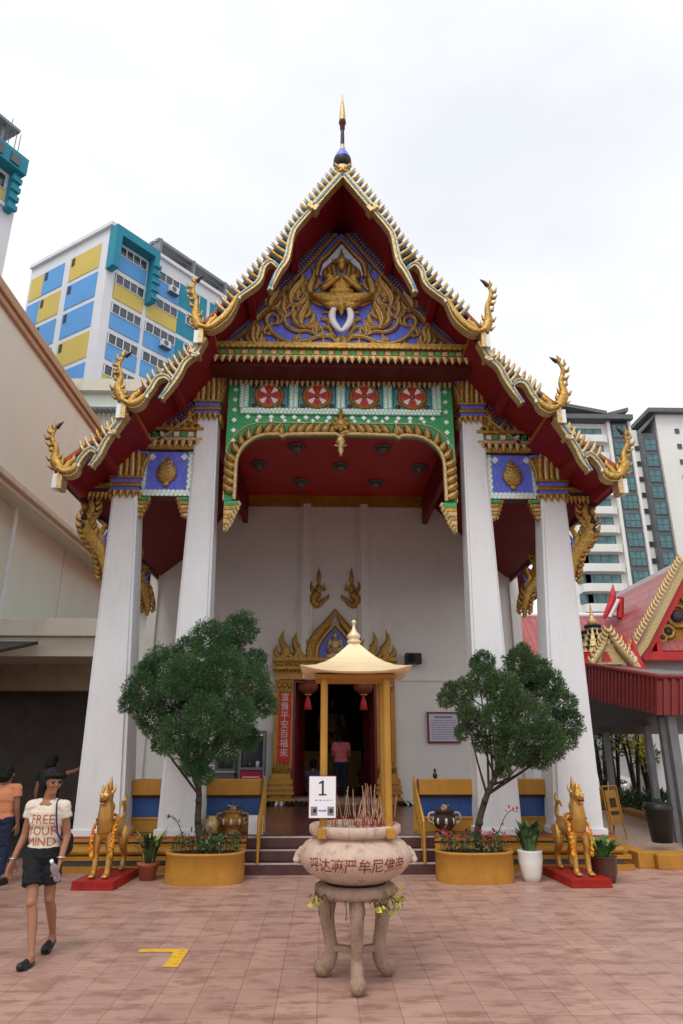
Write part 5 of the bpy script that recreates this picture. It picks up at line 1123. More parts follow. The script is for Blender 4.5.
def leafcloud(mb, c, rad, n, size, m=0, up=.4, shell=.5, wid=.35):
    for _ in range(n):
        d = Vector((rnd.gauss(0, 1), rnd.gauss(0, 1), rnd.gauss(0, 1))).normalized(); t = shell + (1 - shell) * rnd.random() ** .6
        p = Vector((c[0] + d.x * rad[0] * t, c[1] + d.y * rad[1] * t, c[2] + d.z * rad[2] * t)); a = (d + Vector((rnd.gauss(0, .5), rnd.gauss(0, .5), up + rnd.gauss(0, .4)))).normalized()
        s = a.cross(Vector((rnd.gauss(0, 1), rnd.gauss(0, 1), rnd.gauss(0, 1)))).normalized(); L = size * rnd.uniform(.6, 1.3); w = L * wid
        mb.add([p, p + a * L * .45 + s * w * .5, p + a * L, p + a * L * .45 - s * w * .5], [(0, 1, 2, 3)], m)
def shrub(name, label, base, h, rad, n, leaf, mats_, group=None, stems=5, cat='shrub', low=.0):
    r_ = thing(name, label, cat, base, 0, group)
    b = MB(); tips = []
    for i in range(stems):
        a = 6.283 * i / stems + rnd.random(); t = Vector((math.cos(a) * rad * .6, math.sin(a) * rad * .6, h * rnd.uniform(.6 + low * .15, .95))); tips.append(t); b.tube(crv([(0, 0, 0), t * .5 + Vector((0, 0, .1 * h)), t], 4), [.03 + h * .008, .012], 5)
    b.build('stem', [M['bark']], r_)
    b = MB()
    for t in tips: leafcloud(b, t, (rad * .5, rad * .5, h * (.24 - low * .1)), n // stems, leaf, rnd.randrange(len(mats_)), .5, .2)
    leafcloud(b, (0, 0, h * (.6 + low * .14)), (rad, rad, h * (.38 - low * .14)), n // 2, leaf, 0, .5, .3); b.build('foliage', mats_, r_); return r_
def atpx(px, Y, z=0): c = PY(px, 760, Y); return (c.x, Y, z)
shrub('croton_shrub', 'tall yellow green croton bush seen through the canopy posts', atpx(633, 20.0), 2.9, .55, 1000, .16, [M['leaf_yellow'], M['leaf_yellow'], M['leaf']], low=1)
shrub('croton_shrub', 'smaller yellow green bush right of the tall croton', atpx(645, 21.0), 2.0, .35, 400, .15, [M['leaf_yellow'], M['leaf']], low=1)
shrub('tree_sapling', 'dark leaved young tree left of the yellow croton', atpx(614, 20.2), 2.9, .42, 420, .16, [M['leaf_dark'], M['leaf']], cat='tree', low=.7)
shrub('tree_sapling', 'dark green young tree close beside the white temple column', atpx(601, 21), 2.9, .5, 420, .18, [M['leaf_dark'], M['leaf']], cat='tree')
hg = MB()
for i in range(16): 
    p = atpx(598 + 6.2 * i, 18.6); leafcloud(hg, (p[0], p[1], .42), (.36, .35, .26), 170, .12, i % 2, .5, .2)
h_ = hg.build('hedge', [M['leaf'], M['leaf_dark']]); tag(h_, 'low clipped green hedge behind the ramp kerb', 'hedge')
wb = thing('white_building', 'white rendered building with a dark doorway at the right edge under the canopy', 'building', (13.5, 32, 0))
b = MB(); b.box(-2.2, 14, 0, 8, 0, 3.9, 0); b.box(-2.5, 14, -.3, 8, 3.9, 4.15, 0); w_ = b.build('wall', [M['hdb_white']], wb, bevel=.02)
b = MB(); b.box(-1.1, .1, -.03, .05, .1, 2.5, 0); b.build('door', [M['condo_grey']], w_)
b = MB(); b.box(1.1, 2.6, -.03, .05, 1.1, 2.4, 0); b.build('window', [M['glass']], w_)
fw = MB(); fw.box(4.6, 60, 47, 47.3, 0, 2.4); fw.box(-60, -16, 47, 47.3, 0, 2.4); tag(fw.build('boundary_wall', M['grey_metal']), 'grey boundary wall beyond the car park', 'wall')
fw = thing('distant_shophouse', 'pale shophouse with rows of dark windows far beyond the shrubs', 'building', (20, 58, 0))
b = MB(); b.box(-9, 26, 0, 10, 0, 7, 0); b.prismx([(-1, 7), (5, 9.5), (11, 7)], -9.5, 26.5, 1); ww = b.build('wall', [M['cream'], M['roof_tile']], fw)
for i in range(8):
    for j in range(2): put(window_mesh('sw', 1.6, 1.5, M['glass'], M['hdb_white'], 2, 1), 'window', ww, (-7 + 4 * i, -.04, 1.0 + 3.2 * j), 0)
# ------------------------------------------------------------------ porch ceiling lamps
lamp_px = [(259, 467.5, 'first lamp from the left in the middle row of the porch ceiling'), (340.6, 469, 'centre lamp of the red porch ceiling'), (419, 470.6, 'last lamp on the right in the middle row of the porch ceiling'),
           (297, 450, 'left lamp of the two nearest the green frieze'), (383, 451, 'right lamp of the two nearest the green frieze'),
           (301, 485, 'left lamp of the two close to the hall wall'), (375.6, 486, 'right lamp of the two close to the hall wall')]
proto = None
for px, py, lab in lamp_px:
    P = PZ(px, py - 4, 8.16)
    if proto is None:
        proto = thing('ceiling_lamp', lab, 'lamp', P, 0, 'porch ceiling lamps')
        b = MB(); b.lathe([(.001, -.001), (.20, -.001), (.21, -.02), (.17, -.045), (.001, -.045)], (0, 0, 0), 20, 0); b.build('plate', [M['condo_grey']], proto)
        b = MB(); b.lathe([(.09, -.045), (.12, -.07), (.09, -.11), (.04, -.13), (.025, -.18), (.035, -.21), (.001, -.25)], (0, 0, 0), 16, 0)
        for i in range(10): a = .628 * i; b.ball((math.cos(a) * .145, math.sin(a) * .145, -.07), (.025, .025, .035), 0, 6, 4)
        b.build('crystal_shade', [M['lamp_glass']], proto)
    else:
        c = copy_tree(proto); c.location = P; c['label'] = lab

# red paper lanterns in the doorway
proto = None
for x, lab in ((-.66, 'round red paper lantern hanging on the left of the doorway'), (.70, 'round red paper lantern hanging on the right of the doorway')):
    P = (TX + x, TY + YW - .22, 3.12)
    if proto is None:
        proto = thing('paper_lantern', lab, 'lantern', P, 0, 'doorway lanterns')
        b = MB(); b.lathe([(.08, -.17), (.17, -.13), (.235, -.05), (.245, 0), (.235, .05), (.17, .13), (.08, .17)], (0, 0, 0), 28, 0, True, 1, 1, lambda a, z: 1 + .025 * math.cos(a * 14)); b.build('shade', [M['lantern']], proto)
        b = MB(); b.lathe([(.09, .165), (.10, .18), (.09, .20), (.001, .21)], (0, 0, 0), 16, 0); b.lathe([(.001, -.21), (.09, -.2), (.10, -.18), (.08, -.165)], (0, 0, 0), 16, 0); b.tube([(0, 0, .2), (0, 0, .30)], .008, 5, 0); b.build('cap', [M['gold_pale']], proto)
        b = MB(); b.lathe([(.001, -.55), (.095, -.54), (.08, -.40), (.03, -.22)], (0, 0, 0), 14, 0, True, 1, 1, lambda a, z: 1 + .06 * math.cos(a * 12)); b.build('tassel', [M['couplet']], proto)
    else: c = copy_tree(proto); c.location = P; c['label'] = lab

# things on the hall wall
def wallp(px, py, off=.06): v = PY(px, py, TY + YW - off); return v
nb0 = wallp(428, 743); nb1 = wallp(459, 712)
nb_ = thing('notice_board', 'framed lavender notice with small print on the wall right of the doorway', 'notice', ((nb0.x + nb1.x) / 2, nb0.y, (nb0.z + nb1.z) / 2))
w, h = (nb1.x - nb0.x) / 2, (nb1.z - nb0.z) / 2; b = MB()
for (x0, x1, z0, z1) in ((-w, w, h - .04, h), (-w, w, -h, -h + .04), (-w, -w + .04, -h + .04, h - .04), (w - .04, w, -h + .04, h - .04)): b.box(x0, x1, -.03, .05, z0, z1)
b.build('frame', [M['maroon']], nb_)
b = MB(); b.box(-w + .03, w - .03, -.01, .04, -h + .03, h - .03, 0); b.box(-.22, .22, -.014, -.009, h * .60, h * .72, 1)
for i in range(9):
    x = -w + .10
    while x < w - .14:
        l = rnd.uniform(.03, .10); b.box(x, min(x + l, w - .1), -.013, -.009, h * .42 - i * h * .145, h * .42 - i * h * .145 + .018, 1); x += l + .02
b.build('sheet', [M['lavender'], M['grey_print']], nb_)
c = wallp(413, 659, .22); spk = thing('loudspeaker', 'black wall mounted loudspeaker right of the doorway arch', 'loudspeaker', c)
b = MB(); b.box(-.20, .20, -.16, .14, -.13, .13, 0); b.build('cabinet', [M['black']], spk, bevel=.015)
b = MB(); b.lathe([(.001, 0), (.09, 0), (.10, .015)], (0, 0, 0), 16, 0); b.v = [(x - .06, -.163 - z, y) for x, y, z in b.v]; b.build('grille', [M['rubber']], spk); b = MB(); b.box(-.03, .03, .14, .24, -.03, .03); b.build('bracket', [M['black']], spk)
c0 = wallp(240, 779, .02); c1 = wallp(267, 731, .02); w = (c1.x - c0.x) / 2; h = c1.z - FZ
kb = thing('kiosk_cabinet', 'tall grey cabinet with a dark glass front and crimson panel left of the doorway', 'cabinet', ((c0.x + c1.x) / 2, TY + YW - .24, FZ))
b = MB(); b.box(-w, -w + .05, -.2, .2, 0, h); b.box(w - .05, w, -.2, .2, 0, h); b.box(-w + .05, w - .05, .1, .2, 0, h); b.box(-w + .05, w - .05, -.2, .1, h - .05, h); b.box(-w + .05, w - .05, -.2, .1, h * .46, h * .5); b.box(-w + .05, w - .05, -.2, .1, 0, .1); b.build('body', [M['grey_metal']], kb, bevel=.008)
b = MB(); b.box(-w + .06, w - .06, .02, .08, h * .51, h - .07, 0); b.build('screen', [M['glass']], kb)
b = MB(); b.box(-w + .06, w - .06, -.205, -.1, h - .12, h - .07, 0); b.build('light_strip', [M['white_plain']], kb)
b = MB(); b.box(-w + .06, w - .06, -.23, -.2, .12, h * .45, 0); b.box(-.2, .2, -.236, -.229, h * .36, h * .38, 1); b.build('front_panel', [M['magenta'], M['silver']], kb)
b = MB(); b.lathe([(.001, 0), (.05, 0), (.06, .06), (.02, .12), (.03, .16)], (-.06, -.06, h * .5), 10, 0); b.lathe([(.001, 0), (.045, 0), (.045, .13), (.001, .14)], (.13, -.06, h * .5), 10, 1); b.build('offering_jar', [M['brown_pot'], M['white_pot']], kb)
c0 = wallp(215, 779, .02); c1 = wallp(237, 757, .02); w = (c1.x - c0.x) / 2; h = c1.z - FZ
sb_ = thing('steel_cabinet', 'low dark steel cabinet with a ledge between the tree and the tall grey cabinet', 'cabinet', ((c0.x + c1.x) / 2, TY + YW - .22, FZ))
b = MB(); b.box(-w, w, -.16, .2, 0, h - .34); b.box(-w, w, .08, .2, h - .339, h); b.build('body', [M['condo_grey']], sb_, bevel=.01); b = MB(); b.box(-w - .02, w + .02, -.2, .08, h - .339, h - .30); b.box(-w - .01, w + .01, -.1, .22, h + .001, h + .03); b.build('ledge', [M['steel']], sb_)
b = MB(); b.box(-w + .08, w - .08, .06, .079, h - .25, h - .08); b.build('slot_panel', [M['black']], sb_)
# shoes on the landing
shoe0 = None; k = 0
for px, py, col in ((268, 802, 'black'), (273, 800, 'black'), (279, 802, 'white_plain'), (285, 801, 'black'), (291, 802, 'black'), (296, 800, 'darkbrown'), (302, 803, 'black'), (402, 802, 'black'), (406, 803, 'black'), (409, 802, 'white_plain')):
    P = PZ(px, py, FZ); P.y = min(P.y, TY + YW - .62 + .05 * (k % 2))
    P = PY(px, 800, P.y); P.z = FZ + .006; k += 1
    side = 'left' if px < 340 else 'right'
    pr = thing('shoe_pair', {'black': 'pair of black shoes left on the landing beside the doorway', 'white_plain': 'pair of white shoes on the landing %s of the doorway' % side, 'darkbrown': 'pair of brown shoes on the landing left of the doorway'}[col], 'shoes', P, rnd.uniform(-.6, .6), 'shoes left on the landing')
    for s in (-1, 1):
        b = MB(); b.loft([[(s * .06 + .042 * math.cos(a) * q, y + .0, max(0, h_ * (.5 + .5 * math.sin(a)))) for a in [6.283 * j / 10 for j in range(10)]] for y, q, h_ in ((-.13, .35, .03), (-.10, .9, .05), (-.02, 1, .06), (.06, .85, .085), (.12, .8, .09), (.14, .4, .07))], 0, True); b.build('shoe', [M[col]], pr)
# handrails at the stairs
for s, lab in ((-1, 'gold painted handrail on the left side of the stairs'), (1, 'gold painted handrail on the right side of the stairs')):
    hr = thing('stair_handrail', lab, 'handrail', (TX + s * 1.20, TY - .45, 0), 0, 'stair handrails')
    b = MB(); bt = (0, .02, .05); tp = (0, 1.05, 1.30); b.tube([(0, .0, .28), (0, .03, .72), (0, 1.02, 1.22), (s * .03, 1.2, 1.26)], .022, 8); b.build('rail', [M['gold_paint']], hr)
    b = MB(); b.tube([(0, 0, .155), (0, 0, .70)], .022, 8); b.build('post', [M['gold_paint']], hr); b = MB(); b.tube([(0, 1.02, FZ), (0, 1.02, 1.2)], .022, 8); b.build('post', [M['gold_paint']], hr)
    for i in range(6): t = (i + 1) / 7; y = 1.02 * t; b = MB(); b.tube([(0, y, FZ + .02 if y > .38 else .155 + (.155 if y > .2 else 0)), (0, y, .71 + .5 * t)], .011, 6); b.build('baluster', [M['gold_paint']], hr)
    b = MB(); b.box(-.015, .015, .04, 1.0, .0, .001); 
    b.v = [(-.012, .5, .5), (.012, .5, .5)]; b.f = []; b.m = []; b.s = []
    b.obox((0, .53, .62), (.008, 0, 0), (0, .49, .25), (0, 0, .03), 0); b.build('lower_rail', [M['gold_paint']], hr)
# ornate offering bowls on the podium ledges
for s, px, lab in ((-1, 232, 'gold and white ornate offering urn on the podium left of the stairs'), (1, 445, 'dark patterned offering urn on the podium right of the stairs')):
    c = PY(px, 830, TY + .22); ow = thing('offering_urn', lab, 'urn', (c.x, TY + .22, FZ + .006), 0, 'podium offering urns'); ow.scale = (.82, .82, .82)
    b = MB(); b.lathe([(.001, 0), (.17, 0), (.18, .03), (.12, .06), (.19, .14), (.22, .22), (.19, .30), (.14, .34), (.19, .38), (.19, .41), (.15, .41), (.13, .36)], (0, 0, 0), 24, 0, True, 1, 1, lambda a, z: 1 + .03 * math.cos(a * 8))
    for i in range(8): a = .785 * i; b.ball((math.cos(a) * .20, math.sin(a) * .20, .22), (.030, .030, .06), 1, 8, 6)
    b.build('body', [M['gold_dark'] if s < 0 else M['darkbrown'], M['silver']], ow)
    for q in (-1, 1): b = MB(); b.tube(crv([(q * .19, 0, .16), (q * .30, 0, .22), (q * .28, 0, .34), (q * .17, 0, .36)], 5), .022, 7); b.build('handle', [M['gold'] if s < 0 else M['stone']], ow)
    b = MB()
    for i in range(7): b.tube(crv([(0, 0, .38), (rnd.uniform(-.05, .05), rnd.uniform(-.05, .05), .45), (rnd.uniform(-.12, .12), rnd.uniform(-.05, .05), .50)], 4), [.02, .012, .004], 5)
    b.build('offering', [M['gold_pale'] if s < 0 else M['incense']], ow)
    if s < 0:
        pa_ = MB(); pa_.prismz([(-.11, -.05), (.11, -.05), (.11, .05), (-.11, .05)], 0, .26, 0); o = pa_.build('carton', [M['white_plain']], None, (c.x + .36, TY + .22, FZ + .006), .004); tag(o, 'small white carton beside the gold offering urn', 'box')
        for dx in (-.30,):
            j = MB(); j.lathe([(.001, 0), (.07, 0), (.085, .05), (.11, .12), (.10, .2), (.06, .23), (.08, .26), (.05, .26)], (0, 0, 0), 18, 0); o = j.build('brass_vase', [M['gold_pale']], None, (c.x + dx, TY + .15, FZ + .006)); tag(o, 'small brass vase left of the gold offering urn', 'vase')
cp = MB(); cp.loft([[(x, y, z) for x, y, z in ((-.33, -.12, 0), (.33, -.12, 0), (.33, .2, 0), (-.33, .2, 0))], [(-.33, -.12, .015), (.33, -.12, .015), (.33, .2, .015), (-.33, .2, .015)]], 0)
# small figurine on the right parapet
c = PY(435, 775, TY + .6); fg2 = MB(); fg2.ball((0, 0, .05), (.04, .04, .05)); fg2.ball((0, 0, .13), (.025, .025, .03)); o = fg2.blob('figurine', M['black'], None, .008, 1, (c.x, TY + .6, FZ + .772)); tag(o, 'tiny dark figurine on top of the right parapet', 'figurine')

# ------------------------------------------------------------------ stone incense urn on its three-legged stand
UX, UY = 0.265, 6.17
stn = thing('urn_stand', 'weathered three legged stone stand beneath the round incense urn', 'stand', (UX, UY, 0))
b = MB(); b.lathe([(.001, .60), (.30, .60), (.325, .615), (.33, .64), (.325, .675), (.30, .69), (.001, .69)], (0, 0, 0), 40, 0); b.build('table_top', [M['stone_grey']], stn)
LEGA = [R(-90), R(150), R(30)]
for a in LEGA:
    d = Vector((math.cos(a), math.sin(a), 0)); 
    sp_pts = [(.23, .61), (.25, .52), (.26, .42), (.235, .30), (.215, .20), (.245, .11), (.30, .06), (.335, .055)]
    q = crv([(d.x * r_, d.y * r_, z) for r_, z in sp_pts], 5); b = MB()
    sdv = Vector((-d.y, d.x, 0)); b.tube(q, [.075, .07, .064, .056, .058, .064, .066, .055], 10, 0, True, tuple(sdv), .85)
    b.ball((d.x * .31, d.y * .31, .066), (.066, .066, .066), 0, 12, 8); b.blob('leg', M['stone_grey'], stn, .011, 2)
b = MB()
for a in LEGA: d = Vector((math.cos(a), math.sin(a), 0)); b.obox(d * .11 + Vector((0, 0, .215)), d * .11, Vector((-d.y, d.x, 0)) * .035, (0, 0, .022))
b.build('stretcher', [M['stone_grey']], stn, bevel=.006)
urn = thing('incense_urn', 'round pink granite incense urn carved with red Chinese characters', 'urn', (UX, UY, .69))
b = MB(); uprof = [(.001, 0), (.235, 0), (.25, .02), (.295, .035), (.385, .085), (.445, .15), (.462, .205), (.452, .245), (.405, .30), (.34, .335), (.31, .345), (.355, .355), (.375, .375), (.375, .425), (.36, .435), (.33, .435), (.315, .40), (.001, .395)]
b.lathe(uprof, (0, 0, 0), 64, 0); bo = b.build('body', [M['stone']], urn, bevel=0)
b = MB(); b.lathe([(.001, -.0), (.245, .0), (.25, .022), (.24, .03)], (0, 0, 0.0), 40, 0); b.build('base_ring', [M['black']], urn)
def urn_r(z):
    for i in range(3, 9):
        (r0, z0), (r1, z1_) = uprof[i], uprof[i + 1]
        if z0 <= z <= z1_: return r0 + (r1 - r0) * (z - z0) / (z1_ - z0)
    return .48
b = MB(); txt = '呼达嘛严牟尼佛帝'
for i, ch in enumerate(txt):
    a0 = R(-90 + (i - 3.5) * 13.2)
    def fn(x, y, a0=a0):
        z = .172 + y; r_ = urn_r(z) + .0035; a = a0 + x / .45; return (math.cos(a) * r_, math.sin(a) * r_, z)
    text_on(b, ch, .108, fn)
b.build('carved_text', [M['char_red']], urn)
for s in (-1, 1):
    b = MB(); b.ball((s * .47, 0, .19), (.05, .06, .055)); b.ball((s * .50, -.02, .17), (.03, .03, .025)); b.ball((s * .47, -.05, .215), (.02, .02, .02)); b.ball((s * .455, .0, .245), (.03, .05, .025)); b.ball((s * .49, -.045, .165), (.025, .03, .02)); b.v = [(x - s * .022, y, z) for x, y, z in b.v]; b.blob('lion_mask', M['stone'], urn, .009, 1)
ah = MB(); ah.lathe([(.001, .415), (.30, .405), (.318, .40)], (0, 0, 0), 30, 0); ah.build('ash_bed', [M['ash']], urn)
ic = thing('incense_bundle', 'dozens of thin incense sticks burning down in the granite urn', 'incense', (UX + .03, UY, .69 + .41)); tag(ic, group=None)
for i in range(70):
    a = rnd.random() * 6.283; r_ = .26 * rnd.random() ** .6; x, y = math.cos(a) * r_ + .03, math.sin(a) * r_ * .9; h_ = rnd.uniform(.14, .33) if rnd.random() < .6 else rnd.uniform(.06, .15); lx, ly = rnd.uniform(-.05, .05), rnd.uniform(-.05, .05)
    b = MB(); b.tube([(x, y, -.02), (x + lx * .3, y + ly * .3, h_ * .3)], .0028, 5, 1); b.tube([(x + lx * .3, y + ly * .3, h_ * .3), (x + lx, y + ly, h_)], .0028, 5, 0); b.build('incense_stick', [M['incense'], M['incense_red']], ic)
# pavilion cover on four posts
pv = thing('urn_pavilion', 'cream gold pagoda roof on ochre posts standing over the incense urn', 'pavilion', (UX, UY, 1.06))
for sx_ in (-1, 1):
    for sy_ in (-1, 1):
        b = MB(); b.tube([(sx_ * .262, sy_ * .21, .02), (sx_ * .262, sy_ * .21, 1.235)], .031, 14); b.lathe([(.045, 0), (.045, .05), (.035, .06)], (sx_ * .262, sy_ * .21, .0), 12, 0); b.build('post', [M['gold_paint']], pv)
for sx_ in (-1, 1): b = MB(); b.box(sx_ * .27 - .035, sx_ * .27 + .035, -.30, -.17, -.02, .055); b.build('clamp', [M['yellow']], pv, bevel=.006)
b = MB(); ZR = 1.25; rings = []; n = 8
def sqring(hw, z, upt, e=0):
    pts = []
    cs = [(-1, -1), (1, -1), (1, 1), (-1, 1)]
    for i in range(4):
        (ax, ay), (bx, by) = cs[i], cs[(i + 1) % 4]
        for j in range(n):
            t = j / n; u = abs(2 * t - 1); k = 1 - .05 * (1 - u ** 2) * upt / .06 if upt else 1
            x, y = ax + (bx - ax) * t, ay + (by - ay) * t; pts.append((x * hw * k, y * hw * k, z + upt * u ** 3))
    return pts
prf = [(.465, 0, .05), (.41, .022, .03), (.33, .056, .012), (.25, .10, .004), (.18, .150, 0), (.12, .205, 0), (.065, .262, 0), (.035, .29, 0)]
b.loft([sqring(.40, ZR - .005, .02)] + [sqring(.45, ZR - .012, .05)] + [sqring(hw, ZR + z, u) for hw, z, u in prf], 0, False)
rfo = b.build('roof', [M['cream_gold']], pv); 
for p in rfo.data.polygons: p.use_smooth = False
b = MB(); b.box(-.34, .34, -.29, .29, ZR - .04, ZR - .008); b.build('ceiling_board', [M['yellow']], pv)
b = MB(); b.lathe([(r_, z - .125 - .06 * max(0, (z - .41) / .28)) for r_, z in [(.04, .41), (.06, .42), (.065, .44), (.045, .46), (.055, .475), (.062, .50), (.045, .53), (.028, .545), (.03, .56), (.014, .58), (.012, .64), (.022, .65), (.022, .665), (.012, .675), (.001, .69)]], (0, 0, ZR), 20, 0); b.build('finial', [M['cream_gold']], pv)
# number sign
c = PY(322.5, 797, UY - .30); sgn = thing('number_sign', 'white card sign numbered 1 clipped to the pavilion post of the urn', 'sign', c, R(-2))
b = MB(); w, h = .105, .152; b.box(-w, w, -.004, .004, -h, h); b.build('card', [M['white_plain']], sgn)
b = MB(); b.box(-w - .006, w + .006, .0042, .010, -h - .006, h + .006); b.build('backing', [M['maroon']], sgn)
b = MB(); b.prism([(-.006, .022), (.010, .022), (.010, .122), (-.003, .122), (-.030, .106), (-.026, .094), (-.006, .104)], -.0055, -.0045); b.box(-.030, .032, -.0056, -.0046, .012, .0225); b.build('numeral', [M['ink']], sgn)
b = MB(); x = -.06
while x < .07: l = rnd.uniform(.01, .03); b.box(x, x + l, -.0052, -.0045, -.026, -.020); x += l + .012
b.build('small_print', [M['grey_print']], sgn)
for xx in (-.066, .066): b = MB(); b.box(xx - .026, xx + .026, -.0055, -.0045, -.135, -.07, 0); b.ball((xx + .004, -.006, -.10), (.014, .003, .018), 1, 8, 6); b.build('picture', [M['grey_print'], M['ink']], sgn)
b = MB(); b.prism([(-.032, -.104), (.018, -.104), (.018, -.110), (.034, -.0995), (.018, -.089), (.018, -.095), (-.032, -.095)], -.0055, -.0045); b.build('arrow', [M['blue_print']], sgn)
# creeper hanging round the stand
vn = thing('creeper', 'thin creeper with small green leaves trailing round the stone stand top', 'plant', (UX, UY, .62))
b = MB()
for a0, a1, z in ((R(-160), R(-120), .0), (R(-75), R(-15), -.02), (R(-60), R(0), -.06)): b.tube([(math.cos(a0 + (a1 - a0) * t / 10) * .345, math.sin(a0 + (a1 - a0) * t / 10) * .345, z + .03 * math.sin(t * 1.3)) for t in range(11)], .004, 5)
for i in range(6): a = R(-150 + 22 * i); b.tube(crv([(math.cos(a) * .34, math.sin(a) * .34, -.0), (math.cos(a) * .36 + .02, math.sin(a) * .35, -.07), (math.cos(a) * .33, math.sin(a) * .34, -.13)], 4), .003, 4)
b.build('stem', [M['bark']], vn)
b = MB()
for a, n in ((-150, 7), (-160, 5), (-48, 5), (-35, 6), (-22, 9), (-10, 7), (-62, 3)):
    for _ in range(n): 
        aa = R(a + rnd.uniform(-6, 6)); leafcloud(b, (math.cos(aa) * .36, math.sin(aa) * .36, rnd.uniform(-.08, .02)), (.02, .02, .02), 1, .05, 0, -.3, .5, .75)
b.build('leaves', [M['leaf_yellow'], M['leaf']], vn)

# ------------------------------------------------------------------ planters and the two clipped conifers
def planter(cx, cy, hw, hd, h, label):
    r_ = thing('oval_planter', label, 'planter', (cx, cy, 0), 0, 'ochre planters by the stairs'); N = 56
    def ring(e, z): return [(math.copysign(abs(math.cos(6.2832 * i / N)) ** .72, math.cos(6.2832 * i / N)) * (hw + e), math.copysign(abs(math.sin(6.2832 * i / N)) ** .9, math.sin(6.2832 * i / N)) * (hd + e), z) for i in range(N)]
    b = MB(); b.loft([ring(0, 0), ring(.004, h * .3), ring(.0, h * .9), ring(.015, h * .94), ring(.012, h), ring(-.04, h), ring(-.045, h - .07)], 0, True, False); b.build('wall', [M['yellow']], r_)
    b = MB(); b.loft([ring(-.046, h - .07), ring(-.044, h - .03)], 0); b.build('soil', [M['soil']], r_); return r_
PH = .38
planter(-1.60, 10.42, .53, .36, PH, 'oval ochre planter left of the stairs holding the fuller tree'); planter(2.09, 10.42, .53, .36, PH, 'oval ochre planter right of the stairs holding the leaning tree')
def topiary(name, label, trunk, limbs, clumps, matn, n, length, thin=()):
    Y0 = trunk[0][2]; base = PY(trunk[0][0], trunk[0][1], Y0); base.z = PH - .02
    r_ = thing('clipped_conifer', label, 'tree', base, 0, 'clipped conifers in planters')
    q = crv([PY(x, y, Y) - base if i else Vector((0, 0, 0)) for i, (x, y, Y) in enumerate(trunk)], 6); b = MB(); b.tube(q, [.066, .050, .043, .037, .028], 10)
    for k in range(5): p = q[int(len(q) * (.15 + .15 * k))]; b.ball(p + Vector((rnd.uniform(-.03, .03), -.03, 0)), (.05, .05, .045))
    tr = b.blob('trunk', M['bark'], r_, .012, 1); top_ = q[int(len(q) * .62)]
    cl = [(PY(x, y, Y0 + dy) - base, rr / 68.0 * (1.12 if matn == 'foliage2' else 1.0)) for x, y, rr, dy in clumps]
    b = MB()
    for c, rr in cl: s_ = q[min(len(q) - 1, int(len(q) * rnd.uniform(.5, .98)))]; b.tube(crv([s_, s_.lerp(c, .5) + Vector((rnd.uniform(-.05, .05), rnd.uniform(-.05, .05), -.05)), c], 4), [.020, .013, .006], 6)
    b.build('limbs', [M['bark']], r_)
    b = MB(); L = []
    for c, rr in cl:
        for _ in range(int(n * (rr / .35) ** 2)):
            d = Vector((rnd.gauss(0, 1), rnd.gauss(0, 1), rnd.gauss(0, 1))).normalized(); t = rr * (.30 + .66 * rnd.random() ** .5) * (.86 + .30 * noise.noise(d * 2.6 + c * 3)); p = c + d * t
            ax = (d * 1.0 + Vector((rnd.gauss(0, .35), rnd.gauss(0, .35), .35 + rnd.gauss(0, .3)))).normalized()
            sdv = ax.cross(Vector((rnd.gauss(0, 1), rnd.gauss(0, 1), rnd.gauss(0, 1)))).normalized()
            for j in range(3):
                a2 = (ax + sdv * (j - 1) * .45 + Vector((rnd.gauss(0, .1),) * 3)).normalized(); l = length * rnd.uniform(.6, 1.25); s2 = a2.cross(ax + Vector((.1, .2, .05))).normalized() * .0048
                b.add([p - s2, p + s2, p + a2 * l], [(0, 1, 2)], 0)
    b.build('crown', [M[matn]], r_)
topiary('t', 'dense round crowned conifer in the ochre planter left of the stairs', [(203, 862, 10.45), (198, 825, 10.45), (199, 795, 10.45), (197, 760, 10.45), (201, 700, 10.45)], None,
        [(241, 628, 21, 0), (212, 640, 26, -.2), (228, 652, 20, .2), (165, 668, 28, .1), (142, 690, 22, -.15), (130, 703, 13, 0), (185, 678, 28, -.35), (222, 672, 30, -.3), (252, 684, 24, 0), (264, 704, 17, .1), (152, 718, 20, 0), (176, 735, 23, -.2), (205, 715, 26, -.45), (236, 716, 25, -.3), (196, 755, 20, -.1), (162, 742, 14, .2), (226, 746, 18, 0), (205, 776, 11, -.1), (190, 768, 10, .1), (248, 738, 15, .2), (200, 690, 30, .3), (170, 700, 22, .3), (146, 672, 14, .0), (188, 650, 18, .1), (256, 660, 14, .1)], 'foliage', 3000, .044)
topiary('t', 'loose crowned leaning conifer in the ochre planter right of the stairs', [(480, 856, 10.45), (478, 828, 10.45), (487, 795, 10.45), (500, 765, 10.45), (514, 715, 10.45)], None,
        [(483, 662, 13, 0), (484, 680, 18, -.2), (462, 692, 15, 0), (445, 700, 9, 0), (449, 690, 8, .1), (503, 690, 20, -.3), (521, 664, 20, 0), (536, 672, 18, .2), (549, 684, 17, 0), (560, 704, 18, -.1), (568, 724, 16, 0), (567, 740, 10, 0), (548, 738, 19, -.3), (526, 718, 24, -.4), (497, 718, 18, -.3), (474, 720, 14, .1), (462, 733, 8, 0), (510, 748, 19, -.2), (540, 758, 12, 0), (482, 742, 11, .1), (528, 756, 13, .2), (503, 770, 9, 0), (466, 712, 10, -.1), (520, 690, 20, .3), (555, 752, 9, 0), (476, 664, 7, .1), (523, 650, 8, 0)], 'foliage2', 3000, .044)
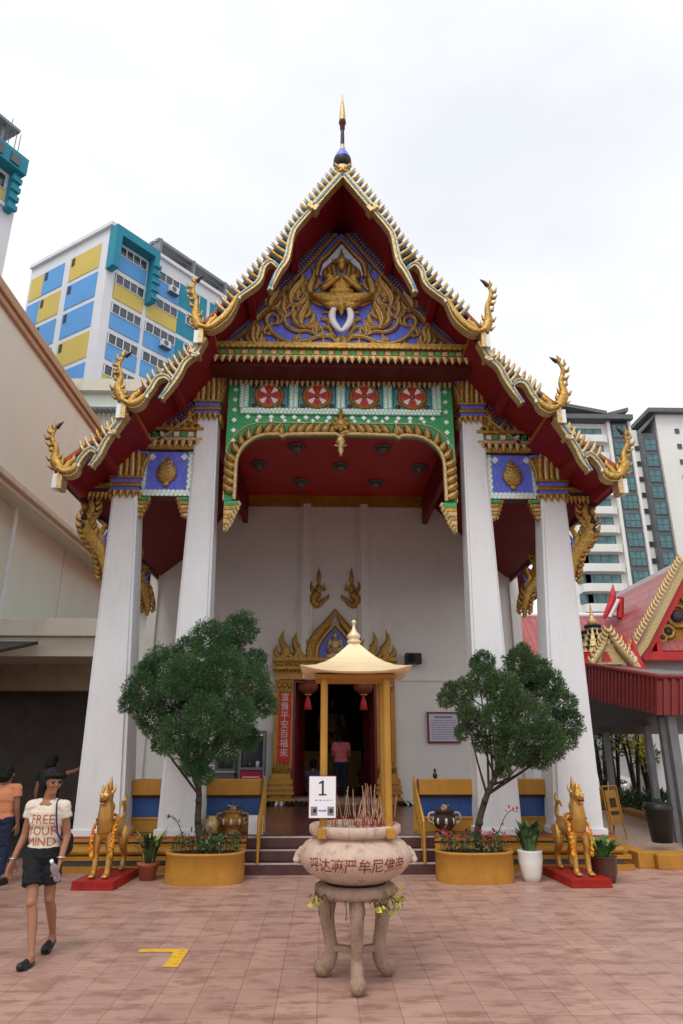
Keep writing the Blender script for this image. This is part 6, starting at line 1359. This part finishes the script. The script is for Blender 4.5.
# low plants in the planters: ground cover, one object each
def bedding(cx, label, flowers):
    b = MB()
    for i in range(90):
        x = rnd.uniform(-.44, .44); y = rnd.uniform(-.24, .26); h_ = rnd.uniform(.06, .22); b.tube([(x, y, 0), (x + rnd.uniform(-.03, .03), y, h_)], .003, 4, 2); leafcloud(b, (x, y, h_), (.05, .05, .05), 6, .06, rnd.randrange(2), .3, .3)
        if flowers and rnd.random() < .28: leafcloud(b, (x, y, h_ + .05), (.02, .02, .02), 6, .035, 3, .2, .3, .8)
    o = b.build('bedding_plants', [M['leaf_dark'], M['leaf'], M['bark'], M['flower_red']], None, (cx, 10.42, PH - .035)); tag(o, label, 'ground cover', None, 'stuff')
bedding(-1.60, 'low dark sprouts covering the soil of the left ochre planter', False); bedding(2.09, 'red flowering low plants covering the soil of the right ochre planter', True)
def sprig(px0, py0, px1, py1, label, cat='plant', n=22, flower=False):
    Y = 10.30; a = PY(px0, py0, Y); a.z = PH - .03; t = PY(px1, py1, Y) - a; r_ = thing('tall_sprig', label, cat, a)
    b = MB(); q = crv([(0, 0, 0), (t.x * .25, 0, t.z * .55), (t.x * .62, 0, t.z * 1.0), (t.x, 0, t.z)], 6); b.tube(q, [.008, .006, .003], 5); b.build('stem', [M['bark']], r_)
    b = MB()
    for p in q[len(q) // 2::2]: leafcloud(b, p, (.03, .03, .03), 3 if not flower else 2, .055, 1 if flower else 0, .2, .3, .6)
    b.build('leaves', [M['leaf_dark'], M['flower_red']], r_)
sprig(186, 860, 166, 818, 'thin bare sprig arching left out of the left planter'); sprig(228, 858, 236, 838, 'short leafy sprig at the right end of the left planter')
sprig(494, 858, 519, 812, 'thorny arching stem with red buds in the right planter', 'plant', 22, True); sprig(453, 858, 441, 830, 'small flowering sprig at the left end of the right planter', 'plant', 22, True)

# ------------------------------------------------------------------ potted plants
def pot(name, label, c, prof, m, plant, cat='potted plant', group='pots beside the lions'):
    r_ = thing(name, label, cat, c, 0, group); b = MB(); b.lathe(prof, (0, 0, 0), 28, 0); b.build('pot', [m], r_)
    zr = max(z for _, z in prof); rr = [r for r, z in prof if z == zr][0]; b = MB(); b.lathe([(.001, zr - .04), (rr * .92, zr - .045)], (0, 0, 0), 20, 0); b.build('soil', [M['soil']], r_); plant(r_, zr, rr); return r_
def blades(h_, spread, n, ms, wd=.03, w2=1):
    def f(r_, z, rr):
        b = MB()
        for i in range(n):
            a = rnd.random() * 6.283; l = h_ * rnd.uniform(.6, 1.1); o = spread * rnd.uniform(.2, 1); p0 = Vector((math.cos(a) * rr * .4, math.sin(a) * rr * .4, z - .04)); p1 = p0 + Vector((math.cos(a) * o * .4, math.sin(a) * o * .4, l * .65)); p2 = p0 + Vector((math.cos(a) * o, math.sin(a) * o, l * rnd.uniform(.75, 1.0)))
            sd = Vector((-math.sin(a), math.cos(a), 0)); q = crv([p0, p1, p2], 4); L = len(q)
            for k in range(L - 1):
                w0 = wd * math.sin(math.pi * (k + .6) / (L + .2)); w1 = wd * math.sin(math.pi * (k + 1.6) / (L + .2)) if k < L - 2 else 0.001
                b.add([q[k] - sd * w0, q[k] + sd * w0, q[k + 1] + sd * w1, q[k + 1] - sd * w1], [(0, 1, 2, 3)], i % len(ms))
        b.build('leaves', ms, r_)
    return f
c = PY(148, 868, 10.55); pot('terracotta_pot', 'terracotta pot of striped sword leaves beside the left gold lion', (c.x, 10.55, 0), [(.001, 0), (.10, 0), (.135, .17), (.155, .18), (.155, .22), (.13, .22)], M['terracotta'], blades(.48, .30, 60, [M['leaf_dark'], M['leaf_stripe'], M['leaf_dark']], .02))
c = PY(531, 868, 10.3); pot('white_pot', 'tall glazed white pot with dark leaves beside the right planter', (c.x, 10.3, 0), [(.001, 0), (.10, 0), (.13, .08), (.165, .26), (.165, .37), (.17, .385), (.145, .385)], M['white_pot'], blades(.45, .26, 60, [M['leaf_dark'], M['leaf']], .03))
c = PY(604, 868, 10.25); pot('brown_pot', 'glazed brown pot of arching green leaves right of the right lion', (c.x, 10.25, 0), [(.001, 0), (.13, 0), (.165, .12), (.18, .31), (.19, .32), (.165, .32)], M['brown_pot'], blades(.30, .30, 80, [M['leaf'], M['leaf'], M['leaf_stripe']], .028))

# ------------------------------------------------------------------ gold guardian lions on red plates
def lion(cx, s, label, glabel):
    r_ = thing('guardian_lion', label, 'statue', (cx, 10.25, 0), R(3.5) * s, 'gold guardian lions')
    b = MB(); b.box(-.27, .27, -.42, .62, 0, .105); b.box(-.275, .275, -.425, .625, .0, .03); b.build('base_plate', [M['red_plate']], r_, bevel=.008)
    z0 = .105; b = MB()
    # trunk: deep chest narrowing to the belly
    b.tube(crv([(0, -.10, z0 + .56), (0, .06, z0 + .545), (0, .24, z0 + .55), (0, .40, z0 + .56)], 5), [.11, .115, .095, .105, .09], 14)
    b.ball((0, -.11, z0 + .57), (.115, .11, .14)); b.ball((0, .40, z0 + .565), (.11, .105, .12))
    # neck and head
    b.tube(crv([(0, -.12, z0 + .58), (0, -.18, z0 + .72), (0, -.19, z0 + .86), (0, -.20, z0 + .95)], 5), [.135, .12, .10, .085], 12)
    b.ball((0, -.24, z0 + .985), (.080, .095, .085)); b.ball((0, -.33, z0 + .965), (.058, .062, .042)); b.ball((0, -.325, z0 + .905), (.048, .055, .024)); b.ball((0, -.385, z0 + .985), (.03, .022, .026))
    for q in (-1, 1):
        b.ball((q * .05, -.305, z0 + 1.01), (.026, .026, .026)); b.tube([(q * .06, -.19, z0 + 1.02), (q * .095, -.17, z0 + 1.07), (q * .10, -.15, z0 + 1.14)], [.03, .025, .006], 7)
        b.tube(crv([(q * .055, -.20, z0 + .93), (q * .09, -.16, z0 + .86), (q * .08, -.13, z0 + .76)], 4), [.03, .035, .012], 7)
        # forelegs, straight with wrist and paw
        b.tube(crv([(q * .095, -.13, z0 + .52), (q * .105, -.155, z0 + .34), (q * .10, -.15, z0 + .24), (q * .10, -.17, z0 + .06)], 5), [.075, .055, .045, .046, .043], 10); b.ball((q * .10, -.205, z0 + .032), (.05, .075, .033))
        for k in (-1, 0, 1): b.ball((q * .10 + k * .03, -.265, z0 + .024), (.017, .026, .02))
        # hind legs with knee and hock
        b.tube(crv([(q * .09, .42, z0 + .54), (q * .11, .34, z0 + .36), (q * .105, .44, z0 + .20), (q * .10, .42, z0 + .05)], 5), [.10, .085, .055, .045, .042], 10); b.ball((q * .10, .385, z0 + .03), (.045, .075, .03))
    # flame crest up the back of the head and mane
    b.tube(crv([(0, -.12, z0 + .86), (0, -.10, z0 + 1.0), (0, -.12, z0 + 1.12), (0, -.09, z0 + 1.24)], 5), [.055, .06, .04, .006], 8)
    b.tube(crv([(0, -.24, z0 + 1.05), (0, -.25, z0 + 1.10), (0, -.24, z0 + 1.16)], 4), [.05, .035, .008], 8)
    for k in range(4): b.tube([(0, -.09 + .03 * k, z0 + .86 - .075 * k), (0, -.03 + .035 * k, z0 + .89 - .075 * k), (0, -.01 + .04 * k, z0 + .95 - .08 * k)], [.045, .035, .006], 7)
    # tail curling up over the rump
    b.tube(crv([(0, .48, z0 + .60), (0, .58, z0 + .70), (0, .53, z0 + .84), (0, .42, z0 + .86), (0, .34, z0 + .80)], 6), [.035, .035, .03, .03, .012], 8)
    b.tube(crv([(0, .53, z0 + .84), (0, .56, z0 + .93), (0, .52, z0 + 1.0)], 4), [.03, .028, .006], 7)
    b.v = [(x * .88, y, z) for x, y, z in b.v]; b.blob('body', M['lion_gold'], r_, .0105, 2)
    m = MB(); m.box(-.035, .035, -.375, -.33, z0 + .925, z0 + .945); m.build('mouth', [M['maroon_dark']], r_)
    # chest medallion band
    m = MB(); m.tube([(math.cos(a / 16 * 6.283) * .125, -.15 + math.sin(a / 16 * 6.283) * .105, z0 + .69 - .03 * math.sin(a / 16 * 6.283)) for a in range(17)], .013, 7); m.ball((0, -.262, z0 + .70), (.03, .02, .035)); m.build('collar', [M['gold_dark']], r_)
    # marigold garland hung round the neck
    g_ = thing('flower_garland', glabel, 'garland', (cx, 10.25, z0), R(3.5) * s, 'marigold garlands'); m = MB()
    for q in (-1, 1):
        pts = crv([(q * .10, -.06, .70), (q * .135, -.17, .62), (q * .14, -.23, .46), (q * .13, -.22, .30)], 8)
        for p in pts: 
            for _ in range(2): m.ball(p + Vector((rnd.uniform(-.014, .014), rnd.uniform(-.016, .008), rnd.uniform(-.012, .012))), rnd.uniform(.015, .021), rnd.randrange(2), 6, 4)
        m.ball((q * .128, -.22, .27), (.03, .03, .045), 1, 8, 6)
    for k in range(9): a = math.pi * (k / 8); m.ball((math.cos(a) * .115, -.04 + math.sin(a) * .10, .71 + .03 * math.sin(a)), .022, 0, 6, 4)
    m.build('blossoms', [M['orange'], M['marigold']], g_)
lion(-2.90, -1, 'gold guardian lion statue on a red plate left of the stairs', 'orange marigold garland round the neck of the left gold lion')
lion(3.46, 1, 'gold guardian lion statue on a red plate right of the stairs', 'orange marigold garland round the neck of the right gold lion')

# yellow corner mark on the paving
ym = MB(); q = [PZ(x, y, 0.004) for x, y in ((141, 949), (190, 949), (178, 968), (168, 968), (178, 953), (142, 953))]
for v in q: v.z = .004
A_, B_ = q[0], q[1]
w = .12; xr_ = -1.19; yt = 7.13
ym.add([(-1.63, yt - .10, .004), (xr_ - .125, yt - .10, .004), (xr_, yt - .10, .004), (xr_, yt, .004), (-1.63, yt, .004)], [(0, 1, 2, 3, 4)]); ym.add([(xr_ - .125, 6.58, .004), (xr_, 6.58, .004), (xr_, yt - .10, .004), (xr_ - .125, yt - .10, .004)], [(0, 1, 2, 3)])
tag(ym.build('floor_marking', [M['paint_yellow']]), kind='structure')
# ------------------------------------------------------------------ people
def hand(b, w, dr, side, palm_n, curl=.35, L=.155, thumb=1):
    """palm with five separate fingers; w wrist, dr direction of the fingers, side across the palm, palm_n towards what it closes on"""
    w = Vector(w); dr = Vector(dr).normalized(); pn = Vector(palm_n).normalized(); sd = dr.cross(pn).normalized() * thumb; pl = L * .48
    c = w + dr * pl * .55
    b.tube([w - dr * .02, w + dr * .01, c, w + dr * pl], [.023, .026, .036, .034], 10, 0, True, tuple(sd), .62) if False else None
    for t in (-.9, -.3, .3, .9): b.cap(w + sd * t * .014, w + dr * pl + sd * t * .030, .017, .0125, 8)
    for i, (t, ln) in enumerate(((-.95, .42), (-.33, .50), (.33, .52), (.95, .46))):
        p = w + dr * pl + sd * t * .031; d = dr.copy(); seg = L * ln * .38
        for k, rr in enumerate((.0095, .0088, .0078)):
            d = (d + pn * curl * (.6 + .2 * k)).normalized(); n = p + d * seg * (1, .8, .65)[k]; b.cap(p, n, rr, rr * .9, 8); p = n
    p = w + dr * .02 + sd * .026; d = (dr * .7 + sd * .75 + pn * .25).normalized()
    for k, rr in enumerate((.013, .0105, .009)): n = p + d * L * (.20, .17, .13)[k]; b.cap(p, n, rr, rr * .9, 8); p = n; d = (d + dr * .35 - sd * .12 + pn * curl * .4).normalized()
def head_shape(b, c, fwd, h=.215):
    """skull, jaw, nose, lips, ears; c is the head centre, fwd the facing direction"""
    c = Vector(c); f = Vector(fwd).normalized(); r_ = Vector((f.y, -f.x, 0)).normalized(); u = r_.cross(f).normalized(); u = u if u.z > 0 else -u; s = h / .215
    P = lambda a, bb, cc: c + (r_ * a + f * bb + u * cc) * s
    b.ball(P(0, -.012, .028), (.074 * s, .088 * s, .082 * s), 0, 16, 12)
    for t in (0, .35, .7, 1): b.ball(P(0, .018 + .018 * t, -.01 - .07 * t), ((.062 - .024 * t) * s, (.058 - .022 * t) * s, .04 * s), 0, 12, 8)
    b.cap(P(0, .083, .012), P(0, .096, -.018), .009 * s, .014 * s, 8); b.ball(P(.009, .086, -.024), .009 * s); b.ball(P(-.009, .086, -.024), .009 * s)
    b.ball(P(0, .074, -.052), (.022 * s, .014 * s, .010 * s)); b.ball(P(0, .066, -.083), (.022 * s, .018 * s, .017 * s))
    for q in (-1, 1): b.ball(P(q * .034, .066, -.02), .024 * s); b.ball(P(q * .074, -.008, -.004), (.012 * s, .018 * s, .030 * s)); b.cap(P(q * .012, .078, .028), P(q * .048, .064, .030), .010 * s, .009 * s, 6)
    return P
def person(label, loc, rz, J, skin, group=None, slim=1.0):
    r_ = thing('person', label, 'person', loc, rz, group); b = MB(); V = {k: Vector(v) for k, v in J.items() if isinstance(v, tuple) and isinstance(v[0], (int, float))}
    # neck, torso core, limbs
    b.cap(V['neck0'], V['head'] + Vector((0, 0, -.05)), .052, .047)
    b.tube(crv([V['pelvis'], (V['pelvis'] + V['neck0']) / 2 + Vector((0, .0, 0)), V['neck0'] - Vector((0, 0, .06)), V['neck0']], 5), [.13, .12, .13, .10, .05], 14, 0, True, (0, 1, 0), .7)
    for s in 'LR':
        b.cap(V['neck0'] - Vector((0, 0, .04)), V['sh' + s], .06, .052); b.cap(V['sh' + s], V['el' + s], .046, .036); b.cap(V['el' + s], V['wr' + s], .036, .024)
        b.cap(V['hip' + s], V['kn' + s], .078 * slim, .052 * slim); mid = V['kn' + s].lerp(V['an' + s], .33) + Vector((0, .015, 0)); b.cap(V['kn' + s], mid, .048 * slim, .052 * slim); b.cap(mid, V['an' + s], .052 * slim, .030 * slim); b.ball(V['kn' + s] + Vector((0, -.02, .01)), .043 * slim)
        f = Vector(J['ft' + s]); b.cap(V['an' + s] - Vector((0, 0, .01)), V['an' + s] + f * .0 + Vector((0, 0, -.035)), .036, .034); b.cap(V['an' + s] + Vector((0, 0, -.045)), V['an' + s] + f, .032, .022)
        if J.get('hd' + s): hand(b, *J['hd' + s])
    P = head_shape(b, V['head'], J['face'], J.get('hh', .215))
    body = b.blob('body', skin, r_, .0075, 2); return r_, V, P
def torso_cloth(r_, name, V, m, z0, w0, w1, sleeve, J, flare=.0, dep=.66):
    b = MB(); n0 = V['neck0']; pv = V['pelvis']; rings = []
    zt = n0.z - .028
    for t in [i / 10 for i in range(11)]:
        z = z0 + (zt - z0) * t; c = pv.lerp(n0, max(0, min(1, (z - pv.z) / (n0.z - pv.z))))
        w = w0 * (1 - t) + w1 * t - .022 * math.sin(math.pi * min(1, t * 1.5)) + .008 * math.sin(t * 23)
        if t > .8: w *= 1 - (t - .8) * 2.4
        d = dep * w * (1 + .12 * math.sin(math.pi * t)); 
        rings.append([(c.x + math.cos(a) * w * (1 + .012 * math.sin(5 * a + t * 9)), c.y + math.sin(a) * d, z) for a in [6.283 * j / 24 for j in range(24)]])
    b.loft(rings, 0, True)
    for s in 'LR':
        e = V['sh' + s].lerp(V['el' + s], sleeve); b.cap(n0 - Vector((0, 0, .055)), V['sh' + s], .064, .062); 
        d = (V['el' + s] - V['sh' + s]).normalized(); b.ball(V['sh' + s], .062); b.tube([V['sh' + s], V['sh' + s].lerp(e, .5), e], [.062, .060, .062], 14)
    return b.blob(name, m, r_, .008, 1, wrinkle=.0045)

# 1: woman in a printed cream T-shirt and black shorts, walking towards the camera, looking to the right
HW = 1.545
Jw = dict(pelvis=(0.0, 0.02, .83), neck0=(.005, -.01, 1.275), head=(.024, -.035, 1.412), face=(.80, -.60, -.03), hh=.205,
          shL=(-.148, 0, 1.205), elL=(-.195, .02, .965), wrL=(-.235, -.06, .765), shR=(.148, .0, 1.205), elR=(.19, .04, .965), wrR=(.205, -.06, .775),
          hipL=(-.072, .0, .80), knL=(.02, -.12, .44), anL=(.115, -.20, .085), hipR=(.075, .03, .80), knR=(.09, .06, .44), anR=(.07, .25, .13),
          ftL=(-.01, -.15, -.055), ftR=(.0, -.13, -.085),
          hdL=((-.235, -.06, .765), (-.08, -.25, -1), (0, 1, 0), (.9, -.3, .1), .30, .16, -1), hdR=((.205, -.06, .775), (.02, -.45, -1), (0, 1, 0), (-.9, -.3, 0), .75, .16, 1))
P0_ = PY(39, 880, 6.86); woman, V, P = person('woman in a printed cream T-shirt and black shorts walking with a water bottle', (P0_.x, 6.86, 0), R(-6), Jw, M['skin'], slim=.86)
tee = torso_cloth(woman, 'shirt', V, M['tee'], .815, .160, .160, .38, Jw)
b = MB()
for s, q in (('L', -1), ('R', 1)):
    k = V['hip' + s].lerp(V['kn' + s], .62); b.tube([V['hip' + s] + Vector((0, 0, .06)), V['hip' + s], V['hip' + s].lerp(k, .5), k], [.090, .094, .088, .086], 16)
b.tube([(0, .02, .74), (0, .02, .80), (0, .01, .88)], [.125, .155, .150], 20, 0, True, (0, 1, 0), .72); b.blob('shorts', M['shorts'], woman, .008, 1, wrinkle=.007)
b = MB()   # hair: bob with fringe, leaving the face clear
c = V['head']; f = Vector(Jw['face']).normalized(); rt = Vector((f.y, -f.x, 0)).normalized()
b.ball(c + Vector((0, 0, .045)) - f * .022, (.092, .092, .082), 0, 16, 12); b.ball(c - f * .058 + Vector((0, 0, -.005)), (.078, .078, .09)); b.ball(c - f * .06 + Vector((0, 0, -.055)), (.06, .06, .05))
for q in (-1, 1): b.ball(c + rt * q * .066 - f * .012 + Vector((0, 0, .0)), (.026, .034, .055)); b.ball(c + rt * q * .04 + f * .060 + Vector((0, 0, .062)), (.034, .03, .022))
b.ball(c + f * .066 + Vector((0, 0, .060)), (.04, .03, .02)); b.blob('hair', M['hair'], woman, .006, 0, wrinkle=.007, wscale=(55, 55, 9))
b = MB()
for q in (-1, 1):
    ctr = P(q * .034, .088, .004); b.tube([ctr + (rt * math.cos(a * .524) * .024 + Vector((0, 0, math.sin(a * .524) * .017))) for a in range(13)], .0016, 5); b.tube([P(q * .058, .084, .006), P(q * .078, .0, .008)], .002, 5)
b.tube([P(-.010, .094, .006), P(.010, .094, .006)], .003, 5); b.build('glasses', [M['grey_metal']], woman)
b = MB()
for q in (-1, 1): b.ball(P(q * .034, .079, .003), (.012, .012, .006), 0, 8, 6)
b.build('eyes', [M['hair']], woman)
b = MB(); b.ball(P(0, .083, -.052), (.018, .010, .006), 0, 8, 6); b.build('lips', [M['tee_print']], woman)
# shirt lettering, laid onto the cloth
bm_ = bmesh.new(); bm_.from_mesh(tee.data); bvh = BVHTree.FromBMesh(bm_)
def on_shirt(x, z):
    h_ = bvh.ray_cast(Vector((x, -1, z)), Vector((0, 1, 0))); return (h_[0] + Vector((0, -.0035, 0))) if h_[0] else Vector((x, -.12, z))
def subdiv_text(mb, txt, size, x0, z0):
    vs, fs = text_mb(txt, size); t = bmesh.new(); vv = [t.verts.new((x, y, 0)) for x, y in vs]
    for f_ in fs:
        try: t.faces.new([vv[i] for i in f_])
        except ValueError: pass
    bmesh.ops.triangulate(t, faces=t.faces); bmesh.ops.subdivide_edges(t, edges=t.edges, cuts=1); t.verts.index_update()
    mb.add([on_shirt(x0 + v.co.x * .96, z0 + v.co.y) for v in t.verts], [tuple(v.index for v in f_.verts) for f_ in t.faces]); t.free()
b = MB(); subdiv_text(b, 'FREE', .108, .012, 1.105); subdiv_text(b, 'YOUR', .104, .006, 1.010); subdiv_text(b, 'MIND', .104, .004, .920); b.build('shirt_lettering', [M['tee_print']], woman)
for s in 'LR':
    b = MB(); a = V['an' + s]; f_ = Vector(Jw['ft' + s]); b.cap(a + f_ * .55 + Vector((0, 0, -.030)), a + f_ * 1.02 + Vector((0, 0, .008)), .040, .030); b.obox(a + f_ * .48 + Vector((0, 0, -.062)), (.036, 0, 0), f_ * .62, (0, 0, .009)); b.tube(crv([a + f_ * .75 + Vector((-.04, 0, -.05)), a + f_ * .75 + Vector((0, 0, -.012)), a + f_ * .75 + Vector((.04, 0, -.05))], 5), .016, 8); b.tube(crv([a + f_ * .45 + Vector((-.04, 0, -.05)), a + f_ * .45 + Vector((0, 0, .0)), a + f_ * .45 + Vector((.04, 0, -.05))], 5), .014, 8); b.blob('shoe', M['black'], woman, .007, 1)
b = MB(); q = V['wrL']; b.tube([q + Vector((math.cos(a * .524) * .030, math.sin(a * .524) * .030, .02)) for a in range(13)], .005, 6); b.build('bracelet', [M['steel']], woman)
b = MB(); q = V['wrR']; b.tube([q + Vector((math.cos(a * .524) * .030, math.sin(a * .524) * .030, .025)) for a in range(13)], .008, 6); b.build('watch', [M['steel']], woman)
wl_ = woman.location; cz_, sz_ = math.cos(R(-6)), math.sin(R(-6))
def W(v): return Vector((wl_.x + v.x * cz_ - v.y * sz_, wl_.y + v.x * sz_ + v.y * cz_, v.z))
bg = thing('shoulder_bag', 'dark bag on a navy strap over the walking woman shoulder', 'bag', W(Vector((.20, .09, .86))))
b = MB(); b.tube([W(Vector(v)) - bg.location for v in crv([(.155, -.085, 1.0), (.135, -.095, 1.12), (.105, -.055, 1.245), (.105, .03, 1.25), (.125, .115, 1.1), (.16, .13, .98)], 6)], .016, 6, 0, True, (1, 0, 0), .35); b.tube([W(Vector(v)) - bg.location for v in crv([(.155, -.085, 1.0), (.17, -.05, .95), (.17, .03, .92)], 4)], .014, 6, 0, True, (1, 0, 0), .35); b.build('strap', [M['navy_strap']], bg)
b = MB(); b.ball((-.03, .05, .04), (.04, .09, .08)); b.ball((-.03, .05, -.01), (.042, .09, .06)); b.blob('pouch', M['shorts'], bg, .01, 2)
bt = thing('water_bottle', 'small clear plastic water bottle in the walking woman hand', 'bottle', W(Vector((.20, -.135, .70))), 0); bt.rotation_euler = (R(38), R(-10), 0)
b = MB(); b.lathe([(.001, -.10), (.028, -.10), (.031, -.08), (.029, -.03), (.031, .02), (.029, .05), (.013, .085), (.013, .10)], (0, 0, 0), 18, 0); b.build('body', [M['bottle']], bt); b = MB(); b.lathe([(.015, .10), (.015, .12), (.001, .12)], (0, 0, 0), 12, 0); b.build('cap', [M['white_plain']], bt)

# standing figure used for the others
def stand_joints(h=1.58, arms=None):
    k = h / 1.58
    J = dict(pelvis=(0, 0, .86 * k), neck0=(0, 0, 1.32 * k), head=(0, -.02, 1.46 * k), face=(0, -1, 0), hh=.215 * k, shL=(-.175, 0, 1.26 * k), elL=(-.215, .01, 1.0 * k), wrL=(-.22, -.05, .78 * k), shR=(.175, 0, 1.26 * k), elR=(.215, .01, 1.0 * k), wrR=(.22, -.05, .78 * k),
             hipL=(-.085, 0, .83 * k), knL=(-.09, -.02, .46 * k), anL=(-.095, .02, .085), hipR=(.085, 0, .83 * k), knR=(.09, -.02, .46 * k), anR=(.095, .02, .085), ftL=(-.02, -.14, -.05), ftR=(.02, -.14, -.05))
    J['hdL'] = (J['wrL'], (-.02, -.12, -1), (0, 1, 0), (.9, -.2, 0), .35, .16, -1); J['hdR'] = (J['wrR'], (.02, -.12, -1), (0, 1, 0), (-.9, -.2, 0), .35, .16, 1)
    if arms: J.update(arms)
    return J
def trousers(r_, V, m, name='trousers', to=1.0):
    b = MB()
    for s in 'LR': k = V['kn' + s].lerp(V['an' + s], to * .85); b.tube([V['hip' + s] + Vector((0, 0, .05)), V['hip' + s], V['kn' + s], k], [.098, .098, .070, .062], 14)
    b.tube([V['pelvis'] - Vector((0, 0, .1)), V['pelvis'] - Vector((0, 0, .03)), V['pelvis'] + Vector((0, 0, .06))], [.12, .168, .155], 18, 0, True, (0, 1, 0), .72); b.blob(name, m, r_, .009, 1, wrinkle=.008)
def hair_cap(r_, V, J, long=0.0):
    b = MB(); c = V['head']; f = Vector(J['face']).normalized(); k = J['hh'] / .215; b.ball(c + Vector((0, 0, .045)) - f * .022, (.092 * k, .096 * k, .086 * k), 0, 14, 10); b.ball(c - f * .045 - Vector((0, 0, .01)), (.086 * k, .072 * k, .09 * k))
    if long: b.tube([c - f * .06 + Vector((0, 0, .02)), c - f * .085 - Vector((0, 0, long * .5)), c - f * .08 - Vector((0, 0, long))], [.085, .08, .05], 10)
    b.blob('hair', M['hair'], r_, .008, 0, wrinkle=.008, wscale=(45, 45, 8))
def shoes(r_, V, J, m):
    for s in 'LR':
        b = MB(); a = V['an' + s]; f_ = Vector(J['ft' + s]); b.cap(a + Vector((0, .02, -.04)), a + f_ * .95 + Vector((0, 0, .01)), .042, .034); b.obox(a + f_ * .42 + Vector((0, 0, -.06 - f_.z * .4)), (.04, 0, 0), (0, .12, 0), (0, 0, .018)); b.blob('shoe', m, r_, .008, 1)
# 2: woman in peach, seen from behind at the left edge
J = stand_joints(1.49); q = PY(-8, 880, 10.2); r2, V, P = person('woman in a peach T-shirt and navy trousers seen from behind at the left edge', (q.x, 10.2, 0), R(170), J, M['skin_dark'])
torso_cloth(r2, 'shirt', V, M['peach'], .80, .178, .18, .42, J); trousers(r2, V, M['navy']); hair_cap(r2, V, J, .10); shoes(r2, V, J, M['black'])
# 3: dark haired person with an arm stretched out, mostly hidden behind the walking woman
J = stand_joints(1.60, dict(elL=(-.34, -.12, 1.33), wrL=(-.46, -.33, 1.42), hdL=((-.46, -.33, 1.42), (-.5, -.85, .25), (0, 1, 0), (0, -.3, -1), .15, .16, -1)))
q = PY(40, 860, 12.4); r3, V, P = person('person in dark clothes pointing with one arm behind the walking woman', (q.x, 12.4, 0), R(172), J, M['skin_dark'])
torso_cloth(r3, 'shirt', V, M['shorts'], .92, .178, .18, .35, J); trousers(r3, V, M['shorts']); hair_cap(r3, V, J, .12); shoes(r3, V, J, M['black'])
# 4: worshipper in pink seen from behind inside the doorway
J = stand_joints(1.66, dict(head=(.03, -.14, 1.47), neck0=(.01, -.06, 1.37), wrL=(-.10, -.22, 1.10), elL=(-.22, -.04, 1.06), wrR=(.08, -.22, 1.10), elR=(.22, -.04, 1.06), hdL=((-.10, -.22, 1.10), (.4, -.6, .6), (0, 0, 1), (.8, .2, .1), .2, .15, 1), hdR=((.08, -.22, 1.10), (-.4, -.6, .6), (0, 0, 1), (-.8, .2, .1), .2, .15, -1)))
q = PY(341, 760, TY + YW + 1.0); r4, V, P = person('worshipper in a pink T-shirt and dark trousers seen from behind inside the doorway', (q.x, TY + YW + 1.0, FZ), R(184), J, M['skin_dark'])
torso_cloth(r4, 'shirt', V, M['pink'], .90, .19, .195, .5, J); trousers(r4, V, M['navy']); hair_cap(r4, V, J); shoes(r4, V, J, M['black'])
# 5: kneeling worshippers deeper inside
def kneel(px, Y, label, shirt, rz=180):
    J = dict(pelvis=(0, .06, .24), neck0=(0, -.06, .70), head=(0, -.10, .84), face=(0, -1, -.2), hh=.21, shL=(-.17, -.04, .64), elL=(-.21, -.16, .42), wrL=(-.05, -.27, .54), shR=(.17, -.04, .64), elR=(.21, -.16, .42), wrR=(.05, -.27, .54), hipL=(-.09, .05, .22), knL=(-.14, -.34, .09), anL=(-.10, .16, .07), hipR=(.09, .05, .22), knR=(.14, -.34, .09), anR=(.10, .16, .07), ftL=(0, .13, -.03), ftR=(0, .13, -.03))
    J['hdL'] = ((-.03, -.27, .54), (.1, -.3, 1), (0, 1, 0), (1, 0, 0), .05, .15, -1); J['hdR'] = ((.03, -.27, .54), (-.1, -.3, 1), (0, 1, 0), (-1, 0, 0), .05, .15, 1)
    q = PY(px, 780, Y); r_, V, P = person(label, (q.x, Y, FZ), R(rz), J, M['skin_dark']); torso_cloth(r_, 'shirt', V, shirt, .20, .19, .185, .5, J)
    b = MB()
    for s in 'LR': b.cap(V['hip' + s], V['kn' + s], .10, .075); b.cap(V['kn' + s], V['an' + s], .075, .06)
    b.blob('trousers', M['navy'], r_, .01, 1); hair_cap(r_, V, J)
kneel(313, TY + YW + 1.1, 'worshipper in a slate blue shirt kneeling at the left of the doorway', M['bluegrey'])
kneel(366, TY + YW + 2.0, 'worshipper in dark clothes kneeling behind the right door post', M['maroon_dark'])
# gilded altar figure in the dim hall
al = thing('altar_statue', 'gilded seated statue on the altar deep inside the dim hall', 'statue', (TX, TY + 13.3, 1.6))
b = MB(); b.ball((0, 0, .30), (.75, .42, .28)); b.tube([(0, .05, .3), (0, .05, .8), (0, .05, 1.25)], [.42, .40, .30], 14, 0, True, (0, 1, 0), .7); b.ball((0, 0, 1.62), (.20, .20, .26)); b.lathe([(.14, 0), (.08, .14), (.01, .32)], (0, 0, 1.82), 10)
for s in (-1, 1): b.cap((s * .38, .05, 1.15), (s * .50, 0, .70), .12, .10); b.cap((s * .5, 0, .7), (s * .1, -.3, .5), .10, .08)
b.blob('body', M['gold'], al, .035, 2); b = MB(); b.lathe([(.001, 0), (.8, 0), (.85, .06), (.8, .12), (.001, .12)], (0, 0, 0), 24, 0); b.build('plinth', [M['gold_dark']], al)
